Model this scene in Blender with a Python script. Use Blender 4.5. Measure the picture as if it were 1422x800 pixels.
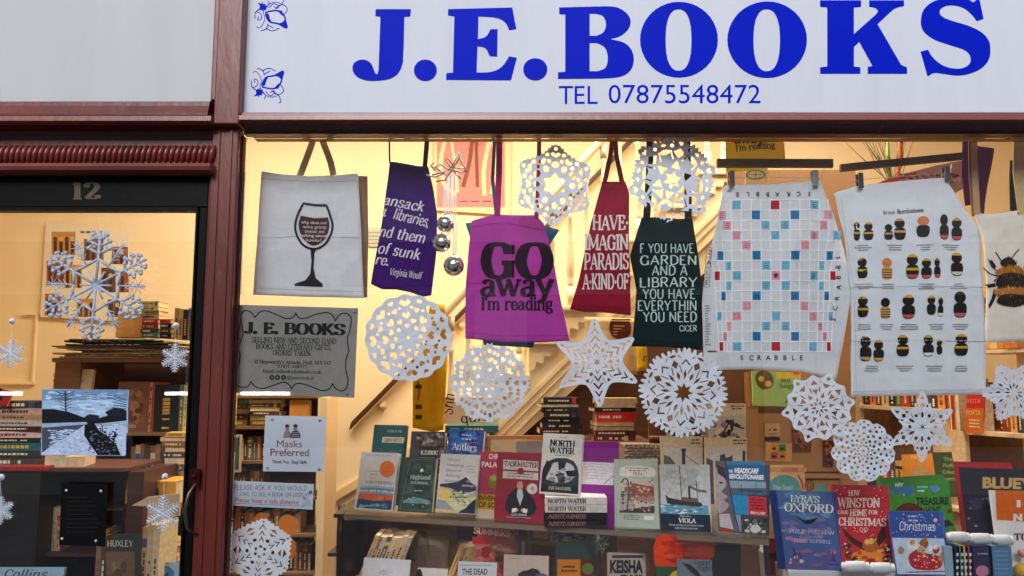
import bpy, math, random
from mathutils import Vector, Matrix
from mathutils.geometry import tessellate_polygon
for _o in list(bpy.data.objects): bpy.data.objects.remove(_o)
S = bpy.context.scene
COL = S.collection
R = random.Random(12)

# ------------------------------------------------------------------ camera
CAM = Vector((0.0, -2.4, 1.5)); F = 1095.0; PITCH = math.radians(6.5)
cam = bpy.data.cameras.new("camera"); cam_ob = bpy.data.objects.new("camera", cam); COL.objects.link(cam_ob)
cam_ob.location = CAM; cam_ob.rotation_euler = (math.radians(90) + PITCH, 0, 0)
cam.sensor_width = 36; cam.lens = 36 * F / 1422; cam.clip_end = 300; cam.clip_start = .05
S.camera = cam_ob
# ------------------------------------------------------------------ sky, sun, exposure
W = bpy.data.worlds.new("World"); S.world = W; W.use_nodes = True
_n = W.node_tree.nodes; _l = W.node_tree.links
_sky = _n.new('ShaderNodeTexSky'); _sky.sky_type = 'NISHITA'; _sky.sun_disc = False
SUN_EL, SUN_ROT = math.radians(33), math.radians(188)
_sky.sun_elevation = SUN_EL; _sky.sun_rotation = SUN_ROT; _sky.air_density = 1.0; _sky.dust_density = 3.0; _sky.ozone_density = 1.0
_n['Background'].inputs['Strength'].default_value = 0.14
_l.new(_sky.outputs[0], _n['Background'].inputs[0])
sl = bpy.data.lights.new("sun", 'SUN'); sl.energy = 1.8; sl.angle = math.radians(24); sl.color = (.82, .90, 1)
sun = bpy.data.objects.new("sun", sl); COL.objects.link(sun)
_d = Vector((math.sin(SUN_ROT) * math.cos(SUN_EL), math.cos(SUN_ROT) * math.cos(SUN_EL), math.sin(SUN_EL)))
sun.rotation_euler = _d.to_track_quat('Z', 'Y').to_euler(); sun.location = (0, -6, 6)
S.view_settings.view_transform = 'Standard'; S.view_settings.look = 'None'
S.view_settings.exposure = 0.13; S.view_settings.gamma = 1
S.render.engine = 'CYCLES'
S.cycles.max_bounces = 8; S.cycles.transparent_max_bounces = 24
try:
    S.cycles.use_denoising = True
except Exception: pass

# ------------------------------------------------------------------ pixel <-> place
_fw = Vector((0, math.cos(PITCH), math.sin(PITCH))); _up = Vector((0, -math.sin(PITCH), math.cos(PITCH)))
def ray(px, py): return _fw * F + Vector((px - 711, 0, 0)) - _up * (py - 400)
def P(px, py, Y):
    d = ray(px, py); return CAM + d * ((Y - CAM.y) / d.y)
def PZ(px, py, z):
    d = ray(px, py); return CAM + d * ((z - CAM.z) / d.z)
def X_(px, Y, py=400): return P(px, py, Y).x
def Z_(py, Y): return P(711, py, Y).z

# ------------------------------------------------------------------ colour and materials
def lin(c):
    if isinstance(c, str): c = tuple(int(c[i:i + 2], 16) for i in (0, 2, 4))
    return tuple((x / 255 / 12.92) if x / 255 <= .04045 else ((x / 255 + .055) / 1.055) ** 2.4 for x in c[:3]) + (1.0,)
def jit(c, a=12, r=R):
    if isinstance(c, str): c = tuple(int(c[i:i + 2], 16) for i in (0, 2, 4))
    k = r.uniform(-a, a)
    return tuple(max(0, min(255, x + k + r.uniform(-a / 3, a / 3))) for x in c)
def mat(name, rough=.6, metal=0.0, amt=.12, scale=9.0, bump=0.0, bscale=60.0, crumple=0.0, spec=.5, stretch=(1, 1, 1), trans=0.0, coat=0.0, wear=None):
    m = bpy.data.materials.new(name); m.use_nodes = True
    n = m.node_tree.nodes; l = m.node_tree.links; b = n['Principled BSDF']
    at = n.new('ShaderNodeAttribute'); at.attribute_name = 'Col'
    geo = n.new('ShaderNodeNewGeometry'); mp = n.new('ShaderNodeMapping'); mp.inputs['Scale'].default_value = stretch
    l.new(geo.outputs['Position'], mp.inputs['Vector'])
    tx = n.new('ShaderNodeTexNoise'); tx.inputs['Scale'].default_value = scale; tx.inputs['Detail'].default_value = 6
    tx.inputs['Roughness'].default_value = .6
    l.new(mp.outputs[0], tx.inputs['Vector'])
    mr = n.new('ShaderNodeMapRange'); mr.inputs['From Min'].default_value = .25; mr.inputs['From Max'].default_value = .75
    mr.inputs['To Min'].default_value = 1 - amt; mr.inputs['To Max'].default_value = 1 + amt
    l.new(tx.outputs['Fac'], mr.inputs['Value'])
    mx = n.new('ShaderNodeVectorMath'); mx.operation = 'SCALE'
    l.new(at.outputs['Color'], mx.inputs[0]); l.new(mr.outputs[0], mx.inputs['Scale'])
    out = mx.outputs[0]
    if wear:
        t2 = n.new('ShaderNodeTexNoise'); t2.inputs['Scale'].default_value = wear[1]; t2.inputs['Detail'].default_value = 8
        t2.inputs['Roughness'].default_value = .7
        l.new(mp.outputs[0], t2.inputs['Vector'])
        cr = n.new('ShaderNodeMapRange'); cr.inputs['From Min'].default_value = wear[2]; cr.inputs['From Max'].default_value = wear[2] + .08
        l.new(t2.outputs['Fac'], cr.inputs['Value'])
        mm = n.new('ShaderNodeMix'); mm.data_type = 'RGBA'; mm.inputs[7].default_value = lin(wear[0])
        ml = n.new('ShaderNodeMath'); ml.operation = 'MULTIPLY'; ml.inputs[1].default_value = wear[3]
        l.new(cr.outputs[0], ml.inputs[0]); l.new(ml.outputs[0], mm.inputs[0]); l.new(out, mm.inputs[6]); out = mm.outputs[2]
    l.new(out, b.inputs['Base Color'])
    b.inputs['Roughness'].default_value = rough; b.inputs['Metallic'].default_value = metal
    b.inputs['Specular IOR Level'].default_value = spec; b.inputs['Coat Weight'].default_value = coat
    b.inputs['Coat Roughness'].default_value = .15
    if bump:
        bt = n.new('ShaderNodeTexNoise'); bt.inputs['Scale'].default_value = bscale; bt.inputs['Detail'].default_value = 5
        l.new(mp.outputs[0], bt.inputs['Vector'])
        bp = n.new('ShaderNodeBump'); bp.inputs['Strength'].default_value = bump; bp.inputs['Distance'].default_value = .004
        l.new(bt.outputs['Fac'], bp.inputs['Height']); l.new(bp.outputs[0], b.inputs['Normal'])
        if crumple:
            ct = n.new('ShaderNodeTexNoise'); ct.inputs['Scale'].default_value = 8; ct.inputs['Detail'].default_value = 2.5; ct.inputs['Distortion'].default_value = .3
            l.new(mp.outputs[0], ct.inputs['Vector'])
            b2 = n.new('ShaderNodeBump'); b2.inputs['Strength'].default_value = crumple; b2.inputs['Distance'].default_value = .03
            l.new(ct.outputs['Fac'], b2.inputs['Height']); l.new(b2.outputs[0], bp.inputs['Normal'])
    if trans:
        tr = n.new('ShaderNodeBsdfTranslucent'); ms = n.new('ShaderNodeMixShader'); ms.inputs[0].default_value = trans
        l.new(out, tr.inputs['Color']); l.new(b.outputs[0], ms.inputs[1]); l.new(tr.outputs[0], ms.inputs[2])
        l.new(ms.outputs[0], n['Material Output'].inputs[0])
    return m
M = dict(
    maroon=mat('maroon_gloss_paint', .36, 0, .3, 5, .35, 40, stretch=(1, 1, .35), wear=((140, 92, 84), 30, .60, .30), coat=.12),
    door=mat('black_gloss_paint', .42, 0, .2, 8, .15, 50, spec=.12),
    panel=mat('painted_board', .7, 0, .06, 2.2, .10, 24, stretch=(3.2, 1, .45), wear=((150, 150, 150), 14, .72, .18)),
    plaster=mat('cream_plaster', .8, 0, .06, 2.5, .15, 30),
    cream=mat('cream_gloss_paint', .4, 0, .06, 7, .08, 50),
    wood=mat('wood', .55, 0, .28, 6, .2, 30, stretch=(1, 5, 5)),
    card=mat('cardboard', .85, 0, .10, 12, .15, 90),
    printed=mat('printed_card', .5, 0, .10, 40, .0, spec=.25, wear=((225, 215, 200), 60, .74, .35)),
    ink=mat('ink', .6, 0, .17, 80, spec=.12), vinyl=mat('vinyl', .5, 0, .05, 6, spec=.05),
    spine=mat('book_spine', .55, 0, .28, 55, spec=.3),
    pages=mat('page_block', .9, 0, .22, 160, .2, 300, stretch=(.3, .3, 4)),
    paper=mat('white_paper', .85, 0, .03, 20, .06, 60, trans=.08),
    canvas=mat('canvas', .95, 0, .07, 30, .35, 420, crumple=.45, spec=.15, trans=.03),
    linen=mat('linen', .95, 0, .05, 18, .25, 300, crumple=.4, spec=.15, trans=.05),
    steel=mat('polished_steel', .16, .85, .05, 20, spec=.8),
    dull=mat('dull_metal', .35, .9, .1, 20),
    glitter=mat('glitter', .4, .15, .45, 420, .7, 420),
    plastic=mat('plastic', .35, 0, .08, 20),
    carpet=mat('carpet', .95, 0, .25, 30, .4, 200),
    stone=mat('paving', .8, 0, .25, 4, .3, 30),
    leaf=mat('leaf', .6, 0, .3, 30),
)
def glass_mat(name, tint=(1, 1, 1), ior=1.45, rough=0.0, base=.0):
    m = bpy.data.materials.new(name); m.use_nodes = True
    n = m.node_tree.nodes; l = m.node_tree.links; n.remove(n['Principled BSDF'])
    t = n.new('ShaderNodeBsdfTransparent'); t.inputs[0].default_value = (*tint, 1)
    g = n.new('ShaderNodeBsdfGlossy'); g.inputs['Roughness'].default_value = rough
    fr = n.new('ShaderNodeFresnel'); fr.inputs['IOR'].default_value = ior
    ad = n.new('ShaderNodeMath'); ad.inputs[1].default_value = base; l.new(fr.outputs[0], ad.inputs[0])
    mx = n.new('ShaderNodeMixShader'); l.new(ad.outputs[0], mx.inputs[0]); l.new(t.outputs[0], mx.inputs[1]); l.new(g.outputs[0], mx.inputs[2])
    l.new(mx.outputs[0], n['Material Output'].inputs[0]); return m
M['glass'] = glass_mat('window_glass', (.97, .98, .98), 1.45, 0, .035)
M['acrylic'] = glass_mat('clear_acrylic', (.92, .91, .90), 1.49, .18, .07)
def lamp_mat():
    m = bpy.data.materials.new('lamp_diffuser'); m.use_nodes = True
    n = m.node_tree.nodes; l = m.node_tree.links; e = n.new('ShaderNodeEmission')
    e.inputs[0].default_value = (1, .86, .68, 1); e.inputs[1].default_value = 5
    l.new(e.outputs[0], n['Material Output'].inputs[0]); return m
M['lamp'] = lamp_mat()

# ------------------------------------------------------------------ objects
def link(o, parent=None):
    COL.objects.link(o)
    if parent is not None:
        o.parent = parent; o.matrix_parent_inverse = Matrix.Identity(4)
        # children are authored in world space: undo the root's location
        o.location = -world_loc(parent)
    return o
def world_loc(o):
    v = Vector(o.location)
    while o.parent is not None:
        o = o.parent; v = v + Vector(o.location)
    return v
def tag(o, label=None, cat=None, group=None, kind=None):
    if label: o['label'] = label
    if cat: o['category'] = cat
    if group: o['group'] = group
    if kind: o['kind'] = kind
    return o
def thing(name, loc, label, cat, group=None):
    o = bpy.data.objects.new(name, None); COL.objects.link(o); o.location = loc
    o.empty_display_size = .05
    return tag(o, label, cat, group)
class MB:
    def __init__(s, col=(200, 200, 200)): s.v = []; s.f = []; s.c = []; s.col = col
    def face(s, idx, col=None): s.f.append(tuple(idx)); s.c.append(lin(col if col is not None else s.col))
    def poly(s, pts, col=None):
        b = len(s.v); s.v += [tuple(p) for p in pts]; s.face(range(b, b + len(pts)), col)
    def obox(s, o, a, b_, c_, col=None, cols=None):
        """box from corner o and edge vectors; cols: dict face->colour; faces -c,+c,-b,+b,-a,+a"""
        o, a, b_, c_ = map(Vector, (o, a, b_, c_)); k = len(s.v)
        s.v += [tuple(o + a * i + b_ * j + c_ * h) for h in (0, 1) for j in (0, 1) for i in (0, 1)]
        fs = [(0, 2, 3, 1), (4, 5, 7, 6), (0, 1, 5, 4), (2, 6, 7, 3), (0, 4, 6, 2), (1, 3, 7, 5)]
        if a.cross(b_).dot(c_) < 0: fs = [tuple(reversed(f)) for f in fs]
        for n, f in enumerate(fs): s.face([k + i for i in f], (cols or {}).get(n, col))
    def box(s, x0, x1, y0, y1, z0, z1, col=None, cols=None):
        s.obox((x0, y0, z0), (x1 - x0, 0, 0), (0, y1 - y0, 0), (0, 0, z1 - z0), col, cols)
    def tube(s, pts, r, n=6, col=None, cap=True, closed=False):
        pts = [Vector(p) for p in pts]; k = len(s.v); N = len(pts)
        rr = r if isinstance(r, (list, tuple)) else [r] * N
        prev = None
        for i, p in enumerate(pts):
            if closed: t = (pts[(i + 1) % N] - pts[i - 1])
            else: t = (pts[min(i + 1, N - 1)] - pts[max(i - 1, 0)])
            if t.length < 1e-9: t = Vector((0, 0, 1))
            t.normalize()
            ref = prev if prev is not None else (Vector((0, 1, 0)) if abs(t.y) < .9 else Vector((1, 0, 0)))
            u = (ref - t * ref.dot(t))
            if u.length < 1e-6: u = t.orthogonal()
            u.normalize(); w = t.cross(u); prev = u
            for j in range(n):
                a = 2 * math.pi * j / n; s.v.append(tuple(p + (u * math.cos(a) + w * math.sin(a)) * rr[i]))
        for i in range(N if closed else N - 1):
            for j in range(n):
                a0 = k + i * n; a1 = k + ((i + 1) % N) * n
                s.face((a0 + j, a0 + (j + 1) % n, a1 + (j + 1) % n, a1 + j), col)
        if cap and not closed:
            s.face([k + j for j in reversed(range(n))], col); s.face([k + (N - 1) * n + j for j in range(n)], col)
    def lathe(s, c, prof, n=12, col=None, axis=Vector((0, 0, 1))):
        """prof: (radius, height along axis)"""
        axis = Vector(axis).normalized(); u = axis.orthogonal().normalized(); w = axis.cross(u); k = len(s.v); c = Vector(c)
        for r, h in prof:
            for j in range(n):
                a = 2 * math.pi * j / n; s.v.append(tuple(c + axis * h + (u * math.cos(a) + w * math.sin(a)) * r))
        for i in range(len(prof) - 1):
            for j in range(n):
                s.face((k + i * n + j, k + i * n + (j + 1) % n, k + (i + 1) * n + (j + 1) % n, k + (i + 1) * n + j), col)
        s.face([k + j for j in reversed(range(n))], col); s.face([k + (len(prof) - 1) * n + j for j in range(n)], col)
    def ball(s, c, r, n=8, m=6, col=None, sc=(1, 1, 1)):
        k = len(s.v); c = Vector(c)
        for i in range(1, m):
            t = math.pi * i / m
            for j in range(n):
                a = 2 * math.pi * j / n
                s.v.append((c.x + r * sc[0] * math.sin(t) * math.cos(a), c.y + r * sc[1] * math.sin(t) * math.sin(a), c.z + r * sc[2] * math.cos(t)))
        top = len(s.v); s.v.append((c.x, c.y, c.z + r * sc[2])); s.v.append((c.x, c.y, c.z - r * sc[2]))
        for j in range(n):
            s.face((top, k + j, k + (j + 1) % n), col)
            s.face((top + 1, k + (m - 2) * n + (j + 1) % n, k + (m - 2) * n + j), col)
            for i in range(m - 2):
                s.face((k + i * n + j, k + (i + 1) * n + j, k + (i + 1) * n + (j + 1) % n, k + i * n + (j + 1) % n), col)
    def prism(s, contour, y0, y1, col=None, holes=(), fn=None):
        """contour in (x,z), extruded along y; holes cut"""
        cs = [list(contour)] + [list(h) for h in holes]
        tri = tessellate_polygon([[Vector((p[0], p[1], 0)) for p in c] for c in cs])
        flat = [p for c in cs for p in c]; k = len(s.v); N = len(flat)
        for yy in (y0, y1): s.v += [(p[0], yy, p[1]) for p in flat]
        for t in tri:
            a, b, c = (flat[i] for i in t)
            ar = (b[0] - a[0]) * (c[1] - a[1]) - (b[1] - a[1]) * (c[0] - a[0])
            t = t if ar > 0 else tuple(reversed(t))
            s.face([k + i for i in t], col); s.face([k + N + i for i in reversed(t)], col)
        q = k
        for c in cs:
            n = len(c)
            for i in range(n): s.face((q + i, q + (i + 1) % n, q + N + (i + 1) % n, q + N + i), col)
            q += n
    def build(s, name, m, parent=None, smooth=False):
        me = bpy.data.meshes.new(name); me.from_pydata(s.v, [], s.f)
        a = me.attributes.new('Col', 'FLOAT_COLOR', 'FACE')
        a.data.foreach_set('color', [x for c in s.c for x in c])
        if smooth:
            me.polygons.foreach_set('use_smooth', [True] * len(me.polygons))
        me.materials.append(M[m] if isinstance(m, str) else m); me.update()
        return link(bpy.data.objects.new(name, me), parent)
def struct(mb, name, m): return tag(mb.build(name, m), kind='structure')
def bevel(o, w=.002, seg=2):
    b = o.modifiers.new('bevel', 'BEVEL'); b.width = w; b.segments = seg; b.limit_method = 'ANGLE'; return o

# ------------------------------------------------------------------ lettering: sans from the built-in font, serif from stroke data
_fc = {}
def _font_tris(s, bold=0.0):
    key = (s, bold)
    if key not in _fc:
        cu = bpy.data.curves.new('t', 'FONT'); cu.body = s; cu.size = 1; cu.offset = bold; cu.resolution_u = 3
        ob = bpy.data.objects.new('t', cu); me = bpy.data.meshes.new_from_object(ob)
        v = [(p.co.x, p.co.y) for p in me.vertices]; f = [tuple(p.vertices) for p in me.polygons]
        bpy.data.objects.remove(ob); bpy.data.meshes.remove(me); bpy.data.curves.remove(cu)
        _fc[key] = (v, f)
    return _fc[key]
_cv, _ = _font_tris('H'); CAPH = max(p[1] for p in _cv)
GL = {
'A': (8.4, "l .8,0 4.2,10;l 4.2,10 7.6,0;l 2,3.4 6.4,3.4;b .8,0 2.6;b 7.6,0 2.8"),
'B': (7.6, "l 1.6,0 1.6,10;s 1.6,10 4,10 5.8,9.2 6.1,7.6 5.4,5.9 3.8,5.3 1.6,5.3;s 1.6,5.3 4.4,5.3 6.4,4.4 6.8,2.7 6.1,.8 4,0 1.6,0;b 1.2,0 2;b 1.2,10 2"),
'C': (8, "s 7.2,7.4 6.3,9.3 4.4,10 2.2,9 1.1,5 2.2,1 4.4,0 6.4,.7 7.3,2.6;l 7.3,7 7.3,9.8"),
'D': (8.4, "l 1.6,0 1.6,10;s 1.6,10 4.5,9.9 6.8,8 7.4,5 6.8,2 4.5,.1 1.6,0;b 1.2,0 2;b 1.2,10 2"),
'E': (7.2, "l 1.6,0 1.6,10;l 1.2,10 6,10;l 1.6,5.2 4.6,5.2;l 1.2,0 6.3,0;l 6,10 6,7.6;l 6.3,0 6.5,2.6;l 4.6,6.4 4.6,4;b 1.2,0 2;b 1.2,10 2"),
'F': (6.8, "l 1.6,0 1.6,10;l 1.2,10 6,10;l 1.6,5.2 4.6,5.2;l 6,10 6,7.6;l 4.6,6.4 4.6,4;b 1.6,0 3;b 1.2,10 2"),
'G': (8.8, "s 7.2,7.4 6.3,9.3 4.4,10 2.2,9 1.1,5 2.2,1 4.4,0 6,.5 7.2,1.8;l 7.2,0 7.2,4.4;l 7.3,7 7.3,9.8;b 7,4.4 3"),
'H': (9, "l 1.6,0 1.6,10;l 7.4,0 7.4,10;l 1.6,5.2 7.4,5.2;b 1.6,0 3;b 1.6,10 3;b 7.4,0 3;b 7.4,10 3"),
'I': (3.6, "l 1.8,0 1.8,10;b 1.8,0 3;b 1.8,10 3"),
'J': (5.6, "s 4,10 4,5 4,2.4 3.4,.6 2.2,0 1,.6 .9,2;b 4,10 3"),
'K': (8.4, "l 1.6,0 1.6,10;l 1.6,3.6 6.6,10;l 3.2,5.6 7.2,0;b 1.6,0 3;b 1.6,10 3;b 6.6,10 2.6;b 7.3,0 2.6"),
'L': (6.8, "l 1.6,0 1.6,10;l 1.2,0 6.2,0;l 6.2,0 6.3,2.8;b 1.6,10 3"),
'M': (10.6, "l 1.4,0 1.4,10;l 1.4,10 5.3,1;l 5.3,1 9.2,10;l 9.2,10 9.2,0;b 1.4,0 2.6;b 9.2,0 2.8;b 1,10 1.8;b 9.6,10 1.8"),
'N': (9, "l 1.4,0 1.4,10;l 1.4,10 7.4,0;l 7.4,0 7.4,10;b 1.4,0 2.6;b 7.4,10 2.6;b 1,10 1.8"),
'O': (8.8, "o 4.4,10 2.2,9 1.1,5 2.2,1 4.4,0 6.6,1 7.7,5 6.6,9"),
'P': (7.2, "l 1.6,0 1.6,10;s 1.6,10 4.4,10 6.2,9 6.4,7.2 5.8,5.4 4,4.7 1.6,4.7;b 1.6,0 3;b 1.2,10 2"),
'Q': (8.8, "o 4.4,10 2.2,9 1.1,5 2.2,1 4.4,0 6.6,1 7.7,5 6.6,9;l 4.6,2 8,-1.4"),
'R': (8.2, "l 1.6,0 1.6,10;s 1.6,10 4.4,10 6.1,9.1 6.3,7.4 5.7,5.8 4,5.1 1.6,5.1;l 4,5.1 7,0;b 1.6,0 3;b 1.2,10 2;b 7.2,0 2.2"),
'S': (7, "s 6,7.4 5.4,9.3 3.6,10 1.7,9.4 1.1,7.7 1.9,6.1 3.6,5.2 5.3,4.2 6.1,2.6 5.3,.7 3.5,0 1.7,.6 1,2.6;l 6.1,7.2 6.1,9.6;l .9,2.8 .9,.4"),
'T': (8, "l 4,0 4,10;l .8,10 7.2,10;l .8,10 .8,7.6;l 7.2,10 7.2,7.6;b 4,0 3"),
'U': (8.8, "s 1.6,10 1.6,6 1.7,2.4 2.6,.6 4.4,0 6.2,.6 7.1,2.4 7.2,6 7.2,10;b 1.6,10 2.8;b 7.2,10 2.6"),
'V': (8.4, "l .8,10 4.2,0;l 4.2,0 7.6,10;b .8,10 2.6;b 7.6,10 2.4"),
'W': (11.8, "l .8,10 3.4,0;l 3.4,0 5.9,10;l 5.9,10 8.4,0;l 8.4,0 11,10;b .8,10 2.4;b 11,10 2.2;b 5.9,10 2.2"),
'X': (8.4, "l .8,0 7.4,10;l .8,10 7.6,0;b .8,0 2.4;b 7.4,10 2.4;b .8,10 2.4;b 7.6,0 2.4"),
'Y': (8.2, "l .8,10 4.1,4.8;l 7.4,10 4.1,4.8;l 4.1,5 4.1,0;b .8,10 2.4;b 7.4,10 2.4;b 4.1,0 3"),
'Z': (7.4, "l 1,10 6.4,10;l 6.4,10 1,0;l 1,0 6.6,0;l 1,10 1,7.8;l 6.6,0 6.6,2.4"),
'a': (7, "s 1.5,5.5 2.3,6.7 3.6,7 4.8,6.3 5,4.8 5,1.4 5.6,.3 6.6,.5;s 5,4.1 3,3.8 1.4,3 1,1.7 1.8,.3 3.3,.2 5,1.8"),
'b': (7.4, "l 1.4,0 1.4,10.4;s 1.4,5 2.4,6.6 3.9,7 5.6,6 6.2,3.5 5.6,1 4,0 2.4,.4 1.4,1.8;b 1,10.4 1.8"),
'c': (6.4, "s 5.6,5 4.8,6.6 3.6,7 1.9,6 1.1,3.5 1.9,1 3.6,0 5,.5 5.8,1.8"),
'd': (7.6, "l 6,0 6,10.4;s 6,5 5,6.6 3.5,7 1.9,6 1.1,3.5 1.9,1 3.4,0 5,.4 6,1.8;b 5.6,10.4 1.8;b 6.5,0 1.8"),
'e': (6.8, "s 1.2,3.7 5.8,3.7 5.4,5.9 3.7,7 1.9,6 1.1,3.5 1.9,1 3.7,0 5.2,.5 6,1.8"),
'f': (4.8, "s 2.2,0 2.2,4 2.2,8.4 2.8,10 4.2,10.4 4.8,9.6;b 2.2,6.8 3.4;b 2.3,0 3"),
'g': (7.2, "o 3.3,7 1.8,6.4 1.2,4.8 1.8,3.2 3.3,2.6 4.8,3.2 5.4,4.8 4.8,6.4;s 4.9,6.4 6,7 6.8,6.6;s 2,3 1.2,1.8 2.2,1 4.8,.8 6,-.4 5.6,-2 3.4,-2.8 1.4,-2.2 1,-.9 1.8,.4"),
'h': (7.8, "l 1.5,0 1.5,10.4;s 1.5,4.8 2.8,6.6 4.2,7 5.6,6.3 6,4.8 6,0;b 1.5,0 2.8;b 6,0 2.8;b 1.1,10.4 1.8"),
'i': (3.8, "l 1.9,0 1.9,7;d 1.8,9.6 ;b 1.9,0 3;b 1.4,7 1.8"),
'j': (3.8, "s 2.1,7 2.1,2 2,-1.4 1.2,-2.6 .2,-2.6;d 2,9.6 ;b 1.6,7 1.8"),
'k': (7.6, "l 1.5,0 1.5,10.4;l 1.5,2.6 5.4,7;l 3,4.2 6.2,0;b 1.5,0 2.8;b 5.4,7 2.4;b 6.2,0 2.6;b 1.1,10.4 1.8"),
'l': (3.8, "l 1.9,0 1.9,10.4;b 1.9,0 3;b 1.4,10.4 1.8"),
'm': (11.8, "l 1.5,0 1.5,7;s 1.5,4.8 2.8,6.6 4,7 5.2,6.3 5.7,4.8 5.7,0;s 5.7,4.8 7,6.6 8.2,7 9.5,6.3 10,4.8 10,0;b 1.5,0 2.8;b 5.7,0 2.6;b 10,0 2.8;b 1.1,7 1.8"),
'n': (7.8, "l 1.5,0 1.5,7;s 1.5,4.8 2.8,6.6 4.2,7 5.6,6.3 6,4.8 6,0;b 1.5,0 2.8;b 6,0 2.8;b 1.1,7 1.8"),
'o': (7.2, "o 3.6,7 1.9,6.2 1.1,3.5 1.9,.8 3.6,0 5.3,.8 6.1,3.5 5.3,6.2"),
'p': (7.4, "l 1.5,-3 1.5,7;s 1.5,5 2.5,6.6 4,7 5.6,6 6.2,3.5 5.6,1 4,0 2.5,.4 1.5,1.8;b 1.5,-3 2.8;b 1.1,7 1.8"),
'q': (7.4, "l 6,-3 6,7;s 6,5 5,6.6 3.5,7 1.9,6 1.1,3.5 1.9,1 3.4,0 5,.4 6,1.8;b 6,-3 2.8"),
'r': (5.8, "l 1.6,0 1.6,7;s 1.6,4.2 2.6,6.4 3.8,7 5,6.8 5.2,5.6;b 1.7,0 3;b 1.2,7 1.8"),
's': (6, "s 4.9,5.2 4.4,6.7 3,7 1.7,6.5 1.3,5.3 2,4.1 3.2,3.6 4.6,2.9 5,1.6 4.4,.3 3,0 1.6,.4 1.1,1.9"),
't': (5, "s 2.2,9 2.2,4 2.2,1.6 2.8,.2 4,.1 4.8,1;b 2.5,6.8 3.6"),
'u': (7.8, "s 1.6,7 1.6,4 1.7,1.6 2.4,.3 3.6,0 5,.6 6,2.2;l 6,0 6,7;b 1.2,7 1.8;b 5.6,7 1.8;b 6.5,0 1.8"),
'v': (7, "l .8,7 3.5,0;l 3.5,0 6.2,7;b .8,7 2.4;b 6.2,7 2.2"),
'w': (10.2, "l .8,7 3,0;l 3,0 5.1,7;l 5.1,7 7.2,0;l 7.2,0 9.4,7;b .8,7 2.2;b 9.4,7 2;b 5.1,7 2"),
'x': (7, "l 1,0 6,7;l 1,7 6,0;b 1,0 2;b 6,7 2;b 1,7 2;b 6,0 2"),
'y': (7, "l .8,7 3.6,.6;s 6.2,7 3.7,.6 2.6,-2 1.4,-2.8 .6,-2;b .8,7 2.4;b 6.2,7 2.2"),
'z': (6.2, "l 1,7 5.2,7;l 5.2,7 1,0;l 1,0 5.4,0"),
'.': (2.8, "d 1.4,.7 "), ',': (2.8, "l 1.6,.9 .8,-1.6"), "'": (2.6, "l 1.4,10.4 1.1,7.6"), '-': (4.6, "l .8,3.6 3.8,3.6"),
'!': (3, "l 1.5,3 1.5,10;d 1.5,.7 "), '·': (3.2, "d 1.6,4.6 "), '?': (6, "s 1,7.6 1.8,9.5 3.2,10 4.8,9.2 5,7.4 3.6,5.4 3.2,3;d 3.2,.7 "),
'"': (4, "l 1.2,10.4 1.1,7.8;l 2.8,10.4 2.7,7.8"), ':': (2.8, "d 1.4,.7 ;d 1.4,5.6 "), '&': (8.6, "s 7.8,4.6 6,1 3.6,0 1.4,1 1.2,3 3.4,5.4 5,7.6 4.4,9.4 3.2,9.6 2.2,8.6 2.6,6.6 7.6,0"),
'0': (7, "o 3.5,10 1.8,9 1,5 1.8,1 3.5,0 5.2,1 6,5 5.2,9"), '1': (4.6, "l 2.4,0 2.4,10;l 2.4,10 .9,8.6;b 2.4,0 3"),
'2': (6.6, "s 1.2,7.2 1.8,9.3 3.4,10 5,9.2 5.4,7.3 4.2,4.6 1.2,.3;l 1.2,.3 5.6,.3;l 5.6,.3 5.8,2.4"),
}
def _cr(pts, closed=False, n=4):
    N = len(pts); out = []
    for i in range(N if closed else N - 1):
        if closed: p0, p1, p2, p3 = pts[i - 1], pts[i], pts[(i + 1) % N], pts[(i + 2) % N]
        else: p0, p1, p2, p3 = pts[max(i - 1, 0)], pts[i], pts[i + 1], pts[min(i + 2, N - 1)]
        for k in range(n):
            t = k / n
            out.append(tuple(.5 * (2 * p1[j] + (p2[j] - p0[j]) * t + (2 * p0[j] - 5 * p1[j] + 4 * p2[j] - p3[j]) * t * t + (3 * p1[j] - p0[j] - 3 * p2[j] + p3[j]) * t ** 3) for j in (0, 1)))
    if not closed: out.append(tuple(pts[-1]))
    return out
def ribbon(pts, w, closed=False):
    """w: width or function of the tangent; returns quads (4 points)"""
    N = len(pts); L = []; Rr = []
    for i in range(N):
        a = pts[i - 1] if (closed or i) else pts[0]; b = pts[(i + 1) % N] if (closed or i < N - 1) else pts[-1]
        tx, ty = b[0] - a[0], b[1] - a[1]; d = math.hypot(tx, ty) or 1; tx /= d; ty /= d
        ww = w(tx, ty, i / max(1, N - 1)) if callable(w) else w
        L.append((pts[i][0] - ty * ww / 2, pts[i][1] + tx * ww / 2)); Rr.append((pts[i][0] + ty * ww / 2, pts[i][1] - tx * ww / 2))
    return [(L[i], Rr[i], Rr[(i + 1) % N], L[(i + 1) % N]) for i in range(N if closed else N - 1)]
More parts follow.
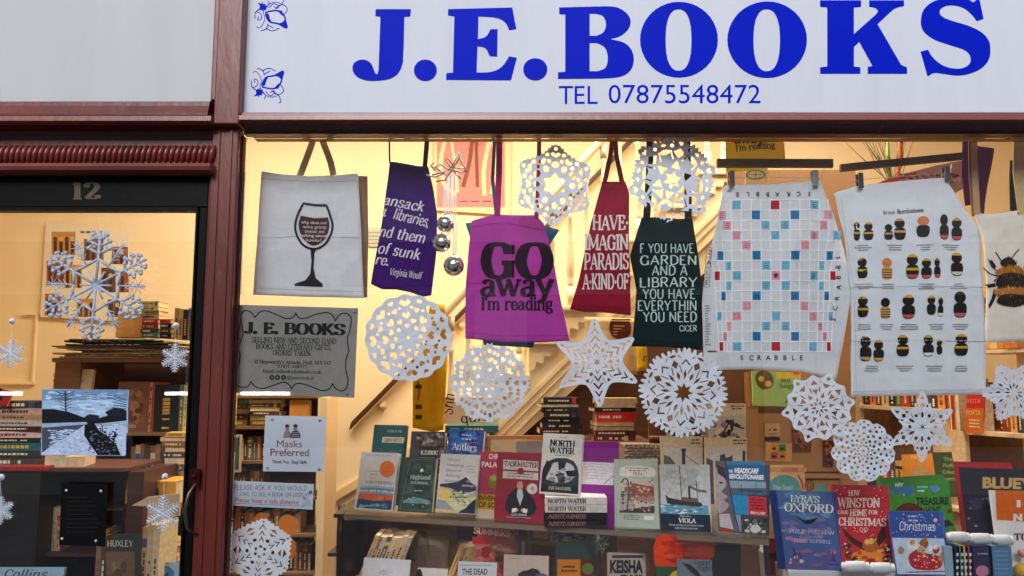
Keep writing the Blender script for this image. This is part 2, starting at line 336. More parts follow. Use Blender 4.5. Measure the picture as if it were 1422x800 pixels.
def serif_quads(s, thick=1.8, thin=.8, serif=True, track=0.0, slant=0.0):
    """returns [ (layer, quad) ], total width; unit = 1/10 cap height"""
    out = []; x = 0; lay = 0
    wf = lambda tx, ty, t: thin + (thick - thin) * abs(ty) ** 1.6
    for ch in s:
        if ch == ' ': x += 4.2 + track; continue
        g = GL.get(ch) or GL.get(ch.upper()) or GL['.']
        sub = 0
        for st in g[1].split(';'):
            k, _, rest = st.strip().partition(' ')
            q = rest.split(); pts = [tuple(float(t) for t in a.split(',')) for a in q if ',' in a]
            if k == 'l':
                dx, dy = pts[1][0] - pts[0][0], pts[1][1] - pts[0][1]; d = math.hypot(dx, dy)
                ww = thin + (thick - thin) * abs(dy / d) ** 1.6
                if not serif and d < 3 and abs(dx) < .4 and ch in 'CEFGLSTZ': continue
                if ch in 'AMNUVWXYvwxy' and dy / d * dx > 0: ww = max(thin, ww * .55)
                qs = ribbon(pts, ww)
            elif k == 's': qs = ribbon(_cr(pts), wf)
            elif k == 'o': qs = ribbon(_cr(pts, True, 3), wf, True)
            elif k == 'd':
                r = thick * .62; p = pts[0]
                rr = [(p[0] + r * math.cos(a), p[1] + r * math.sin(a)) for a in [i * math.pi / 4 for i in range(8)]]
                qs = [tuple(rr[i] for i in (0, 1, 2, 3)), tuple(rr[i] for i in (0, 3, 4, 7)), tuple(rr[i] for i in (4, 5, 6, 7))]
            else:
                if not serif and not (ch in 'tfJ' and pts[0][1] in (6.8,)): continue
                w = float(q[-1]) * (.8 + thick * .13) ; p = pts[0]; h = thin * .6
                qs = [((p[0] - w / 2, p[1] - h), (p[0] + w / 2, p[1] - h), (p[0] + w / 2, p[1] + h), (p[0] - w / 2, p[1] + h))]
            for z in qs:
                out.append((sub, [(x + a + slant * b, b) for a, b in z]))
            sub += 1
        x += g[0] + track
    return out, x

# ------------------------------------------------------------------ flat print, authored in photograph pixels (y down)
class Art:
    def __init__(s): s.v = []; s.f = []; s.c = []; s.lay = 0
    def _add(s, pts, faces, col, sub=0.0):
        b = len(s.v); s.v += [(p[0], p[1], s.lay + sub) for p in pts]
        for f in faces: s.f.append(tuple(b + i for i in f)); s.c.append(lin(col))
    def nxt(s): s.lay += 1
    def poly(s, pts, col, holes=()):
        cs = [list(pts)] + [list(h) for h in holes]
        tri = tessellate_polygon([[Vector((p[0], p[1], 0)) for p in c] for c in cs])
        s._add([p for c in cs for p in c], tri, col); s.nxt()
    def quad(s, a, b, c, d, col, n=1, m=1):
        pts = []; fs = []
        for j in range(m + 1):
            for i in range(n + 1):
                u, v = i / n, j / m
                pts.append(tuple((a[k] * (1 - u) + b[k] * u) * (1 - v) + (d[k] * (1 - u) + c[k] * u) * v for k in (0, 1)))
        for j in range(m):
            for i in range(n): q = j * (n + 1) + i; fs.append((q, q + 1, q + n + 2, q + n + 1))
        s._add(pts, fs, col); s.nxt()
    def rect(s, x0, y0, x1, y1, col, seg=None):
        n = max(1, int(abs(x1 - x0) / seg)) if seg else 1; m = max(1, int(abs(y1 - y0) / seg)) if seg else 1
        s.quad((x0, y0), (x1, y0), (x1, y1), (x0, y1), col, n, m)
    def ell(s, x, y, rx, ry, col, n=16, rot=0, a0=0, a1=2 * math.pi):
        c, si = math.cos(rot), math.sin(rot)
        pts = [(x + rx * math.cos(a) * c - ry * math.sin(a) * si, y + rx * math.cos(a) * si + ry * math.sin(a) * c) for a in [a0 + (a1 - a0) * i / n for i in range(n + (0 if a1 - a0 > 6.28 else 1))]]
        s._add(pts, [tuple(range(len(pts)))], col); s.nxt()
    def ring(s, x, y, rx, ry, w, col, n=20):
        s.line([(x + rx * math.cos(2 * math.pi * i / n), y + ry * math.sin(2 * math.pi * i / n)) for i in range(n)], w, col, True)
    def line(s, pts, w, col, closed=False, smooth=False):
        if smooth: pts = _cr(pts, closed)
        for q in ribbon(pts, w, closed): s._add(q, [(0, 1, 2, 3)], col)
        s.nxt()
    def blob(s, x, y, rx, ry, col, n=10, j=.25, r=R):
        s.poly([(x + rx * r.uniform(1 - j, 1 + j) * math.cos(2 * math.pi * i / n), y + ry * r.uniform(1 - j, 1 + j) * math.sin(2 * math.pi * i / n)) for i in range(n)], col)
    def scatter(s, x0, y0, x1, y1, cols, n, rx, ry, j=.3):
        for i in range(n):
            k = R.uniform(.5, 1.3); ex, ey = rx * k, ry * R.uniform(.6, 1.2)
            s.ell(R.uniform(x0 + ex, max(x0 + ex, x1 - ex)), R.uniform(y0 + ey, max(y0 + ey, y1 - ey)), ex, ey, R.choice(cols), 7)
            if i % 3: s.lay -= 1; s.lay += .2
    def text(s, t, x, y, h, col, w=None, bold=0.0, rot=0.0, align='l', font='sans', thick=1.7, thin=.8, serif=True, track=0, slant=0, skew=0, arch=None):
        """x,y baseline point; h cap height; w total width"""
        if font == 'sans':
            v, f = _font_tris(t, bold)
            if not v: return
            x0 = min(p[0] for p in v); x1 = max(p[0] for p in v); k = h / CAPH; kx = (w / (x1 - x0)) if w else k * .96
            pp = [((p[0] - x0) * kx, p[1] * k) for p in v]; tw = (x1 - x0) * kx; subs = [0] * len(pp)
        else:
            qs, tw0 = serif_quads(t, thick, thin, serif, track, slant); k = h / 10; kx = (w / tw0) if w else k; tw = tw0 * kx
            pp = []; f = []; subs = []
            for sub, q in qs:
                b = len(pp); pp += [(a * kx, c * k) for a, c in q]; subs += [sub * .12] * 4; f.append((b, b + 1, b + 2, b + 3))
        off = {'l': 0, 'c': -tw / 2, 'r': -tw}[align]; c, si = math.cos(rot), math.sin(rot)
        o = []
        for a, b in pp:
            a += off
            if arch: b += arch * (1 - (2 * a / tw if align == 'c' else 2 * a / tw - 1) ** 2)
            a += slant * b if font == 'sans' else 0
            o.append((x + a * c + b * si, y + a * si - b * c))
        bse = len(s.v); s.v += [(p[0], p[1], s.lay + sb) for p, sb in zip(o, subs)]; cl = lin(col)
        for q in f: s.f.append(tuple(bse + i for i in q)); s.c.append(cl)
        s.nxt()
    def build(s, surf, name='print', m='ink', parent=None, base=.00025, depth=.0009, fine=0):
        if not s.f: return None
        if fine:          # split long faces so that the print follows the folds of the cloth
            nf, nc = [], []
            for f, c in zip(s.f, s.c):
                st_ = [(f[0], f[i], f[i + 1]) for i in range(1, len(f) - 1)]
                while st_:
                    t3 = st_.pop(); e = [(math.dist(s.v[t3[i]][:2], s.v[t3[(i + 1) % 3]][:2]), i) for i in range(3)]; L, i = max(e)
                    if L <= fine: nf.append(t3); nc.append(c); continue
                    a, b, o = t3[i], t3[(i + 1) % 3], t3[(i + 2) % 3]
                    s.v.append(tuple((s.v[a][k] + s.v[b][k]) / 2 for k in range(3))); m_ = len(s.v) - 1
                    st_ += [(a, m_, o), (m_, b, o)]
            s.f, s.c = nf, nc
        st = min(.0003, 2 * depth / max(1, s.lay)) if fine else min(.00005, depth / max(1, s.lay))
        mb = MB(); mb.v = [tuple(surf(p[0], p[1], base + p[2] * st)) for p in s.v]
        # drop degenerate and orient towards the surface normal side (camera side)
        mb.f = s.f; mb.c = s.c
        return mb.build(name, m, parent)
def flat(Y):
    return lambda px, py, off: P(px, py, Y) + Vector((0, -off, 0))
def plane_map(o, n):
    n = Vector(n).normalized()
    if n.y > 0: n = -n
    def f(px, py, off):
        d = ray(px, py); return CAM + d * ((o - CAM).dot(n) / d.dot(n)) + n * off
    return f
# ================================================================== SETTING: ground, room
YG = 0.03                                            # window glass
mb = MB((150, 145, 138)); mb.box(-30, 30, -30, -0.10, -.2, 0); struct(mb, 'ground', 'stone')
mb = MB((120, 85, 60)); mb.box(-3.4, 3.4, .10, 2.5, -.2, .02); struct(mb, 'shop_floor', 'carpet')
XL, XR, YB, ZC = -3.3, 3.3, 2.40, 3.40
WALLC = (244, 218, 172)
mb = MB(WALLC); mb.box(XL - .1, XR + .1, YB, YB + .1, .02, ZC + .1); struct(mb, 'back_wall', 'plaster')
mb = MB(WALLC); mb.box(XL - .1, XL, .12, YB, .02, ZC + .1); struct(mb, 'left_wall', 'plaster')
mb = MB(WALLC); mb.box(XR, XR + .1, .12, YB, .02, ZC + .1); struct(mb, 'right_wall', 'plaster')
mb = MB((235, 225, 205)); mb.box(XL, XR, .12, YB, ZC, ZC + .1); struct(mb, 'ceiling', 'plaster')

# lamps: warm tubes under the shop ceiling, out of the frame
def tube_lamp(x, y, ln, e, label):
    t = thing('ceiling_lamp', (x, y, ZC - .06), label, 'lamp', 'warm panel lamps under the shop ceiling')
    m = MB((235, 235, 230)); m.box(x - ln / 2 - .02, x + ln / 2 + .02, y - .30, y + .30, ZC - .05, ZC - .001); m.build('housing', 'plastic', t)
    m = MB((255, 235, 200)); m.box(x - ln / 2, x + ln / 2, y - .28, y + .28, ZC - .056, ZC - .0505); m.build('diffuser', 'lamp', t)
    L = bpy.data.lights.new('lamp_light', 'AREA'); L.shape = 'RECTANGLE'; L.size = ln; L.size_y = .55; L.energy = e; L.color = (1, .875, .70)
    o = bpy.data.objects.new('lamp_light', L); link(o, t); o.location = (0, 0, -.03)
tube_lamp(-1.45, 1.15, 1.0, 38, 'warm panel lamp under the ceiling behind the door')
tube_lamp(-.1, 1.2, 1.2, 47, 'warm panel lamp under the ceiling behind the centre of the window')
tube_lamp(1.35, 1.1, 1.1, 42, 'warm panel lamp under the ceiling near the bookcases')

# ================================================================== SHOP FRONT
MR = (98, 36, 28); MD = (64, 22, 18); ML = (118, 58, 50)  # dark copy puts recess shade into the paint, light copy the lit lips
def zf(py, Y): return Z_(py, Y)
# blank fascia board, left
yb = -.02
t = thing('fascia_board', (-1.6, yb, zf(141, yb)), 'plain pale grey fascia board above the door numbered 12', 'fascia board')
m = MB((184, 187, 188)); m.box(-2.6, X_(296, yb, 60), yb, .02, zf(141, yb), 3.1); m.build('board', 'panel', t)
# main sign
t = thing('shop_sign', (.5, yb, zf(157, yb)), 'white shop fascia sign with big blue serif letters and phone number above the window', 'sign')
SX0, SX1 = X_(333, yb, 80), 2.45
m = MB((199, 203, 213)); m.box(SX0, SX1, yb, .02, zf(156, yb), 3.1); m.build('board', 'panel', t)
BL = (0, 26, 182)
def letter(name, cs, holes=()):
    a = Art(); a.poly(cs, BL, holes); s_ = flat(yb)
    mm = MB(BL); c3 = [s_(p[0], p[1], 0) for p in cs]; h3 = [[s_(p[0], p[1], 0) for p in h] for h in holes]
    mm.prism([(p.x, p.z) for p in c3], yb - .0015, yb - .0002, BL, [[(p.x, p.z) for p in h] for h in h3])
    o = mm.build(name, 'vinyl', t); return o
def c2(l, sc=3.843, ox=330): return [(x / sc + ox, y / sc) for x, y in l]
J = c2([(737,50),(925,50),(922,88),(890,90),(886,250),(882,330)]) + c2(_cr([(882,330),(862,385),(815,420),(740,432),(680,428),(635,408),(614,375),(620,340),(650,321),(685,321),(712,340),(727,372),(735,392),(745,396),(752,378)])[1:]) + c2([(757,250),(762,90),(735,86)])
letter('letter', J)
def circ(x, y, rx, ry, n=28, sq=2.0): return [(x + rx * math.copysign(abs(math.cos(a)) ** (2 / sq), math.cos(a)), y + ry * math.copysign(abs(math.sin(a)) ** (2 / sq), math.sin(a))) for a in [2 * math.pi * i / n for i in range(n)]]
letter('full_stop', circ(590.7, 97.8, 15.9, 14.9)); 
E1 = [(622.2,13),(711.3,10.7),(717,40.5),(707,42)] + _cr([(707,42),(702,32),(690,25),(664.4,22.9)])[1:] + [(663.6,54.6)] + _cr([(663.6,54.6),(675,51),(681,40.8)])[1:] + [(691,40.8),(690.4,78.8),(680,78)] + _cr([(680,78),(674,67),(663,64.5)])[1:] + [(661.8,101)] + _cr([(661.8,101),(682,100),(697,93),(707,78.4)])[1:] + [(717.7,80.4),(709.5,111.6),(619.6,111),(619.6,102),(629,101),(631,22.9),(622.2,21.5)]
letter('letter', E1); letter('full_stop', circ(743.3, 96.5, 16.8, 15.4))
def c3(l): return c2(l, 3.555, 700)
B1 = c3([(272,38)]) + c3(_cr([(500,32),(560,38),(608,70),(625,110),(608,150),(570,180),(520,193)])) + c3(_cr([(520,193),(592,212),(630,250),(640,300),(622,350),(570,380),(480,388)])[1:]) + c3([(266,390),(266,358),(302,355),(302,72),(272,70)])
letter('letter', B1, [c3([(422,68)] + _cr([(450,68),(488,80),(503,120),(490,160),(455,178)]) + [(422,178)]), c3([(422,212)] + _cr([(460,213),(498,236),(512,285),(500,335),(460,352)]) + [(422,352)])])
letter('letter', circ(942.8, 55.3, 54, 52.5, 40), [circ(942.2, 55.7, 18, 42.8, 32, 2.4)])
letter('letter', circ(1065.2, 55.3, 55.2, 53, 40), [circ(1064.6, 56, 18.5, 43.2, 32, 2.4)])
def c4(l): return c2(l, 4.0, 1080)
letter('letter', c4([(235,3),(462,3),(462,38),(422,42),(422,190),(535,90)] + _cr([(545,80),(556,62),(540,44),(508,38)]) + [(508,3),(700,3),(700,35)] + _cr([(680,38),(650,48),(620,72)]) + [(553,135),(685,362),(717,375),(717,410),(500,410),(500,372),(527,368),(452,232),(422,262),(422,370),(458,375),(458,410),(235,410),(235,375),(275,370),(275,42),(235,38)]))
letter('letter', c4([(1120,0),(1142,105),(1105,118)] + _cr([(1105,118),(1080,85),(1040,50),(990,32),(940,32),(905,50),(899,75),(920,98),(970,118),(1060,145),(1130,180),(1170,225),(1180,280),(1170,335),(1130,380),(1070,408),(1000,420),(930,412),(870,405),(832,425)])[1:] + [(793,288),(833,277)] + _cr([(833,277),(860,320),(905,358),(955,378),(1010,382),(1055,365),(1072,335),(1062,300),(1030,275),(960,252),(880,225),(825,190),(798,150),(796,100),(810,55),(845,20),(890,0),(940,-10),(1010,-10),(1060,0),(1085,14),(1102,-2)])[1:]))
for i, ch in enumerate('TEL'):
    a = Art(); a.text(ch, (776, 798, 816)[i], 144.5, 25, BL, (20, 14, 14)[i]); a.build(flat(yb), 'phone_lettering', 'vinyl', t)
a = Art(); a.text('07875548472', 845, 143.5, 25.5, BL, 211); a.build(flat(yb), 'phone_lettering', 'vinyl', t)
def ornament(cx, cy, fl):
    a = Art(); g = lambda x, y: (cx + x, cy + fl * y)
    a.line([g(*p) for p in [(-16,-14),(-12,-16),(-7,-11),(-4,-2),(-6,6),(0,16),(10,20),(18,18)]], 1.0, BL, smooth=True)
    a.poly([g(*p) for p in [(-12,10),(-2,9),(-3,17),(-15,19),(-11,15)]], BL)
    a.line([g(*p) for p in [(-3,4),(2,-7),(14,-10),(26,-16),(25,-8),(22,2),(14,8),(2,7)]], 2.2, BL, True, True)
    for q in [[(14,-10),(27,-16),(24,-4),(20,-8)], [(-3,4),(1,-7),(6,-9),(3,-3),(1,4)], [(12,9),(21,0),(20,8)]]: a.poly([g(*p) for p in q], BL)
    for q in [[(-18,-3),(-17,6),(-10,4),(-9,-3),(-14,-5),(-13,0)], [(-18,5),(-12,10),(-6,8)], [(2,12),(8,18),(15,14),(12,11),(9,14)], [(10,11),(20,18),(23,26),(20,28)],
              [(22,2),(27,10),(22,16),(14,15)], [(-10,-20),(-2,-17),(0,-10)], [(-3,-16),(6,-20),(16,-16)], [(0,-12),(8,-16)], [(-14,8),(-8,14),(-8,20)], [(-4,10),(2,18),(0,22)]]:
        a.line([g(*p) for p in q], 1.1, BL, smooth=True)
    a.build(flat(yb), 'ornament', 'vinyl', t)
ornament(367, 115, 1); ornament(372, 23, -1)

# frame of mouldings and pilaster
t = thing('shopfront_frame', (X_(300, -.05, 400), -.05, 0), 'maroon painted timber shopfront frame with pilaster and moulded beams', 'shopfront')
def beam(name, prof, x0, x1, col=MR, mt='maroon'):
    """prof: list of (y,z) closed, extruded along x"""
    m = MB(col); k = len(m.v); n = len(prof)
    for x in (x0, x1): m.v += [(x, p[0], p[1]) for p in prof]
    for i in range(n): m.face((i, (i + 1) % n, n + (i + 1) % n, n + i))
    m.face(tuple(range(n))); m.face(tuple(n + i for i in reversed(range(n))))
    return m.build(name, mt, t)
PX0, PX1 = X_(300, -.06, 80), X_(335, -.06, 80)
# pilaster: core plus face strips
zp = zf(172, -.06); QX0, QX1 = X_(281, -.025, 500), X_(319.5, -.025, 480)
m = MB(MR); m.box(PX0, PX1, -.06, .028, zp, 3.1); bevel(m.build('pilaster', 'maroon', t), .004)
m = MB(MR); m.box(QX0, QX1, -.025, .028, .02, zp - .0006); bevel(m.build('pilaster', 'maroon', t), .004)
m = MB(ML); m.box(PX0 - .022, PX0 - .0005, -.035, .10, zf(139, -.035), 3.1); bevel(m.build('side_bead', 'maroon', t), .004)
m = MB(MD); m.box(QX1 + .0005, QX1 + .006, .006, .029, .6605, zf(188, 0)); m.build('side_bead', 'door', t)
m = MB(MR); m.box(X_(274, -.03, 545), QX0 - .0005, -.014, .028, .02, zf(238, -.035)); bevel(m.build('door_jamb', 'maroon', t), .004)
for x_ in (QX0 + .020, QX1 - .024): m = MB(MR); m.box(x_, x_ + .006, -.030, -.0251, .1, zp - .01); m.build('reeding', 'maroon', t)
# right of pilaster: sill moulding under the sign, cove, beam
z0 = zf(157, -.04)
xa, xb = PX1 + .0004, 2.5
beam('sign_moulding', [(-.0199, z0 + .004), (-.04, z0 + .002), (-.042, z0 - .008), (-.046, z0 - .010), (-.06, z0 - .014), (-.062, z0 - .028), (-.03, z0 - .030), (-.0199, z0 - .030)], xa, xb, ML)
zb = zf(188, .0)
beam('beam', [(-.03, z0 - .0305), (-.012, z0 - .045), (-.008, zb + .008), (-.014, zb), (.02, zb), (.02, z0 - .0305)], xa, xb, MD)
beam('inner_lintel', [(.045, zb + .03), (.12, zb + .03), (.12, zf(197, .12)), (.045, zf(197, .12))], xa, xb, (150, 105, 70), 'wood')
# left of pilaster: mouldings over the door
xa, xb = -2.6, PX0 - .0005
z1 = zf(141, -.04)
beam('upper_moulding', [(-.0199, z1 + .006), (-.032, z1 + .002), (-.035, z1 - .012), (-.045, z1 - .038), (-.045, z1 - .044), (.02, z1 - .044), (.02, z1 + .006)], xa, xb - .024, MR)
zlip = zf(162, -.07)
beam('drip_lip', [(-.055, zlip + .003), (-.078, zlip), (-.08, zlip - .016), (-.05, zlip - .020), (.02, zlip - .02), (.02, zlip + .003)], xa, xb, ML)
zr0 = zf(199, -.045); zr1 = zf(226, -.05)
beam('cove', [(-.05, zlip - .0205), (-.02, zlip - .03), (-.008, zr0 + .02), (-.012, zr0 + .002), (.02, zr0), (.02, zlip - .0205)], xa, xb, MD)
m = MB(MD); m.tube([(xa, -.004, (zr0 + zr1) / 2), (xb, -.004, (zr0 + zr1) / 2)], .022, 8); m.build('moulding_core', 'maroon', t)
zc = (zr0 + zr1) / 2; hh = (zr0 - zr1) / 2
pitch = (X_(290, -.05, 212) - X_(0, -.05, 212)) / 36.5
mbe = MB((112, 44, 40))
# one slanted bead of the rope moulding
N = 8
prof = []
k = 0
rings = []
for i in range(7):
    a = math.pi * i / 6
    zz = math.cos(a) * hh; rr = max(.12, math.sin(a)) * pitch * .52
    rings.append([(math.cos(2 * math.pi * j / N) * rr + zz * .18, -.024 + math.sin(2 * math.pi * j / N) * (.026 * max(.2, math.sin(a))), zz) for j in range(N)])
for r_ in rings: mbe.v += r_
for i in range(6):
    for j in range(N): mbe.face((i * N + j, (i + 1) * N + j, (i + 1) * N + (j + 1) % N, i * N + (j + 1) % N))
b0 = mbe.build('bead', 'maroon', t, True); base = Vector(b0.location)
x = xb - pitch * .5; i = 0
while x > -2.3:
    o = b0 if i == 0 else b0.copy()
    if i: COL.objects.link(o)
    o.location = base + Vector((x, 0, zc)); x -= pitch; i += 1
zl = zf(228, -.07)
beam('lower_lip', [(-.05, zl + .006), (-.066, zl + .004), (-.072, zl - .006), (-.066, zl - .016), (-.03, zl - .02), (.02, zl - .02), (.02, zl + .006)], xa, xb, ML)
zdt = zf(236, -.01)
# window side: stall riser and sill, right-hand pilaster, outside the frame but part of the front
m = MB(MR); m.box(QX1 + .001, 2.45, -.04, .10, .0, .62); bevel(m.build('stall_riser', 'maroon', t), .006)
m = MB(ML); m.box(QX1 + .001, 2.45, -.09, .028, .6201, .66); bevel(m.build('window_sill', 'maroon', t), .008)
m = MB(MR); m.box(2.451, 2.6, -.06, .12, .0, 3.1); m.build('pilaster', 'maroon', t)
m = MB(MR); m.box(-2.75, -2.601, -.06, .12, .0, 3.1); m.build('pilaster', 'maroon', t)
# facade wall above everything (keeps the shop closed)
mb = MB((170, 165, 155)); mb.box(-4, 4, -.05, .12, 3.101, 4.2); mb.box(-4, -2.751, -.05, .12, .0, 3.1); mb.box(2.601, 4, -.05, .12, .0, 3.1); struct(mb, 'upper_wall', 'plaster')
m = MB((90, 60, 45)); m.box(-2.6, 2.45, .0201, .119, zf(165, .02), 3.1); m.build('backing_board', 'wood', t)
# window pane
t = thing('window_pane', ((PX1 + 2.45) / 2, YG, .66), 'large clear shop window pane under the blue lettered sign', 'window')
m = MB(); m.box(QX1 + .0065, 2.449, YG, YG + .006, .661, zb - .0005); m.build('pane', 'glass', t)

# ------------------------------------------------------------------ door
t = thing('shop_door', (-1.55, .0, .02), 'black framed glass shop door numbered 12 left of the window', 'door')
DX1 = X_(274, -.03, 545) - .001; DX0 = X_(-640, 0, 400)
gz = zf(289, .0)
BK = (11, 9, 10)
m = MB(BK); m.box(DX0, DX1, -.01, .05, gz, zdt - .016); bevel(m.build('top_rail', 'door', t), .004)
gx = X_(266.5, -.0, 545)
m = MB(BK); m.box(gx, DX1, -.01, .05, .30, gz - .0005); bevel(m.build('stile', 'door', t), .004)
m = MB(BK); m.box(DX0, DX0 + .09, -.01, .05, .30, gz - .0005); bevel(m.build('stile', 'door', t), .004)
m = MB(BK); m.box(DX0, DX1, -.01, .05, .02, .2995); bevel(m.build('bottom_rail', 'door', t), .004)
m = MB(); m.box(DX0 + .0905, gx - .0005, YG - .01, YG - .005, .3005, gz - .0005); m.build('pane', 'glass', t)
m = MB(BK); m.box(gx - .006, gx - .0004, -.018, .018, .31, gz - .002); m.box(DX0 + .1, gx - .0065, -.018, .018, gz - .012, gz - .001); m.build('glazing_bead', 'door', t)
a = Art()
a.text('12', 99, 276, 22, (92, 84, 68), 40, font='serif', thick=2.4, thin=.9)
a.build(flat(-.0102), 'door_number', 'ink', t)
hx = X_(262, -.06, 700)
m = MB((104, 92, 72)); z2, z3 = zf(676, -.05), zf(742, -.05)
m.tube([(hx + .02, -.012, z2 + .02), (hx + .012, -.04, z2 + .012), (hx - .002, -.06, z2 - .02), (hx - .008, -.066, (z2 + z3) / 2), (hx - .002, -.06, z3 + .02), (hx + .01, -.04, z3), (hx + .02, -.012, z3 - .01)], [.004, .004, .005, .0065, .005, .004, .004], 8)
m.build('handle', 'dull', t, True)
m = MB((80, 32, 30)); m.box(DX1 - .006, DX1 + .024, -.045, -.0352, z2, z2 + .05); m.ball((DX1 + .010, -.048, z2 + .03), .008); m.build('latch', 'dull', t)
m = MB(MD); m.box(-2.6, DX0 - .001, -.01, .05, .02, zdt - .016); m.build('side_panel', 'maroon', t)
mb = MB((120, 115, 110)); mb.box(-2.6, PX0, -.0999, .0999, -.1, .018); struct(mb, 'door_step', 'stone')

# the shops across the arcade, behind the camera
t = thing('opposite_shops', (0, -8, 0), 'row of dark shopfronts across the arcade, outside the picture', 'building')
m = MB((206, 196, 182)); m.box(-12, 12, -8.4, -8, 0, 5.2); m.build('wall', 'stone', t)
for i in range(6):
    x = -11.2 + i * 3.8; m = MB((50, 46, 44)); m.box(x, x + 3.1, -7.999, -7.96, .6, 2.6); m.build('window', 'door', t)
    m = MB((90, 60, 50)); m.box(x - .2, x + 3.3, -7.999, -7.9, 2.7, 3.3); m.build('fascia', 'cream', t)

def arcade_tube(x0, x1, label):     # lit tube lamps in the shop across the arcade: the white lines mirrored in the glass
    a_, b_ = P(x0, 546.5, 7.96), P(x1, 546.5, 7.96); t = thing('tube_lamp', ((a_.x + b_.x) / 2, -7.9, a_.z), label, 'lamp', 'tube lamps in the shop across the arcade')
    m = MB((255, 255, 255)); m.tube([(a_.x, -7.9, a_.z), (b_.x, -7.9, a_.z)], .02, 8); m.build('tube', M['lamp_white'], t)
    m = MB((220, 220, 220)); m.box(a_.x, b_.x, -7.955, -7.93, a_.z - .03, a_.z + .03); m.build('housing', 'plastic', t)
_m = bpy.data.materials.new('lamp_white'); _m.use_nodes = True; _e = _m.node_tree.nodes.new('ShaderNodeEmission'); _e.inputs[0].default_value = (.95, .98, 1, 1); _e.inputs[1].default_value = 16
_m.node_tree.links.new(_e.outputs[0], _m.node_tree.nodes['Material Output'].inputs[0]); M['lamp_white'] = _m
arcade_tube(-60, 31, 'lit tube across the arcade mirrored at the left edge of the door glass')
arcade_tube(230, 264, 'short lit tube across the arcade mirrored beside the door stile')
arcade_tube(312, 402, 'lit tube across the arcade mirrored just under the grey poster')
from mathutils import noise as _N
# ================================================================== HANGING IN THE WINDOW
def _side(pts, n):
    L = [0]
    for a, b in zip(pts, pts[1:]): L.append(L[-1] + math.hypot(b[0] - a[0], b[1] - a[1]))
    out = []
    for i in range(n + 1):
        d = L[-1] * i / n; k = 0
        while k < len(L) - 2 and L[k + 1] < d: k += 1
        t = (d - L[k]) / max(1e-9, L[k + 1] - L[k]); a, b = pts[k], pts[k + 1]
        out.append((a[0] + (b[0] - a[0]) * t, a[1] + (b[1] - a[1]) * t))
    return out
def coons(top, right, bottom, left, n, m):
    T, Bo, L, Rr = _side(top, n), _side(bottom, n), _side(left, m), _side(right, m)
    g = []
    for j in range(m + 1):
        v = j / m
        for i in range(n + 1):
            u = i / n
            g.append(tuple((1 - v) * T[i][k] + v * Bo[i][k] + (1 - u) * L[j][k] + u * Rr[j][k]
                           - ((1 - u) * (1 - v) * T[0][k] + u * (1 - v) * T[-1][k] + (1 - u) * v * Bo[0][k] + u * v * Bo[-1][k]) for k in (0, 1)))
    return g
def fold_fn(Y, amp, seed, fx=9.0, fz=3.0, creases=()):
    def d(x, z):
        v = _N.noise(Vector((x * fx + seed, z * fz, seed * 1.7))) * amp * 1.3 + _N.noise(Vector((x * fx * 2.7, z * fz * 2.9 + seed, seed))) * amp * .5 + abs(_N.noise(Vector((x * 19 + z * 9, z * 14 - x * 6, seed * 2.3)))) * amp * .3
        for (a, b, c, w, h) in creases:      # ridge along a*x+b*z=c
            q = (a * x + b * z - c) / w
            v += h * math.exp(-q * q)
        return v
    def s(px, py, off):
        p = P(px, py, Y); p.y += d(p.x, p.z) - off; return p
    return s
def cloth(name, top, right, bottom, left, surf, col, m, parent, n=26, mm=30, th=.004, hem_and_crease=None):
    g = coons(top, right, bottom, left, n, mm); mb = MB(col)
    for o in (0, -th): mb.v += [tuple(surf(p[0], p[1], o)) for p in g]
    K = (n + 1) * (mm + 1)
    for j in range(mm):
        for i in range(n):
            q = j * (n + 1) + i; c = col
            mb.face((q, q + n + 1, q + n + 2, q + 1), c); mb.face((K + q, K + q + 1, K + q + n + 2, K + q + n + 1), c)
    rim = [i for i in range(n + 1)] + [j * (n + 1) + n for j in range(1, mm + 1)] + [mm * (n + 1) + i for i in range(n - 1, -1, -1)] + [j * (n + 1) for j in range(mm - 1, 0, -1)]
    for a, b in zip(rim, rim[1:] + rim[:1]): mb.face((a, b, K + b, K + a), col)
    return mb.build(name, m, parent, True)
def hem_and_crease(t, surf, pts, col, dash_=False):
    a = Art(); a.line(_side(pts, 24), .9, col); a.build(surf, 'hem_and_crease', 'ink', t, .0012, fine=7)  # draws hem stitching, and also fold crease shade as a darker line
def strap(name, pts, w, Y, col, parent, m='canvas', th=.003):
    mb = MB(col)
    for q in ribbon(pts, w):
        f = [P(p[0], p[1], Y) for p in q]; k = len(mb.v)
        mb.v += [tuple(p) for p in f] + [(p.x, p.y + th, p.z) for p in f]
        for fc in ((0, 1, 2, 3), (7, 6, 5, 4), (0, 3, 7, 4), (1, 5, 6, 2), (0, 4, 5, 1), (3, 2, 6, 7)): mb.face([k + i for i in fc])
    return mb.build(name, m, parent)
def bagroot(name, px, py, Y, label, cat, group=None): return thing(name, P(px, py, Y), label, cat, group)

# rail that the bags hang from, behind the lintel
rl = thing('hanging_rail', (.5, .17, Z_(180, .17)), 'thin wooden rail behind the window lintel that the bags hang from', 'rail')
m = MB((150, 110, 70)); zz = Z_(186, .17); m.tube([(X_(340, .17), .17, zz), (2.4, .17, zz)], .006, 8); m.build('rail', 'wood', rl)
for x in (X_(342, .17), .4, 2.38):
    m = MB((150, 110, 70)); m.box(x - .006, x + .006, .10, .164, zz - .005, zz + .02); m.build('bracket', 'wood', rl)

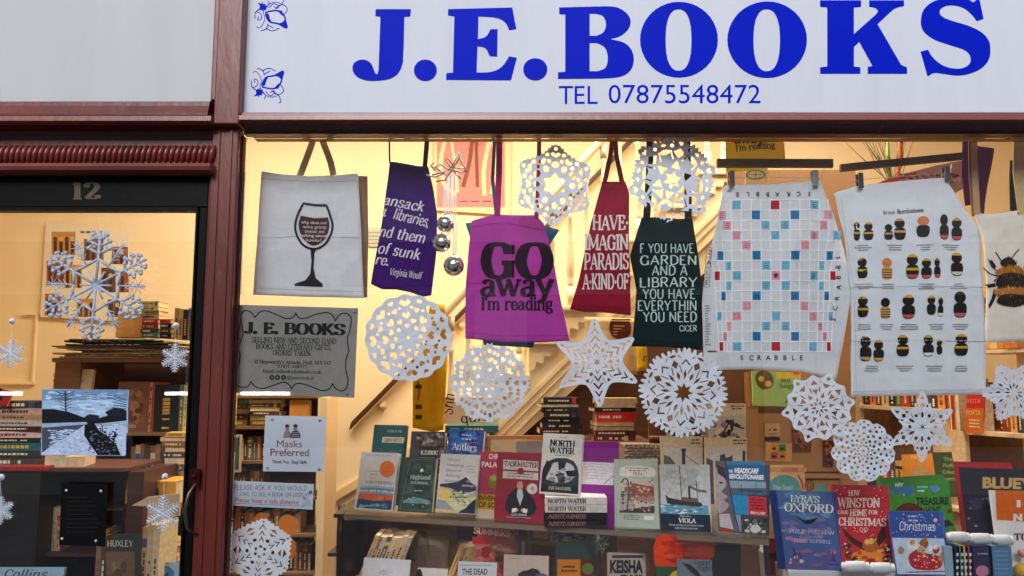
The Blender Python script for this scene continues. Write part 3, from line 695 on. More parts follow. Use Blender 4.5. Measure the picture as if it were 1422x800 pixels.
# ---- wine tote
t = bagroot('tote_bag', 430, 413, .15, 'off white tote bag printed with a dark wine glass', 'tote bag', 'tote bags hung in the window')
sf = fold_fn(.15, .010, 3.1, creases=[(0, 1, Z_(330, .15), .006, -.003), (1, 0, X_(480, .15), .01, -.002)])
TOP = [(363.5, 238), (395, 243), (431, 245), (465, 243), (497, 241)]
cloth('bag', TOP, [(497, 241), (501.5, 320), (504.7, 414)], [(350.6, 409), (420, 412), (504.7, 414)], [(363.5, 238), (357.8, 330), (350.6, 409)], sf, (222, 225, 232), 'canvas', t)
strap('strap', [(416, 245), (421, 232), (430, 208), (436, 190)], 9, .148, (205, 180, 140), t)
strap('strap', [(463, 243), (459, 225), (452, 206), (446, 190)], 9, .148, (205, 180, 140), t)
a = Art(); DK = (40, 38, 42)
bowl = _cr([(422, 283), (414, 300), (410.5, 316), (414, 330), (422, 341), (435, 346), (448, 341), (457, 330), (461.5, 314), (458, 299), (453, 285)])
a.line(bowl + [(437, 285)], 3.2, DK, True)
a.poly([(431, 344), (440, 344), (436.5, 352), (435.5, 372), (438, 386), (447.5, 394), (448, 398.5), (409, 397), (410, 394), (424, 389), (431, 380), (432.5, 362)], DK)
a.poly(_cr([(418.5, 300), (415.5, 312), (418, 326), (425, 336), (435, 341), (446, 336), (454, 326), (457, 313), (455, 301.5)]) + [(437, 303)], (74, 34, 40))
for i, (s_, x0, x1) in enumerate([('why does our', 419, 454), ('wine group', 421, 453), ('insist on', 424, 450), ('talking about', 418, 454), ('books?', 425, 446)]):
    a.text(s_, x0, 311 + i * 6.1, 4.0, (215, 205, 200), x1 - x0, .01)
a.build(sf, 'wine_glass_print', 'ink', t, .0016, fine=7)
hem_and_crease(t, sf, [(362.6, 248), (431, 253), (497.6, 251)], (186, 184, 184)); hem_and_crease(t, sf, [(352, 400), (430, 403), (504, 405)], (190, 188, 188)); hem_and_crease(t, sf, [(357, 331), (431, 327), (501.5, 330)], (206, 208, 212))  # top and bottom hems; the last line paints shade along the middle crease
t2 = bagroot('tote_bag', 503, 413, .175, 'brown tote bag mostly hidden behind the wine glass tote', 'tote bag', 'tote bags hung in the window')
s2 = fold_fn(.175, .006, 8.1)
cloth('bag', [(470, 243), (510, 244.5)], [(510, 244.5), (511, 330), (509.5, 413)], [(470, 411), (509.5, 413)], [(470, 243), (470, 411)], s2, (150, 118, 96), 'canvas', t2, 8, 16)

hem_and_crease(t2, s2, [(497, 250), (510, 251)], (110, 84, 66))
# ---- purple tote
t = bagroot('tote_bag', 560, 410, .16, 'deep purple tote bag with white italic lettering about libraries', 'tote bag', 'tote bags hung in the window')
PU = (66, 28, 112)
sf = fold_fn(.16, .014, 5.7, 10, 2.5)
cloth('bag', [(541.4, 224.4), (570, 228), (594.5, 231)], [(594.5, 231), (602, 264), (607.4, 300), (606.5, 348), (599, 410)], [(515, 394.5), (531, 402), (551, 402), (570, 406), (588, 412), (599, 410)], [(541.4, 224.4), (531.5, 300), (515, 394.5)], sf, PU, 'canvas', t)
strap('strap', [(540.5, 188), (541, 226)], 2.2, .157, (50, 24, 84), t); strap('strap', [(593.5, 188), (590, 231)], 6.5, .157, (74, 28, 90), t)
a = Art(); WT = (225, 218, 232); kw = dict(font='serif', thick=1.7, thin=.7, serif=False, slant=.2)
a.text('ansack', 531.5, 284, 14, WT, 57, rot=.17, **kw); a.text('t', 530, 300, 12, WT, rot=.1, **kw); a.text('libraries,', 545, 304, 15, WT, 51, rot=.22, **kw)
a.text('nd them', 525, 328, 15, WT, 65, rot=.15, **kw); a.text('of sunk', 523.5, 351, 15, WT, 60, rot=.17, **kw); a.text('re.', 520.5, 367, 14, WT, 19, rot=.12, **kw)
a.text('Virginia Woolf', 541, 382, 9.5, WT, 44, rot=.13, font='serif', thick=1.5, thin=.7, serif=False, slant=.15)
a.build(sf, 'lettering', 'ink', t, .0016, fine=7)

# ---- magenta tote and the blue one behind
t = bagroot('tote_bag', 715, 474, .16, 'magenta tote bag with black words GO away I am reading', 'tote bag', 'tote bags hung in the window')
MG = (180, 66, 166)
sf = fold_fn(.16, .010, 9.3, 7, 3)
cloth('bag', [(655, 307.5), (686, 298), (715, 298.5), (745, 298.5), (755.5, 311)], [(755.5, 311), (764.5, 342), (779.5, 420), (791, 473)], [(646, 470), (700, 475), (750, 475.5), (791, 473)], [(655, 307.5), (651, 345), (646.5, 400), (646, 470)], sf, MG, 'canvas', t, 34, 36)
strap('strap', [(693.5, 188), (693, 240), (690.5, 300)], 8.5, .156, (158, 44, 110), t); strap('strap', [(749, 188), (748, 240), (745, 302)], 6, .157, (150, 40, 80), t)
a = Art(); BK2 = (42, 22, 40)
a.text('G', 669, 385, 46, BK2, 46, font='serif', thick=2.9, thin=1.1); a.text('O', 717, 385, 46, BK2, 50, font='serif', thick=3.0, thin=1.1)
a.text('away', 667, 411, 31, BK2, 101, font='serif', thick=2.3, thin=.95); a.text("I'm reading", 668, 430, 16.5, BK2, 100, font='serif', thick=2.2, thin=.9)
a.build(sf, 'lettering', 'ink', t, .0016, fine=7)
hem_and_crease(t, sf, [(654, 316), (700, 309), (757, 320)], (146, 46, 134)); hem_and_crease(t, sf, [(646.5, 462), (700, 467), (789, 466)], (150, 48, 138)); hem_and_crease(t, sf, [(648, 392), (700, 396), (772, 392)], (160, 54, 148))  # two hems, then a crease across the bag with its shade drawn in
t = bagroot('tote_bag', 715, 480, .20, 'blue tote bag showing only its edges behind the magenta one', 'tote bag', 'tote bags hung in the window')
s2 = fold_fn(.20, .006, 1.3)
cloth('bag', [(646, 310), (690, 303), (720, 303), (777, 319)], [(777, 319), (760, 345), (765, 400), (740, 483)], [(672, 479), (740, 483)], [(646, 310), (660, 350), (660, 420), (672, 479)], s2, (52, 108, 142), 'canvas', t, 12, 16)
strap('strap', [(687, 188), (684, 250), (690, 306)], 5, .196, (70, 110, 140), t)

# ---- red tote
t = bagroot('tote_bag', 835, 436, .16, 'dark red tote bag with white hand lettering beginning HAVE', 'tote bag', 'tote bags hung in the window')
RD = (146, 26, 52)
sf = fold_fn(.16, .008, 2.2, 9, 3)
cloth('bag', [(836.5, 252), (868, 252)], [(868, 252), (874, 267), (873.5, 330), (876, 438)], [(791.5, 429.5), (811, 433), (840, 434), (876, 438)], [(836.5, 252), (820, 312), (803.5, 390), (791.5, 429.5)], sf, RD, 'canvas', t)
strap('strap', [(851, 188), (848, 215), (839.5, 254)], 6.5, .157, (120, 24, 40), t); strap('strap', [(854, 188), (856, 215), (864, 254)], 6.5, .157, (120, 24, 40), t)
a = Art(); kw = dict(font='serif', thick=2.0, thin=1.0)
for s_, x0, x1, y, h in (('HAVE·', 822.5, 873, 318.5, 19), ('IMAGIN', 811.5, 873, 346.5, 20), ('PARADIS', 811, 873, 373.5, 21), ('A·KIND·OF', 809, 873, 401, 20)):
    a.text(s_, x0, y, h, (228, 214, 214), x1 - x0, **kw)
a.build(sf, 'lettering', 'ink', t, .0016, fine=7)

hem_and_crease(t, sf, [(834, 262), (872, 263)], (112, 16, 38)); hem_and_crease(t, sf, [(794, 423), (830, 426), (875.5, 430)], (112, 16, 38))
# ---- dark green tote
t = bagroot('tote_bag', 925, 485, .17, 'blackish green tote bag with pale lettering about a garden and a library', 'tote bag', 'tote bags hung in the window')
DG = (22, 40, 42)
sf = fold_fn(.17, .010, 4.4, 9, 3)
cloth('bag', [(891.5, 301.5), (925, 303), (962, 304.5)], [(962, 304.5), (971, 360), (975.5, 405), (975.5, 486)], [(878, 481), (925, 482), (975.5, 486)], [(891.5, 301.5), (875.5, 354), (884.5, 402), (883, 427), (878, 481)], sf, DG, 'canvas', t)
strap('strap', [(903, 188), (902, 240), (898, 304)], 10, .166, (24, 22, 28), t); strap('strap', [(954, 188), (955, 240), (956, 306)], 10, .166, (24, 22, 28), t)
a = Art(); kw = dict(font='serif', thick=1.5, thin=1.05, serif=False); PL = (192, 214, 212)
for s_, x0, x1, y, h in (('F YOU HAVE', 888.5, 964, 351, 12.5), ('GARDEN', 888.5, 968.6, 367.5, 12.5), ('AND A', 905, 955, 382, 13), ('LIBRARY', 887.6, 968.6, 398.4, 13), ('YOU HAVE', 892.4, 966, 414.6, 13), ('EVERYTHIN', 885, 968, 431, 13.5), ('YOU NEED', 892.5, 968, 446.8, 13.5), ('CICER', 943, 968, 460, 8)):
    a.text(s_, x0, y, h, PL, x1 - x0, **kw)
a.build(sf, 'lettering', 'ink', t, .0016, fine=7)

hem_and_crease(t, sf, [(879, 473), (925, 475), (975, 478)], (12, 26, 28)); hem_and_crease(t, sf, [(888, 312), (964, 314)], (12, 26, 28))
# ---- hangers
def hanger(x0, y0, x1, y1, hgt, clips, wire, Y, label):
    t = bagroot('hanger', (x0 + x1) / 2, y0, Y, label, 'hanger', 'brown cardboard topped hangers')
    p = [P(*q, Y) for q in ((x0, y0), (x1, y1), (x1, y1 + hgt), (x0, y0 + hgt))]
    m = MB((122, 82, 52)); m.prism([(q.x, q.z) for q in p], Y - .002, Y + .012); m.build('bar', 'card', t)
    m = MB((190, 180, 165)); m.tube([P(x, y, Y + .004) for x, y in wire], .0012, 5); m.build('wire', 'dull', t)
    for (cx, cy, w, h, c) in clips:
        m = MB(c); q0, q1 = P(cx - w / 2, cy - h / 2, Y), P(cx + w / 2, cy + h / 2, Y)
        m.box(q0.x, q1.x, Y - .016, Y - .010, q1.z, q0.z); m.box(q0.x + .001, q1.x - .001, Y + .006, Y + .012, q1.z, q0.z)
        m.box(q0.x + .002, q1.x - .002, Y - .010, Y + .006, (q0.z * .45 + q1.z * .55), (q0.z * .62 + q1.z * .38))
        m.build('clip', 'plastic', t)
    return t
hanger(996, 220.5, 1157, 221, 11.5, [(1015, 249, 7.5, 21, (62, 56, 56)), (1130.5, 249, 8.5, 22, (128, 134, 140))], [(1005, 232), (1007, 246), (1143, 246), (1145, 232)], .14, 'brown hanger with one dark and one grey clip holding the grid printed tea towel')
hanger(1167.6, 228, 1338, 211.5, 10, [(1193, 252, 7.5, 21, (62, 58, 60)), (1312.5, 243, 8, 21, (80, 80, 80))], [(1182, 234), (1184, 250), (1320, 240), (1322, 222)], .14, 'tilted brown hanger with two dark clips holding the bumblebee tea towel')

# ---- board game tea towel
t = bagroot('tea_towel', 1075, 515, .14, 'pale tea towel printed with a word game board in blue, pink and red squares', 'tea towel', 'tea towels clipped to hangers')
out_t = [(1005, 262), (1008, 257), (1070, 256), (1138, 251)]; out_r = [(1138, 251), (1158, 300), (1172, 345), (1184, 395), (1170, 480), (1162, 528)]
out_b = [(978, 514), (1040, 513), (1113, 516), (1140, 522), (1162, 528)]; out_l = [(1005, 262), (992, 325), (979, 375), (975, 420), (978, 514)]
LN = (222, 224, 230)
sf = fold_fn(.14, .010, 6.6, 8, 2.5, creases=[(1, 0, X_(1010, .14), .012, .006), (1, 0, X_(1133, .14), .012, .006), (1, 0, X_(1077, .14), .10, -.004)])
cloth('towel', out_t, out_r, out_b, out_l, sf, LN, 'linen', t, 36, 44, .0012)
poly_ = out_t + out_r[1:] + list(reversed(out_b))[1:] + list(reversed(out_l))[1:-1]
def inside(x, y, poly, pad=0):
    c = False; n = len(poly)
    for i in range(n):
        (x1, y1), (x2, y2) = poly[i], poly[(i + 1) % n]
        if (y1 > y) != (y2 > y) and x < (x2 - x1) * (y - y1) / (y2 - y1) + x1: c = not c
    return c
a = Art(); cw, chh = 13.4, 14.05
def gx_(k, r_):        # the towel is folded at both sides, so the outer columns narrow towards the bottom
    s_ = 12.6 if r_ < 4 else (12.6 - (r_ - 4) * 1.5 if r_ < 7 else 8.1 - (r_ - 7) * .3)
    return 1076.5 + math.copysign(cw * min(abs(k), 4.5) + max(0, abs(k) - 4.5) * s_, k)
Y0 = 277.5
for i in range(16):   # pale grid lines, only on the cloth
    for j in range(15):
        for (ax, ay, bx, by) in ((gx_(i - 7.5, j), Y0 + j * chh, gx_(i - 7.5, j + 1), Y0 + (j + 1) * chh), (gx_(j - 7.5, i), Y0 + i * chh, gx_(j - 6.5, i), Y0 + i * chh)):
            if inside(ax - 1, ay, poly_) and inside(bx + 1, by, poly_): a.line([(ax, ay), ((ax + bx) / 2, (ay + by) / 2), (bx, by)], 1.5, (248, 248, 250)); a.lay -= .95
a.nxt()
DL = [(0,3),(0,11),(2,6),(2,8),(3,0),(3,7),(3,14),(6,2),(6,6),(6,8),(6,12),(7,3),(7,11),(8,2),(8,6),(8,8),(8,12),(11,0),(11,7),(11,14),(12,6),(12,8),(14,3),(14,11)]
TL = [(1,5),(1,9),(5,1),(5,5),(5,9),(5,13),(9,1),(9,5),(9,9),(9,13),(13,5),(13,9)]
DW = [(1,1),(2,2),(3,3),(4,4),(1,13),(2,12),(3,11),(4,10),(13,1),(12,2),(11,3),(10,4),(13,13),(12,12),(11,11),(10,10),(7,7)]
TW = [(0,0),(0,7),(0,14),(7,0),(7,14),(14,0),(14,7),(14,14)]
for L_, c_, tc in ((DL, (118, 186, 218), (60, 110, 140)), (TL, (40, 122, 178), (20, 70, 110)), (DW, (226, 158, 176), (160, 80, 100)), (TW, (184, 26, 52), (170, 30, 50))):
    for r_, q in L_:
        x, y = gx_(q - 7, r_ + .5), Y0 + (r_ + .5) * chh; hw = max(2.2, (gx_(q - 6.5, r_ + .5) - gx_(q - 7.5, r_ + .5)) * .43)
        if not (inside(x - 6, y, poly_) and inside(x + 6, y, poly_)):
            sx = 3 if q < 7 else -3
            x += sx * 2
            if not (inside(x - 3, y, poly_) and inside(x + 3, y, poly_)): continue
        a.rect(x - hw, y - 6, x + hw, y + 6, c_, 4); a.lay -= .7
        if c_[0] != 184:
            for k in (-2.6, .2, 3): a.rect(x - hw * .6, y + k - .6, x + hw * .6, y + k + .5, tc)
            a.lay -= 2.6
a.nxt()
sx, sy = 1076.5, Y0 + 7.5 * chh
a.poly([(sx + (4.5 if i % 2 == 0 else 1.9) * math.sin(math.pi * i / 5), sy - (4.5 if i % 2 == 0 else 1.9) * math.cos(math.pi * i / 5)) for i in range(10)], (70, 30, 40))
INK = (60, 60, 64)
for i, ch in enumerate('SCRABBLE'): a.text(ch, 1125 - i * 14.2, 267, 6, INK, rot=math.pi, bold=.01); a.text(ch, 1027 + i * 11.9, 500, 6.5, INK, bold=.01)
a.text('~', 1010, 268, 8, INK)
for i, ch in enumerate('SCRABBL'): a.text(ch, 1160 + i * 2.3 - (0 if i < 4 else (i - 3) * 2.5), 446 - i * 14.5, 6.5, INK, rot=-math.pi / 2 + .15, bold=.01)
for i in range(4):
    y = 344 + i * 14; x = 984 - i * .9; a.line([(x - 3.5, y), (x + 4, y), (x + 4, y + 13), (x - 3.5, y + 13)], .7, INK, True); a.text('ZALE'[i], x - 1.5, y + 9.5, 6, INK)
for i in range(16): a.rect(979, 424 + i * 3.6, 979 + R.uniform(4, 9), 425 + i * 3.6, (140, 140, 145))
a.rect(983, 487, 995, 488.5, INK)
a.build(sf, 'game_board_print', 'ink', t, .0014, fine=7)

# ---- bumblebee tea towel
t = bagroot('tea_towel', 1275, 548, .135, 'white tea towel printed with rows of small bumblebees', 'tea towel', 'tea towels clipped to hangers')
sf = fold_fn(.135, .009, 7.9, 7, 2.5, creases=[(0, 1, Z_(398, .135), .006, -.003), (0, 1, Z_(474, .135), .006, -.003), (1, 0, X_(1196, .135), .012, .008), (1, 0, X_(1310, .135), .012, .004), (1, 0, X_(1175, .135), .015, -.006)])
cloth('towel', [(1159, 268), (1190, 258), (1250, 251), (1311, 247)], [(1311, 247), (1362, 320), (1366, 430), (1371, 548)], [(1181, 551), (1275, 549), (1371, 548)], [(1159, 268), (1172, 330), (1180, 400), (1181, 551)], sf, (230, 234, 242), 'linen', t, 36, 44, .0012)
a = Art(); K_ = (42, 36, 36); YE = (216, 170, 40); OR = (214, 130, 76); PK = (206, 92, 92); TN = (210, 160, 96)
a.text('British', 1227, 298, 5.5, (110, 100, 96), 17, rot=-.05); a.text('Bumblebees', 1247, 296.5, 6, (70, 64, 64), 35, .012, rot=-.05)
def bee(x, y, w, h, head, top, band, tail, stripes=False):
    a.ell(x, y - h * .28, w * .46, h * .24, head, 14)
    if top: a.ell(x, y - h * .28, w * .46, h * .24, top, 10, 0, math.pi * 1.15, math.pi * 1.85)
    a.poly(_cr([(x - w * .5, y + h * .06), (x - w * .3, y - h * .06), (x + w * .3, y - h * .06), (x + w * .5, y + h * .06), (x + w * .5, y + h * .3), (x + w * .3, y + h * .5), (x - w * .3, y + h * .5), (x - w * .5, y + h * .3)], True, 2), K_ if not stripes else TN)
    if band: a.rect(x - w * .49, y + h * .06, x + w * .49, y + h * .17, band)
    if tail: a.ell(x, y + h * .34, w * .46, h * .15, tail, 10, 0, 0, math.pi)
    if stripes:
        for k in range(4): a.rect(x - w * .48, y + h * (.04 + .12 * k), x + w * .48, y + h * (.08 + .12 * k), K_)
    a.lay -= 1.5
for q in ((1191,320,9,26,K_,YE,YE,None),(1206,321,13,24,K_,YE,YE,None),(1234,322,12,21,K_,None,TN,None),(1250,318,16,29,K_,TN,TN,None),(1281,315,17,28,OR,None,None,None),(1311,315,12,34,K_,None,None,PK),(1329,318,15,30,K_,YE,None,PK),
    (1198,372,13,28,K_,TN,YE,None),(1232,373,14,29,OR,None,None,None,True),(1267,370,17,33,K_,YE,YE,PK),(1286,373,14,27,K_,YE,None,PK),(1301,372,9,27,K_,YE,None,PK),(1328,367,17,31,K_,YE,None,(225,215,190)),
    (1198,426,15,28,K_,YE,YE,None),(1230,428,14,28,K_,None,YE,TN,True),(1262,426,18,32,K_,YE,None,PK),(1293,424,12,26,K_,YE,None,None),(1306,426,8,26,K_,YE,None,(235,235,230)),(1332,423,18,35,K_,None,None,PK),
    (1202,484,16,34,K_,TN,None,TN),(1220,487,14,29,K_,YE,None,TN),(1254,480,17,29,K_,YE,YE,None),(1289,480,14,29,K_,YE,None,(235,235,230)),(1304,482,8,20,K_,YE,None,None),(1334,479,18,29,K_,YE,YE,None)):
    keep = a; a = Art(); bee(*q); a.build(sf, 'bee', 'ink', t, .0014, fine=7); a = keep
for ry, xs in ((340, (1199, 1243, 1284, 1320)), (394, (1199, 1233, 1286, 1330)), (450, (1200, 1231, 1263, 1300, 1332)), (508, (1211, 1256, 1297, 1334))):
    for x in xs:
        for k in (0, 3.2, 6.4): w = R.uniform(6, 13); a.rect(x - w, ry + k, x + w, ry + k + 1.1, (150, 148, 150)); a.lay -= .8
a.build(sf, 'caption_lettering', 'ink', t, .0014, fine=7)

hem_and_crease(t, sf, [(1179, 400), (1270, 397), (1365.5, 399)], (206, 208, 214)); hem_and_crease(t, sf, [(1181, 474), (1270, 472), (1368, 474)], (208, 210, 216)); hem_and_crease(t, sf, [(1182, 544), (1275, 542), (1370, 541)], (200, 202, 210)); hem_and_crease(t, sf, [(1167, 274), (1185, 400), (1189, 548)], (206, 208, 214))  # first two lines are painted crease shade, the others sewn hems
# ---- bee bag, right edge
t = bagroot('tote_bag', 1425, 475, .16, 'cream tote bag with one large furry bumblebee print', 'tote bag', 'tote bags hung in the window')
sf = fold_fn(.16, .012, 3.9, 7, 4)
cloth('bag', [(1352, 293), (1368, 298), (1392, 296), (1425, 290), (1498, 296)], [(1498, 296), (1505, 400), (1506, 478)], [(1369, 476), (1430, 474), (1506, 478)], [(1352, 293), (1365, 330), (1369, 400), (1369, 476)], sf, (232, 226, 216), 'canvas', t, 30, 26)
strap('strap', [(1352.5, 188), (1353, 220), (1357, 298)], 9, .156, (188, 150, 112), t); strap('strap', [(1347, 188), (1348, 250), (1352, 300)], 4, .157, (140, 92, 60), t)
strap('strap', [(1418, 188), (1417, 240), (1424, 296)], 20, .156, (206, 176, 126), t)
a = Art(); br = (48, 38, 34); org = (176, 110, 44)
for q in ([(1393, 371), (1386, 358), (1381, 350)], [(1403, 360), (1410, 352), (1415, 346)], [(1386, 377), (1377, 372), (1371, 360)], [(1380, 395), (1371, 397), (1366, 396)], [(1382, 408), (1378, 418), (1372, 428)], [(1384, 384), (1372, 380), (1364, 372)]):
    a.line(q, 1.6, br, smooth=True)
a.line([(1381, 396), (1369, 398)], 5, br); a.line([(1380, 404), (1377, 415), (1372, 426)], 4, br); a.line([(1381, 372), (1374, 362)], 4, br)
def fuzz(x, y, rx, ry, cols, n=110):
    for i in range(n):
        an = R.uniform(0, 6.28); k = math.sqrt(R.random()); px, py = x + rx * k * math.cos(an), y + ry * k * math.sin(an)
        l = R.uniform(2.5, 5); d = (px - x) / rx * -.5 + R.uniform(-.4, .4) + math.pi / 2
        a.line([(px, py - l / 2), (px + l * math.cos(d), py - l / 2 + l * math.sin(d))], R.uniform(.6, 1.1), jit(R.choice(cols), 16)); a.lay -= .95
    a.nxt()
DKB = [(48, 38, 34), (66, 50, 42), (34, 28, 26), (88, 68, 52)]; ORB = [(176, 112, 44), (206, 140, 60), (140, 84, 36), (222, 166, 90)]
a.blob(1399, 366, 11, 8, br, 14, .08); fuzz(1400, 365, 11, 7, DKB, 60)
a.blob(1402, 379, 21, 9, org, 18, .06); fuzz(1402, 377, 21, 8, ORB)
a.blob(1404, 392, 23, 14, br, 18, .06); fuzz(1404, 391, 23, 12, DKB, 170)
a.blob(1404, 407, 25, 8, org, 18, .06); fuzz(1404, 405, 25, 8, ORB)
a.blob(1405, 417, 22, 9, br, 18, .08); fuzz(1405, 417, 22, 8, DKB)
a.build(sf, 'bee_print', 'ink', t, .0016, fine=7)
# purple and yellow bags further in
t = bagroot('tote_bag', 1365, 300, .42, 'dark purple bag hanging behind the bee tote', 'tote bag', 'bags hung further in')
s2 = fold_fn(.30, .01, 2.9)
cloth('bag', [(1357, 203), (1381, 206)], [(1381, 206), (1366, 298)], [(1354, 296), (1366, 298)], [(1357, 203), (1354, 296)], s2, (84, 32, 84), 'canvas', t, 8, 14)
strap('strap', [(1343, 185), (1341, 240), (1346, 285)], 11, .41, (92, 30, 92), t)
t = bagroot('tote_bag', 1048, 238, .24, 'bright yellow bag with black lettering behind the brown hanger', 'tote bag', 'bags hung further in')
s2 = fold_fn(.24, .008, 1.9)
cloth('bag', [(1007, 150), (1086, 150)], [(1086, 150), (1092, 228)], [(1009, 240), (1050, 236), (1092, 228)], [(1007, 150), (1009, 240)], s2, (250, 212, 20), 'canvas', t, 10, 12)
a = Art(); a.text("I'm reading", 1022, 210, 8.5, (50, 40, 30), 55, rot=-.08, font='serif', thick=1.8, thin=.8); a.text("away", 1020, 199, 15, (50, 40, 30), 40, font='serif', thick=2.4, thin=.9)
a.build(s2, 'lettering', 'ink', t, .0016, fine=7)
t = bagroot('tote_bag', 1430, 296, .45, 'dark patterned bag hanging at the right edge behind the bee tote strap', 'tote bag', 'bags hung further in')
s2 = fold_fn(.45, .01, 5.9)
cloth('bag', [(1404, 222), (1440, 224)], [(1440, 224), (1440, 294)], [(1405, 292), (1440, 294)], [(1404, 222), (1405, 292)], s2, (52, 36, 44), 'canvas', t, 8, 10)

# ---- bells
t = bagroot('bell_ornament', 622, 240, .11, 'cluster of three silver jingle bells under a ribbon bow', 'ornament')
def ribbon_tube(pts, r, col, name, m='dull', n=5):
    mb = MB(col); mb.tube([P(x, y, .11 + (z if z else 0)) for x, y, z in pts], r, n); return mb.build(name, m, t, True)
mb = MB((220, 216, 210))
for q in ([(600,243,0),(612,240,-.01),(622,236,-.02),(630,234,0)], [(592,243,0),(604,246,.01),(618,240,0)], [(628,236,0),(636,222,-.02),(640,214,-.01),(634,218,.01),(627,233,0)], [(626,236,0),(640,240,-.015),(649,236,-.01),(640,233,.01),(628,234,0)],
          [(624,238,0),(612,228,-.02),(604,232,.0),(612,238,.01)], [(630,230,0),(622,220,-.01),(618,222,.01),(626,234,0)], [(636,212,0),(641,226,0),(648,238,-.01)], [(606,238,0),(598,230,0),(603,226,.0)], [(628,236,0),(616,250,-.01),(606,252,0)], [(628,236,0),(640,248,-.01)]):
    mb.tube([P(x, y, .11 + z) for x, y, z in q], [.0032] * len(q), 5)
mb.build('bow', 'dull', t, True)
for x0, x1, y1, cx, cy, r in ((619, 616, 299, 618.5, 311, 12), (624, 622, 326, 613.4, 337.5, 13.3), (629, 630, 356, 630, 369, 14.6)):
    mb = MB((214, 210, 206)); mb.tube([P(x0, 240, .11), P(x1, y1, .11)], .0026, 5); mb.tube([P(x0 + 4, 240, .113), P(x1 + 3, y1 - 1, .112)], .0022, 5); mb.build('cord', 'dull', t)
    c = P(cx, cy, .11); rr = r * .00229; mb = MB((240, 240, 242)); mb.ball(c, rr, 20, 14)
    mb.tube([(c.x + rr * 1.01 * math.cos(k * .3142), c.y + rr * 1.01 * math.sin(k * .3142), c.z) for k in range(20)], .0009, 4, closed=True)
    b = mb.build('bell', 'steel', t, True)
    mb = MB((25, 22, 22))
    for an in (0.4, 1.97):
        pts = [(c.x + rr * 1.012 * math.cos(an + k * .3) * .9 * math.cos(.1), c.y - rr * 1.012 * math.sqrt(max(0, 1 - (.9 * math.cos(an + k * .3)) ** 2)) * .9, c.z - rr * .35 + k * rr * .12) for k in range(-2, 3)]
        mb.tube(pts, .0018, 4)
    mb.ball((c.x + .2 * rr, c.y - rr * .82, c.z - rr * .5), rr * .2, 8, 6)
    mb.build('slot', 'plastic', t)
    mb = MB((200, 200, 205)); mb.lathe((c.x, c.y, c.z + rr), [(.003, -.001), (.003, .004)], 8); mb.build('loop', 'steel', t)
import bmesh
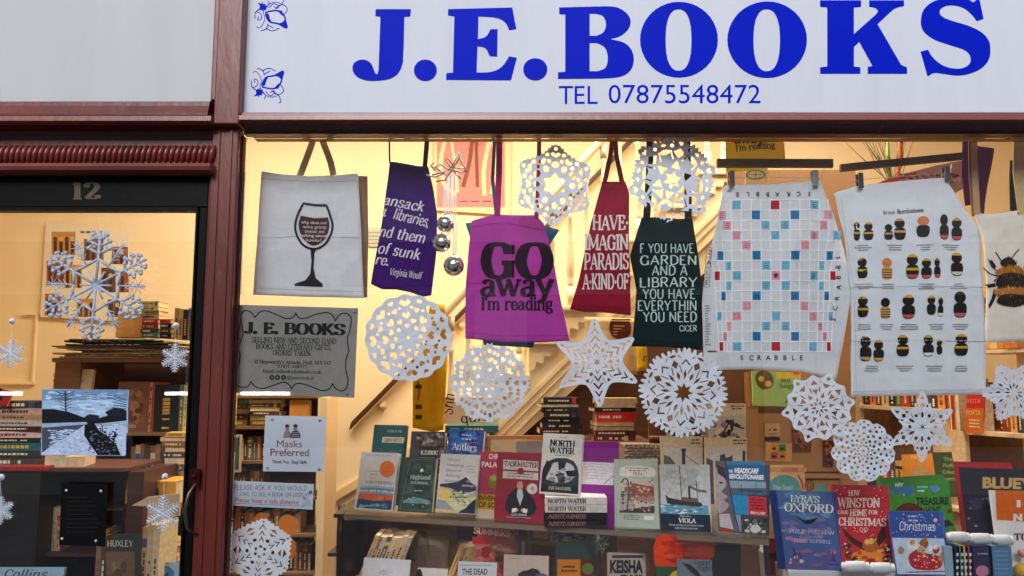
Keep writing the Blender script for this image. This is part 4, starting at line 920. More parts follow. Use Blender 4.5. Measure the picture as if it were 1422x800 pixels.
# ================================================================== PAPER SNOWFLAKES
def flake(cx, cy, r, N, outline, holes, Y, label, rot=0.0, seed=1.0, ry=None, crease=.015, sm=False, col=(234, 240, 254)):
    ry = ry or r; h = math.pi / N
    pol = lambda a, q: (cx + r * q * math.sin(a + rot), cy - ry * q * math.cos(a + rot))
    pts = []
    for k in range(N):
        for a, q in reversed([o for o in outline if o[0] > 1e-6]): pts.append((k * 2 * h - a * h, q)) 
        for a, q in outline:
            if a < 1 - 1e-6 or True: pts.append((k * 2 * h + a * h, q))
    cl = []
    for a, q in pts:
        if not cl or abs(a - cl[-1][0]) > 1e-4 or abs(q - cl[-1][1]) > 1e-4: cl.append((a, q))
    if abs(cl[0][1] - cl[-1][1]) < 1e-4 and abs((cl[-1][0] - cl[0][0]) - 2 * math.pi) < 1e-3: cl.pop()
    oc = [pol(*p) for p in cl]
    if sm: oc = _cr(oc, True, 2)
    hs = []
    def shape(a, q, ta, rr_, kind, mir):
        """local frame at (angle a, radius q): t tangential, n radial"""
        loc = []
        if kind == 'e': loc = [(ta * math.cos(x), rr_ * math.sin(x)) for x in [2 * math.pi * i / 10 for i in range(10)]]
        elif kind == 'd': loc = [(ta, 0), (0, rr_), (-ta, 0), (0, -rr_)]
        elif kind == 't': loc = [(ta, -rr_), (0, rr_), (-ta, -rr_)]
        elif kind == 'u': loc = [(ta, rr_), (0, -rr_), (-ta, rr_)]
        elif kind == 'v': loc = [(0, rr_), (ta, -rr_), (ta * .55, -rr_ * .9), (0, rr_ * .25), (-ta * .55, -rr_ * .9), (-ta, -rr_)]
        elif kind == 'b': loc = [(-ta, rr_ * .3), (-ta * .5, rr_), (0, rr_ * .35), (ta * .5, rr_), (ta, rr_ * .3), (ta * .6, -rr_ * .5), (0, -rr_), (-ta * .6, -rr_ * .5)]
        elif kind == 's': loc = [(ta * (.2 - 1.0), -rr_), (ta * (.2 - .35), -rr_), (ta * 1.0, rr_), (ta * .4, rr_)]
        elif kind == 'l': loc = [(ta * math.cos(x) * (1 if math.cos(x) > 0 else .35), rr_ * math.sin(x)) for x in [2 * math.pi * i / 8 for i in range(8)]]
        o = []
        for lx, ly in loc:
            lx *= mir; x = lx; y = q + ly
            px = x * math.cos(a + rot) + y * math.sin(a + rot); py = -x * math.sin(a + rot) + y * math.cos(a + rot)
            o.append((cx + r * px, cy - ry * py))
        return o
    for hh_ in holes:
        af, q, ta, rr_, kind = hh_
        if q == 0: # star centre
            hs.append([(cx + r * (rr_ if i % 2 else ta) * math.sin(math.pi * i / N + rot), cy - ry * (rr_ if i % 2 else ta) * math.cos(math.pi * i / N + rot)) for i in range(2 * N)]); continue
        for k in range(N):
            if af in (0, 1): hs.append(shape(k * 2 * h + af * h, q, ta, rr_, kind, 1))
            else:
                hs.append(shape(k * 2 * h + af * h, q, ta, rr_, kind, 1)); hs.append(shape(k * 2 * h - af * h, q, ta, rr_, kind, -1))
    c = P(cx, cy, Y); W2 = lambda l: [(lambda p: (p.x, p.z))(P(x, y, Y)) for x, y in l]
    mb = MB(col); mb.prism(W2(oc), Y, Y + .0006, col, [W2(q) for q in hs])
    R0 = r * .0023
    bm_ = bmesh.new(); vs_ = [bm_.verts.new(v) for v in mb.v]
    for f_ in mb.f:
        try: bm_.faces.new([vs_[i] for i in f_])
        except ValueError: pass
    bmesh.ops.triangulate(bm_, faces=bm_.faces[:])
    for _ in range(5):
        le = [e for e in bm_.edges if e.calc_length() > .011]
        if not le: break
        bmesh.ops.subdivide_edges(bm_, edges=le, cuts=1); bmesh.ops.triangulate(bm_, faces=[f for f in bm_.faces if len(f.verts) > 3])
    bm_.verts.index_update(); mb.v = [tuple(v.co) for v in bm_.verts]; mb.f = [tuple(v.index for v in f.verts) for f in bm_.faces]; mb.c = [lin(col)] * len(mb.f); bm_.free()
    nv = []
    for v in mb.v:
        dx, dz = v[0] - c.x, v[2] - c.z; an = math.atan2(dx, dz) - rot; rr = math.hypot(dx, dz)
        f = abs(((an / h) % 2) - 1) - .5
        y = v[1] + crease * f * rr / R0 * .6 + _N.noise(Vector((v[0] * 14, v[2] * 14, seed))) * .006 * (rr / R0)
        nv.append((v[0], y, v[2]))
    mb.v = nv
    o = mb.build('paper_snowflake', 'paper'); o.location = (0, 0, 0)
    # origin at the flake's centre
    me = o.data
    for vv in me.vertices: vv.co -= c
    o.location = c; o.rotation_euler = (R.uniform(-.09, .09), 0, R.uniform(-.12, .12))
    return tag(o, label, 'paper snowflake', 'white cut paper snowflakes on the window')

flake(770, 257, 57, 6, [(0, 1.0), (.12, .96), (.2, .98), (.3, .90), (.38, .93), (.48, .84), (.58, .86), (.72, .80), (.85, .83), (1, .78)],
      [(0, 0, .30, .20, 'x'), (0, .50, .10, .08, 'e'), (0, .74, .13, .07, 'b'), (0, .89, .05, .05, 'e'), (1, .44, .07, .08, 'e'), (1, .64, .11, .07, 'b'), (.5, .60, .05, .05, 'e'), (.52, .76, .06, .05, 'e')],
      .075, 'lobed paper snowflake with a sunburst centre between the magenta and red totes', .04, 1.0)
flake(934, 250, 64, 6, [(0, .97), (.10, 1.0), (.2, .95), (.26, .86), (.34, .90), (.42, .82), (.5, .88), (.6, .93), (.7, .86), (.8, .92), (.9, .84), (1, .88)],
      [(0, 0, .20, .11, 'x'), (0, .36, .10, .10, 't'), (1, .38, .13, .09, 'u'), (0, .62, .13, .11, 'd'), (1, .62, .12, .06, 'e'), (.5, .56, .05, .10, 's'), (.5, .76, .05, .05, 'd'), (0, .84, .07, .06, 'b'), (1, .77, .07, .04, 'd')],
      .075, 'lacy paper snowflake in front of the dark green tote straps', .26, 2.0)
flake(567, 469, 61, 8, [(0, 1.0), (.25, .985), (.5, .955), (.75, .985), (1, 1.0)],
      [(0, 0, .06, .03, 'x'), (0, .28, .05, .05, 'b'), (1, .40, .07, .06, 'b'), (0, .52, .10, .08, 'b'), (1, .66, .07, .06, 'b'), (0, .80, .14, .08, 'b'), (1, .86, .07, .05, 'b'), (.5, .70, .035, .035, 'e')],
      .08, 'round paper snowflake with bean shaped holes under the purple tote', -.1, 3.0, sm=True)
flake(680, 532, 62, 6, [(0, .90), (.12, .86), (.2, .93), (.3, .84), (.4, .86), (.5, .79), (.62, .84), (.75, .80), (.88, .90), (1, .86)],
      [(0, .14, .04, .06, 'd'), (1, .30, .05, .05, 'b'), (0, .40, .06, .05, 'e'), (.5, .48, .05, .05, 'e'), (1, .52, .09, .06, 'b'), (0, .60, .06, .07, 'b'), (.42, .66, .05, .05, 'l'), (1, .72, .05, .05, 'e'), (0, .78, .05, .05, 'e'), (.7, .68, .04, .05, 'e')],
      .08, 'wide frilly paper snowflake just below the magenta tote', math.pi / 6, 4.0, sm=True)
flake(829, 503, 62, 6, [(0, 1.0), (.08, .985), (.18, .90), (.32, .78), (.5, .68), (.75, .60), (1, .57)],
      [(0, 0, .09, .04, 'x'), (0, .22, .06, .06, 'v'), (0, .37, .10, .075, 'v'), (0, .54, .125, .08, 'v'), (0, .71, .10, .075, 'v'), (0, .86, .03, .045, 'd'), (1, .30, .05, .06, 'd'), (1, .46, .05, .04, 'u'), (.6, .44, .022, .06, 's')],
      .08, 'star shaped paper snowflake under the red tote', -.06, 5.0)
flake(949, 545, 63, 8, [(0, .93), (.08, 1.0), (.2, .99), (.26, .90), (.34, .88), (.42, .98), (.54, .98), (.62, .88), (.7, .87), (.78, .96), (.9, .97), (1, .88)],
      [(0, 0, .22, .12, 'x'), (0, .40, .035, .12, 'd'), (1, .38, .04, .10, 'd'), (.5, .52, .04, .09, 's'), (0, .68, .12, .07, 'v'), (1, .64, .08, .10, 'd'), (1, .82, .08, .03, 'e'), (.5, .80, .05, .03, 's')],
      .085, 'round paper snowflake with frilled rim and burst centre under the dark green tote', .1, 6.0)
flake(1137, 566, 51, 6, [(0, 1.0), (.12, .97), (.3, .86), (.5, .82), (.7, .83), (.85, .87), (1, .90)],
      [(0, .15, .04, .07, 't'), (1, .20, .03, .07, 'd'), (0, .37, .06, .08, 't'), (1, .42, .08, .08, 'u'), (.5, .50, .035, .09, 'l'), (0, .62, .12, .06, 'u'), (1, .70, .10, .07, 't'), (0, .84, .06, .07, 'd'), (.48, .72, .03, .05, 's')],
      .085, 'angular paper snowflake at the lower corner of the word game towel', .35, 7.0)
_ho = [(0, 0, .07, .04, 'x')]
_ho += [(0, .17, .04, .04, 'd'), (1, .27, .04, .045, 'd'), (0, .36, .045, .05, 'e'), (1, .47, .055, .05, 'd'), (0, .56, .06, .05, 'd'), (1, .66, .06, .055, 'd'), (0, .74, .055, .045, 'e'), (.5, .84, .035, .04, 'd'), (0, .92, .04, .035, 'e')]
flake(1199, 626, 43.5, 11, [(0, 1.0), (.4, .99), (.6, .97), (.8, .93), (1, .90)], _ho, .085, 'small round doily like paper snowflake full of tiny holes', .05, 8.0)
flake(1281, 593, 50, 6, [(0, 1.0), (.14, .95), (.24, .84), (.36, .78), (.46, .66), (.6, .70), (.75, .60), (1, .56)],
      [(0, 0, .12, .03, 'x'), (0, .34, .04, .09, 'e'), (1, .36, .05, .05, 'e'), (.5, .42, .03, .07, 's'), (0, .60, .07, .07, 'd'), (0, .83, .05, .06, 't'), (.42, .60, .03, .04, 'e')],
      .085, 'six pointed paper snowflake below the bumblebee towel', .02, 9.0)
flake(1408, 545, 45, 6, [(0, 1.0), (.1, .93), (.2, .97), (.3, .86), (.42, .88), (.5, .76), (.62, .80), (.75, .70), (.88, .74), (1, .66)],
      [(0, .20, .03, .10, 'd'), (1, .22, .03, .09, 'd'), (.5, .44, .025, .12, 's'), (0, .48, .05, .08, 'l'), (1, .48, .04, .10, 'd'), (0, .70, .05, .06, 'd'), (.4, .66, .022, .07, 's')],
      .085, 'paper snowflake with long slits at the right edge of the window', .5, 10.0)
flake(361, 766, 46, 6, [(0, .96), (.14, 1.0), (.28, .92), (.4, .96), (.5, .88), (.65, .93), (.8, .86), (1, .93)],
      [(0, .15, .06, .05, 'd'), (1, .38, .06, .05, 'e'), (0, .38, .08, .09, 'v'), (0, .56, .10, .08, 'v'), (0, .74, .12, .08, 'v'), (1, .58, .12, .04, 'u'), (1, .74, .14, .05, 't'), (0, .89, .04, .04, 'd')],
      .085, 'paper snowflake with chevron slits low beside the pilaster', .1, 11.0)

# ================================================================== SILVER SNOWFLAKES ON THE DOOR
def glitter_flake(cx, cy, r, label):
    Y = -.035; t = thing('glitter_snowflake', P(cx, cy, Y), label, 'snowflake ornament'); c = P(cx, cy, Y); s = r * .0022
    def pt(an, q, y=0): return Vector((c.x + s * q * math.sin(an), Y + y, c.z + s * q * math.cos(an)))
    GC = (176, 190, 212)
    for k in range(6):
        a = k * math.pi / 3 + .03
        mb = MB(GC); mb.tube([pt(a, .0), pt(a, 1.0)], .0042, 6); mb.ball(pt(a, 1.02), .0056, 8, 6)
        for q, w in ((.60, .20), (.74, .20), (.86, .13)):
            for sg in (-1, 1):
                e = pt(a, q + .10) + (pt(a + sg * math.pi / 2, w) - c); mb.tube([pt(a, q), e], .0040, 5); mb.ball(e, .0068, 7, 5); mb.ball(pt(a, q + .13) + (pt(a + sg * math.pi / 2, w * .8) - c), .0056, 7, 5)
                e2 = pt(a, q + .05) + (pt(a + sg * math.pi / 2, w * .55) - c); mb.ball(e2, .0062, 7, 5)
        for sg in (-1, 1): mb.tube([pt(a, .50), pt(a + sg * math.pi / 6, .42)], .0045, 5)
        mb.build('arm', 'glitter', t, True)
        b = a + math.pi / 6
        mb = MB(GC); mb.tube([pt(b, .0), pt(b, .30)], .003, 5); mb.tube([pt(b, .42), pt(b, .93)], .0026, 5)
        for q, w in ((.54, .09), (.62, .09)):
            for sg in (-1, 1): mb.tube([pt(b, q), pt(b, q + .09) + (pt(b + sg * math.pi / 2, w) - c)], [.0022, .001], 4)
        for j in range(8): mb.tube([pt(b, .80), pt(b, .80) + (pt(b + j * math.pi / 4 + .4, .16) - c)], [.002, .0006], 4)
        mb.build('spike', 'glitter', t, True)
    mb = MB(GC); mb.ball(c, .008, 10, 8, sc=(1, .6, 1))
    for j in range(12): mb.tube([c, pt(j * math.pi / 6, .2)], [.004, .001], 5)
    mb.build('centre', 'glitter', t, True)
    mb = MB((220, 215, 200)); mb.tube([pt(.03, 1.04), P(cx + 4, cy - r - 22, -.0115)], .0008, 4); mb.build('thread', 'canvas', t)
glitter_flake(133, 396, 73, 'large glittery blue silver snowflake hung in the door glass')
def small_flake(cx, cy, r, cup, label):
    Y = .012; t = thing('silver_snowflake', P(cx, cy, Y), label, 'snowflake ornament', 'small silver snowflakes on the door glass'); c = P(cx, cy, Y); s = r * .00222
    def pt(an, q, y=0): return Vector((c.x + s * q * math.sin(an), Y + y, c.z + s * q * math.cos(an)))
    for k in range(6):
        a = k * math.pi / 3
        mb = MB((206, 214, 226)); mb.tube([pt(a, 0), pt(a, 1)], [.0032, .0016], 5); mb.ball(pt(a, .2), .004, 6, 4)
        for q, w in ((.18, .16), (.34, .26), (.5, .30), (.66, .26), (.82, .16)):
            for sg in (-1, 1): mb.tube([pt(a, q), pt(a, q + .14) + (pt(a + sg * math.pi / 2, w) - c)], [.0026, .0014], 4)
        mb.build('arm', 'glitter', t)
    if cup:
        mb = MB((225, 225, 230)); q = P(cx + cup[0], cy + cup[1], Y); mb.lathe(q, [(.010, .007), (.009, .003), (.003, 0), (.003, -.006)], 10, axis=(0, 1, 0)); mb.build('suction_cup', 'plastic', t, True)
        mb = MB((230, 230, 235)); mb.tube([pt(0, 1), q], .0006, 4); mb.build('thread', 'canvas', t)
small_flake(15, 491, 20, (0, -45), 'small silver snowflake at the left edge near the poster')
small_flake(243, 497, 20, (0, -45), 'small silver snowflake by the door stile at the level of the paper stack')
small_flake(0, 709, 19, (0, -46), 'small silver snowflake in front of the black cabinet')
small_flake(226, 714, 24, (2, -52), 'small silver snowflake in front of the cream envelope')
# ================================================================== BOOK BUILDERS
CN = [('black', (25, 22, 22)), ('charcoal', (65, 62, 62)), ('grey', (130, 128, 125)), ('white', (228, 224, 216)), ('cream', (214, 190, 145)), ('tan', (170, 125, 80)),
      ('brown', (95, 62, 40)), ('dark red', (105, 25, 25)), ('red', (185, 40, 35)), ('orange', (220, 125, 40)), ('yellow', (225, 180, 50)), ('olive', (110, 105, 50)),
      ('green', (60, 120, 60)), ('dark green', (30, 60, 45)), ('teal', (40, 115, 115)), ('pale blue', (130, 170, 200)), ('blue', (50, 85, 150)), ('navy', (28, 36, 70)), ('purple', (90, 45, 110)), ('pink', (215, 130, 140))]
def cname(c): return min(CN, key=lambda n: sum((a - b) ** 2 for a, b in zip(n[1], c)))[0]
ORD = ['topmost', 'second', 'third', 'fourth', 'fifth', 'sixth', 'seventh', 'eighth', 'ninth', 'tenth', 'eleventh', 'twelfth', 'thirteenth', 'fourteenth', 'fifteenth', 'sixteenth', 'seventeenth', 'eighteenth', 'nineteenth', 'twentieth', 'twenty-first', 'twenty-second', 'twenty-third', 'twenty-fourth']
PG = (222, 200, 160)
def book(label, bl, br, tl, Yl, Yr=None, lean=12, th=.018, col=(200, 200, 200), art=None, spine=None, name='book', cat='book', group=None, pages=PG, mt='printed', side='l'):
    """a closed book shown by its front; corners in photograph pixels on the leaning cover"""
    Yr = Yl if Yr is None else Yr
    p0, p1 = P(*bl, Yl), P(*br, Yr); u = p1 - p0
    nb = Vector((-u.y, u.x, 0)).normalized()
    if nb.y < 0: nb = -nb
    L = math.radians(lean); v0 = Vector((0, 0, math.cos(L))) + nb * math.sin(L)
    nrm = u.cross(v0).normalized()
    if nrm.y > 0: nrm = -nrm
    d = ray(*tl); q = CAM + d * ((p0 - CAM).dot(nrm) / d.dot(nrm)); v = q - p0; v -= u * (v.dot(u) / u.dot(u))
    back = -nrm * th
    t = thing(name, p0 + u * .5 + back * .5, label, cat, group)
    ue, ve = u.normalized(), v.normalized(); ct = min(.0025, th * .16)
    m = MB(col); sc_ = spine or col
    m.obox(p0, u, v, -nrm * ct); m.obox(p0 + back + nrm * ct, u, v, -nrm * ct)
    s0 = p0 if side == 'l' else p0 + u - ue * ct
    m.obox(s0 - nrm * ct, ue * ct, v, -nrm * (th - 2 * ct), sc_)
    m.build('cover', mt, t)
    m = MB(pages); i = min(.003, th * .2)
    if th > .004:
        a0 = p0 + ue * (ct if side == 'l' else i) + ve * i - nrm * ct
        m.obox(a0, ue * (u.length - ct - i), ve * (v.length - 2 * i), -nrm * (th - 2 * ct)); m.build('pages', 'pages', t)
    if art:
        a = Art(); art(a); a.build(plane_map(p0, nrm), 'cover_print', 'ink', t, .00025, .0008)
    return t
def bil(tl, tr, br, bl):
    """unit square (u right, v down) -> pixel quad"""
    return lambda u, v: tuple((tl[k] * (1 - u) + tr[k] * u) * (1 - v) + (bl[k] * (1 - u) + br[k] * u) * v for k in (0, 1))
def q2(a, g, u0, v0, u1, v1, col, n=1): a.quad(g(u0, v0), g(u1, v0), g(u1, v1), g(u0, v1), col, n, n)
def pl(a, g, pts, col, sm=False):
    p = [g(*x) for x in pts]; a.poly(_cr(p, True, 3) if sm else p, col)
def tx(a, g, s, u0, v, u1, hv, col, **k):
    p, q, r_ = g(u0, v), g(u1, v), g(u0, v - hv); w = math.hypot(q[0] - p[0], q[1] - p[1]); h = math.hypot(r_[0] - p[0], r_[1] - p[1])
    a.text(s, p[0], p[1], h, col, w, rot=math.atan2(q[1] - p[1], q[0] - p[0]), **k)
def dash(a, g, rows, u0, u1, hv, col, r=R):
    for v in rows:
        w = r.uniform(.6, 1) * (u1 - u0) / 2; c = (u0 + u1) / 2; x = c - w
        while x < c + w:
            e = min(c + w, x + r.uniform(.03, .10)); q2(a, g, x, v - hv, e, v, col); a.lay -= .9; x = e + .02
def spine_marks(m, o, u, v, n, col, vertical, r=R):
    """dashes standing for a spine title, on rectangle o + s*u + t*v, n outward"""
    L, H = u.length, v.length; k = n * .0004
    ln = (u, v) if not vertical else (v, u)
    a, b = ln; s = r.uniform(.06, .15)
    tc = (235, 225, 200) if sum(col) < 380 else (60, 45, 40)
    if r.random() < .25: tc = (215, 170, 70) if sum(col) < 300 else (150, 35, 35)
    hb = r.uniform(.28, .42)
    if r.random() < .4:
        c = jit(r.choice([(200, 60, 50), (230, 210, 150), (60, 80, 120), (30, 30, 30)]), 15); x = r.uniform(.70, .85)
        m.poly([o + a * x + b * .02 + k, o + a * (x + .1) + b * .02 + k, o + a * (x + .1) + b * .98 + k, o + a * x + b * .98 + k], c)
    while s < .68:
        e = s + r.uniform(.025, .075)
        if r.random() < .86: m.poly([o + a * s + b * hb + k * 2, o + a * e + b * hb + k * 2, o + a * e + b * (1 - hb) + k * 2, o + a * s + b * (1 - hb) + k * 2], tc)
        s = e + .018
def flatbook(where, idx, x0, x1, y0, y1, Y, col, depth=.14, group=None, yaw=None, pages_front=False, text=None, tcol=None, label=None):
    """a book lying flat, spine (or page edges) to the viewer; y0 top px, y1 bottom px"""
    a, b = P(x0, y1, Y), P(x1, y1, Y); z1 = P(x0, y0, Y).z - .0006
    yaw = R.uniform(-.10, .10) if yaw is None else yaw; w = b.x - a.x
    c = Vector(((a.x + b.x) / 2, Y, a.z)); u = Vector((math.cos(yaw), math.sin(yaw), 0)); d = Vector((-u.y, u.x, 0))
    o = c - u * (w / 2); h = z1 - a.z; ct = min(.002, h * .15)
    m = MB(col)
    m.obox(o, u * w, d * depth, Vector((0, 0, ct))); m.obox(o + Vector((0, 0, h - ct)), u * w, d * depth, Vector((0, 0, ct)))
    if pages_front: m.obox(o + Vector((0, 0, ct)) + d * .002 + u * .001, u * (w - .002), d * (depth - .004), Vector((0, 0, h - 2 * ct)), jit(PG, 12))
    else:
        m.obox(o + Vector((0, 0, ct)), u * w, d * ct, Vector((0, 0, h - 2 * ct)))
        m.obox(o + Vector((0, 0, ct)) + d * ct + u * .002, u * (w - .004), d * (depth - ct - .003), Vector((0, 0, h - 2 * ct)), jit(PG, 12))
        if not text: spine_marks(m, o, u * w, Vector((0, 0, h)), -d, col, False)
    for i, v in enumerate(m.v): m.v[i] = tuple(Vector(v) - c)
    ob = m.build('book', 'spine'); ob.location = c
    tag(ob, label or f"{cname(col)} book, {ORD[idx]} in the {where}", 'book', group)
    if text:
        ar = Art(); hh = (y1 - y0)
        ar.text(text, x0 + 4, y1 - hh * .22, hh * .55, tcol or (40, 36, 36), (x1 - x0) * .62, font='serif', thick=2, thin=.9)
        q = ar.build(plane_map(o - d * .0004, -d), 'spine_print', 'ink', ob, .0003)
    return ob
def stack(where, x0, x1, ys, Y, cols, depth=.14, group=None, jx=3, pf=()):
    for i in range(len(ys) - 1):
        j0, j1 = R.uniform(-jx, jx), R.uniform(-jx, jx)
        flatbook(where, i, x0 + j0, x1 + j1, ys[i], ys[i + 1], Y + R.uniform(0, .01), jit(cols[i % len(cols)], 10), depth, group, pages_front=i in pf)
def upright(where, xs, y0, y1, Y, cols, depth=.13, group=None, jy=5, Y2=None, lean=0.0):
    """books standing in a row, spines out; xs pixel boundaries; Y may run to Y2"""
    n = len(xs) - 1
    for i in range(n):
        Ya = Y if Y2 is None else Y + (Y2 - Y) * i / n; Yb_ = Ya if Y2 is None else Y + (Y2 - Y) * (i + 1) / n
        col = jit(cols[i % len(cols)], 12); yb = y1 if not isinstance(y1, tuple) else y1[0] + (y1[1] - y1[0]) * i / n
        yt = (y0 if not isinstance(y0, tuple) else y0[0] + (y0[1] - y0[0]) * i / n) + R.uniform(0, jy)
        a, b = P(xs[i], yb, Ya), P(xs[i + 1], yb, Yb_); b.z = a.z
        u = (b - a) * .985; h = P(xs[i], yt, Ya).z - a.z; d = Vector((-u.y, u.x, 0)).normalized()
        if d.y < 0: d = -d
        v = Vector((lean * h, 0, h)); w = u.length; ct = min(.002, w * .15); un = u.normalized()
        m = MB(col); m.obox(a, un * ct, d * depth, v); m.obox(a + un * (w - ct), un * ct, d * depth, v); m.obox(a + un * ct, un * (w - 2 * ct), d * ct, v)
        m.obox(a + un * ct + d * ct, un * (w - 2 * ct), d * (depth - ct - .003), v * .985, jit(PG, 12))
        spine_marks(m, a, u, v, -d, col, True)
        for k, p in enumerate(m.v): m.v[k] = tuple(Vector(p) - a)
        ob = m.build('book', 'spine'); ob.location = a
        tag(ob, f"{cname(col)} spine, {ORD[i] if i else 'first'} from left, {where}", 'book', group)
def board(name, m_, parent, x0, x1, y0, y1, Y0, Y1, col):
    a, b = P(x0, y1, Y0), P(x1, y0, Y0); m = MB(col); m.box(a.x, b.x, Y0, Y1, a.z, b.z); return m.build(name, m_, parent)
def panelth(name, px, Y, col, label, cat, m_='printed', th=.003, art=None, group=None, holes=()):
    """flat upright thing from a pixel outline"""
    ps = [P(x, y, Y) for x, y in px]; c = sum(ps, Vector()) / len(ps)
    m = MB(col); m.prism([(p.x - c.x, p.z - c.z) for p in ps], -th / 2, th / 2)
    o = m.build(name, m_); o.location = c; tag(o, label, cat, group)
    if art: a = Art(); art(a); a.build(lambda x, y, off: P(x, y, Y) + Vector((0, -off - th / 2, 0)), 'printing', 'ink', o, .0003)
    return o
# ================================================================== STAIRCASE
YS = 1.5
CR = (234, 212, 168)
t = thing('staircase', P(860, 640, YS), 'cream painted staircase rising to the right with turned balusters', 'staircase')
RX, RY = 47.5, 47.0
sx0, sy0 = 735 - 3 * RX, 479 + 3 * RY
NS = 9
top = []
for i in range(NS): top += [(sx0 + i * RX, sy0 - i * RY + RY), (sx0 + i * RX, sy0 - i * RY)]
top.append((sx0 + NS * RX, sy0 - (NS - 1) * RY))
low = [(sx0 + NS * RX, sy0 - (NS - 1) * RY + 98), (sx0, sy0 + RY + 56), ]
m = MB(CR); m.prism([(p.x, p.z) for p in (P(x, y, YS) for x, y in top + low)], YS, YS + .04); m.build('string', 'cream', t)
for off, w in ((22, 7), (38, 3), (52, 5)):      # mouldings along the string
    m = MB(CR); f = lambda i, o: P(sx0 + i * RX, sy0 - i * RY + RY + o, YS)
    q = [f(0, off), f(NS, off), f(NS, off + w), f(0, off + w)]
    m.prism([(p.x, p.z) for p in q], YS - .012, YS - .0005); m.build('moulding', 'cream', t)
for i in range(NS):
    x, y = sx0 + i * RX, sy0 - i * RY
    a, b = P(x - 5, y, YS), P(x + RX + 1, y - 6, YS)
    m = MB(CR); m.box(a.x, b.x, YS - .025, 2.39, a.z + .0006, b.z); bevel(m.build('tread', 'cream', t), .004)
    a, b = P(x, y + RY - 6, YS), P(x + 4, y, YS); m = MB(CR); m.box(a.x, b.x, YS + .0405, 2.39, a.z + .001, b.z); m.build('riser', 'cream', t)
    br_ = [(x + 1, y + 4), (x + RX - 4, y + 4), (x + RX - 6, y + 10), (x + RX - 14, y + 9), (x + RX - 18, y + 16), (x + RX - 27, y + 16), (x + 20, y + 26), (x + 10, y + 24), (x + 8, y + 34), (x + 1, y + 36)]
    m = MB(CR); m.prism([(p.x, p.z) for p in (P(px, py, YS) for px, py in _cr(br_[1:-1], False, 3) + [br_[-1], br_[0]])], YS - .012, YS - .0005); m.build('bracket', 'cream', t)
HR = lambda x: 429 - 1.0 * RY / RX * 1.12 * (x - 631)
for i in range(NS):
    for k in (10, 33):
        x = sx0 + i * RX + k; y = sy0 - i * RY - 6
        a = P(x, y, YS + .01); b = P(x, HR(x) + 4, YS + .01); H = b.z - a.z
        if H < .1: continue
        m = MB(CR); m.box(a.x - .016, a.x + .016, a.y - .016, a.y + .016, a.z + .0005, a.z + .10)
        m.lathe(a, [(.012, .10), (.018, .115), (.012, .13), (.019, .16), (.021, .22), (.013, H * .55), (.011, H * .70), (.017, H * .72), (.011, H * .74), (.012, H - .10), (.017, H - .085), (.012, H - .07)], 8)
        m.box(a.x - .015, a.x + .015, a.y - .015, a.y + .015, a.z + H - .07, a.z + H - .001)
        m.build('baluster', 'cream', t, True)
xa, xb = sx0, sx0 + NS * RX
m = MB(CR); A_, B_ = P(xa, HR(xa), YS + .01), P(xb, HR(xb), YS + .01); dd = (B_ - A_)
m.obox(A_ + Vector((0, -.03, 0)), dd, (0, .06, 0), (0, 0, .055)); bevel(m.build('handrail', 'cream', t), .012)
m = MB((226, 200, 150)); q = [P(x, y, YS + .05) for x, y in ((sx0, sy0 + RY + 60), (sx0 + NS * RX, sy0 - (NS - 1) * RY + 98), (1040, 420), (1040, 430), (1040, 800), (sx0, 800))]
# dark panelling under the stairs
m = MB((112, 76, 50)); q = [P(x, y, 1.62) for x, y in ((590, 800), (590, 735), (1012, 300), (1012, 800))]; m.prism([(p.x, p.z) for p in q], 1.62, 1.64); m.build('under_panel', 'wood', t)

# wall handrail and wall string
t = thing('wall_handrail', P(640, 440, YB - .06), 'dark brown handrail fixed along the cream wall beside the stairs', 'handrail')
m = MB((78, 42, 26)); A_, B_ = P(484, 598, YB - .06), P(876, 199, YB - .06); B_ = B_ + (B_ - A_) * .25; m.obox(A_, B_ - A_, (0, .045, 0), (.012, 0, .05)); bevel(m.build('rail', 'cream', t), .008)
for x in (530, 640, 760):
    y = 598 - (x - 484) * 1.018 + 12; c = P(x, y, YB - .04)
    m = MB((225, 200, 150)); m.lathe(c + Vector((0, .0395, 0)), [(.028, 0), (.026, -.01), (.010, -.02), (.010, -.05)], 10, axis=(0, 1, 0)); m.build('bracket', 'cream', t)
t = thing('wall_skirting', P(450, 720, YB - .01), 'cream sloping skirting board low on the wall left of the display', 'skirting')
for nm, q in (('board', [(385, 842), (402, 842), (456, 702), (444, 697)]), ('board', [(444.3, 696.5), (456.3, 701.5), (640, 590), (640, 578)])):
    ps = [P(x, y, YB - .015) for x, y in q]; m = MB((240, 206, 150)); m.prism([(p.x, p.z) for p in ps], YB - .025, YB - .001); bevel(m.build(nm, 'cream', t), .004)

# ================================================================== WALL POSTERS
def pink(a):
    a.rect(607, 160, 701, 288, (232, 130, 122), 20)
    def leg(pts, col, w): a.line(pts, w, col, smooth=True)
    leg([(619, 190), (612, 225), (616, 255), (633, 270)], (240, 200, 150), 6); leg([(626, 190), (632, 230), (636, 268)], (240, 200, 150), 4)
    leg([(656, 190), (652, 225), (643, 260)], (130, 76, 52), 6); leg([(661, 190), (662, 225), (663, 260)], (130, 76, 52), 5)
    leg([(681, 190), (672, 235), (673, 272)], (240, 200, 150), 6); leg([(684, 190), (688, 235), (682, 270)], (240, 200, 150), 5)
    for k in range(3): a.rect(638 + k * 16, 279, 650 + k * 16, 280.6, (120, 60, 60))
    a.text('EE', 664, 203, 5, (160, 70, 80))
panelth('poster', [(603, 150), (710, 150), (709, 299), (603, 292)], YB - .02, (236, 206, 160), 'pink poster of striding legs on the back wall behind the bells', 'poster', 'paper', .006, pink)
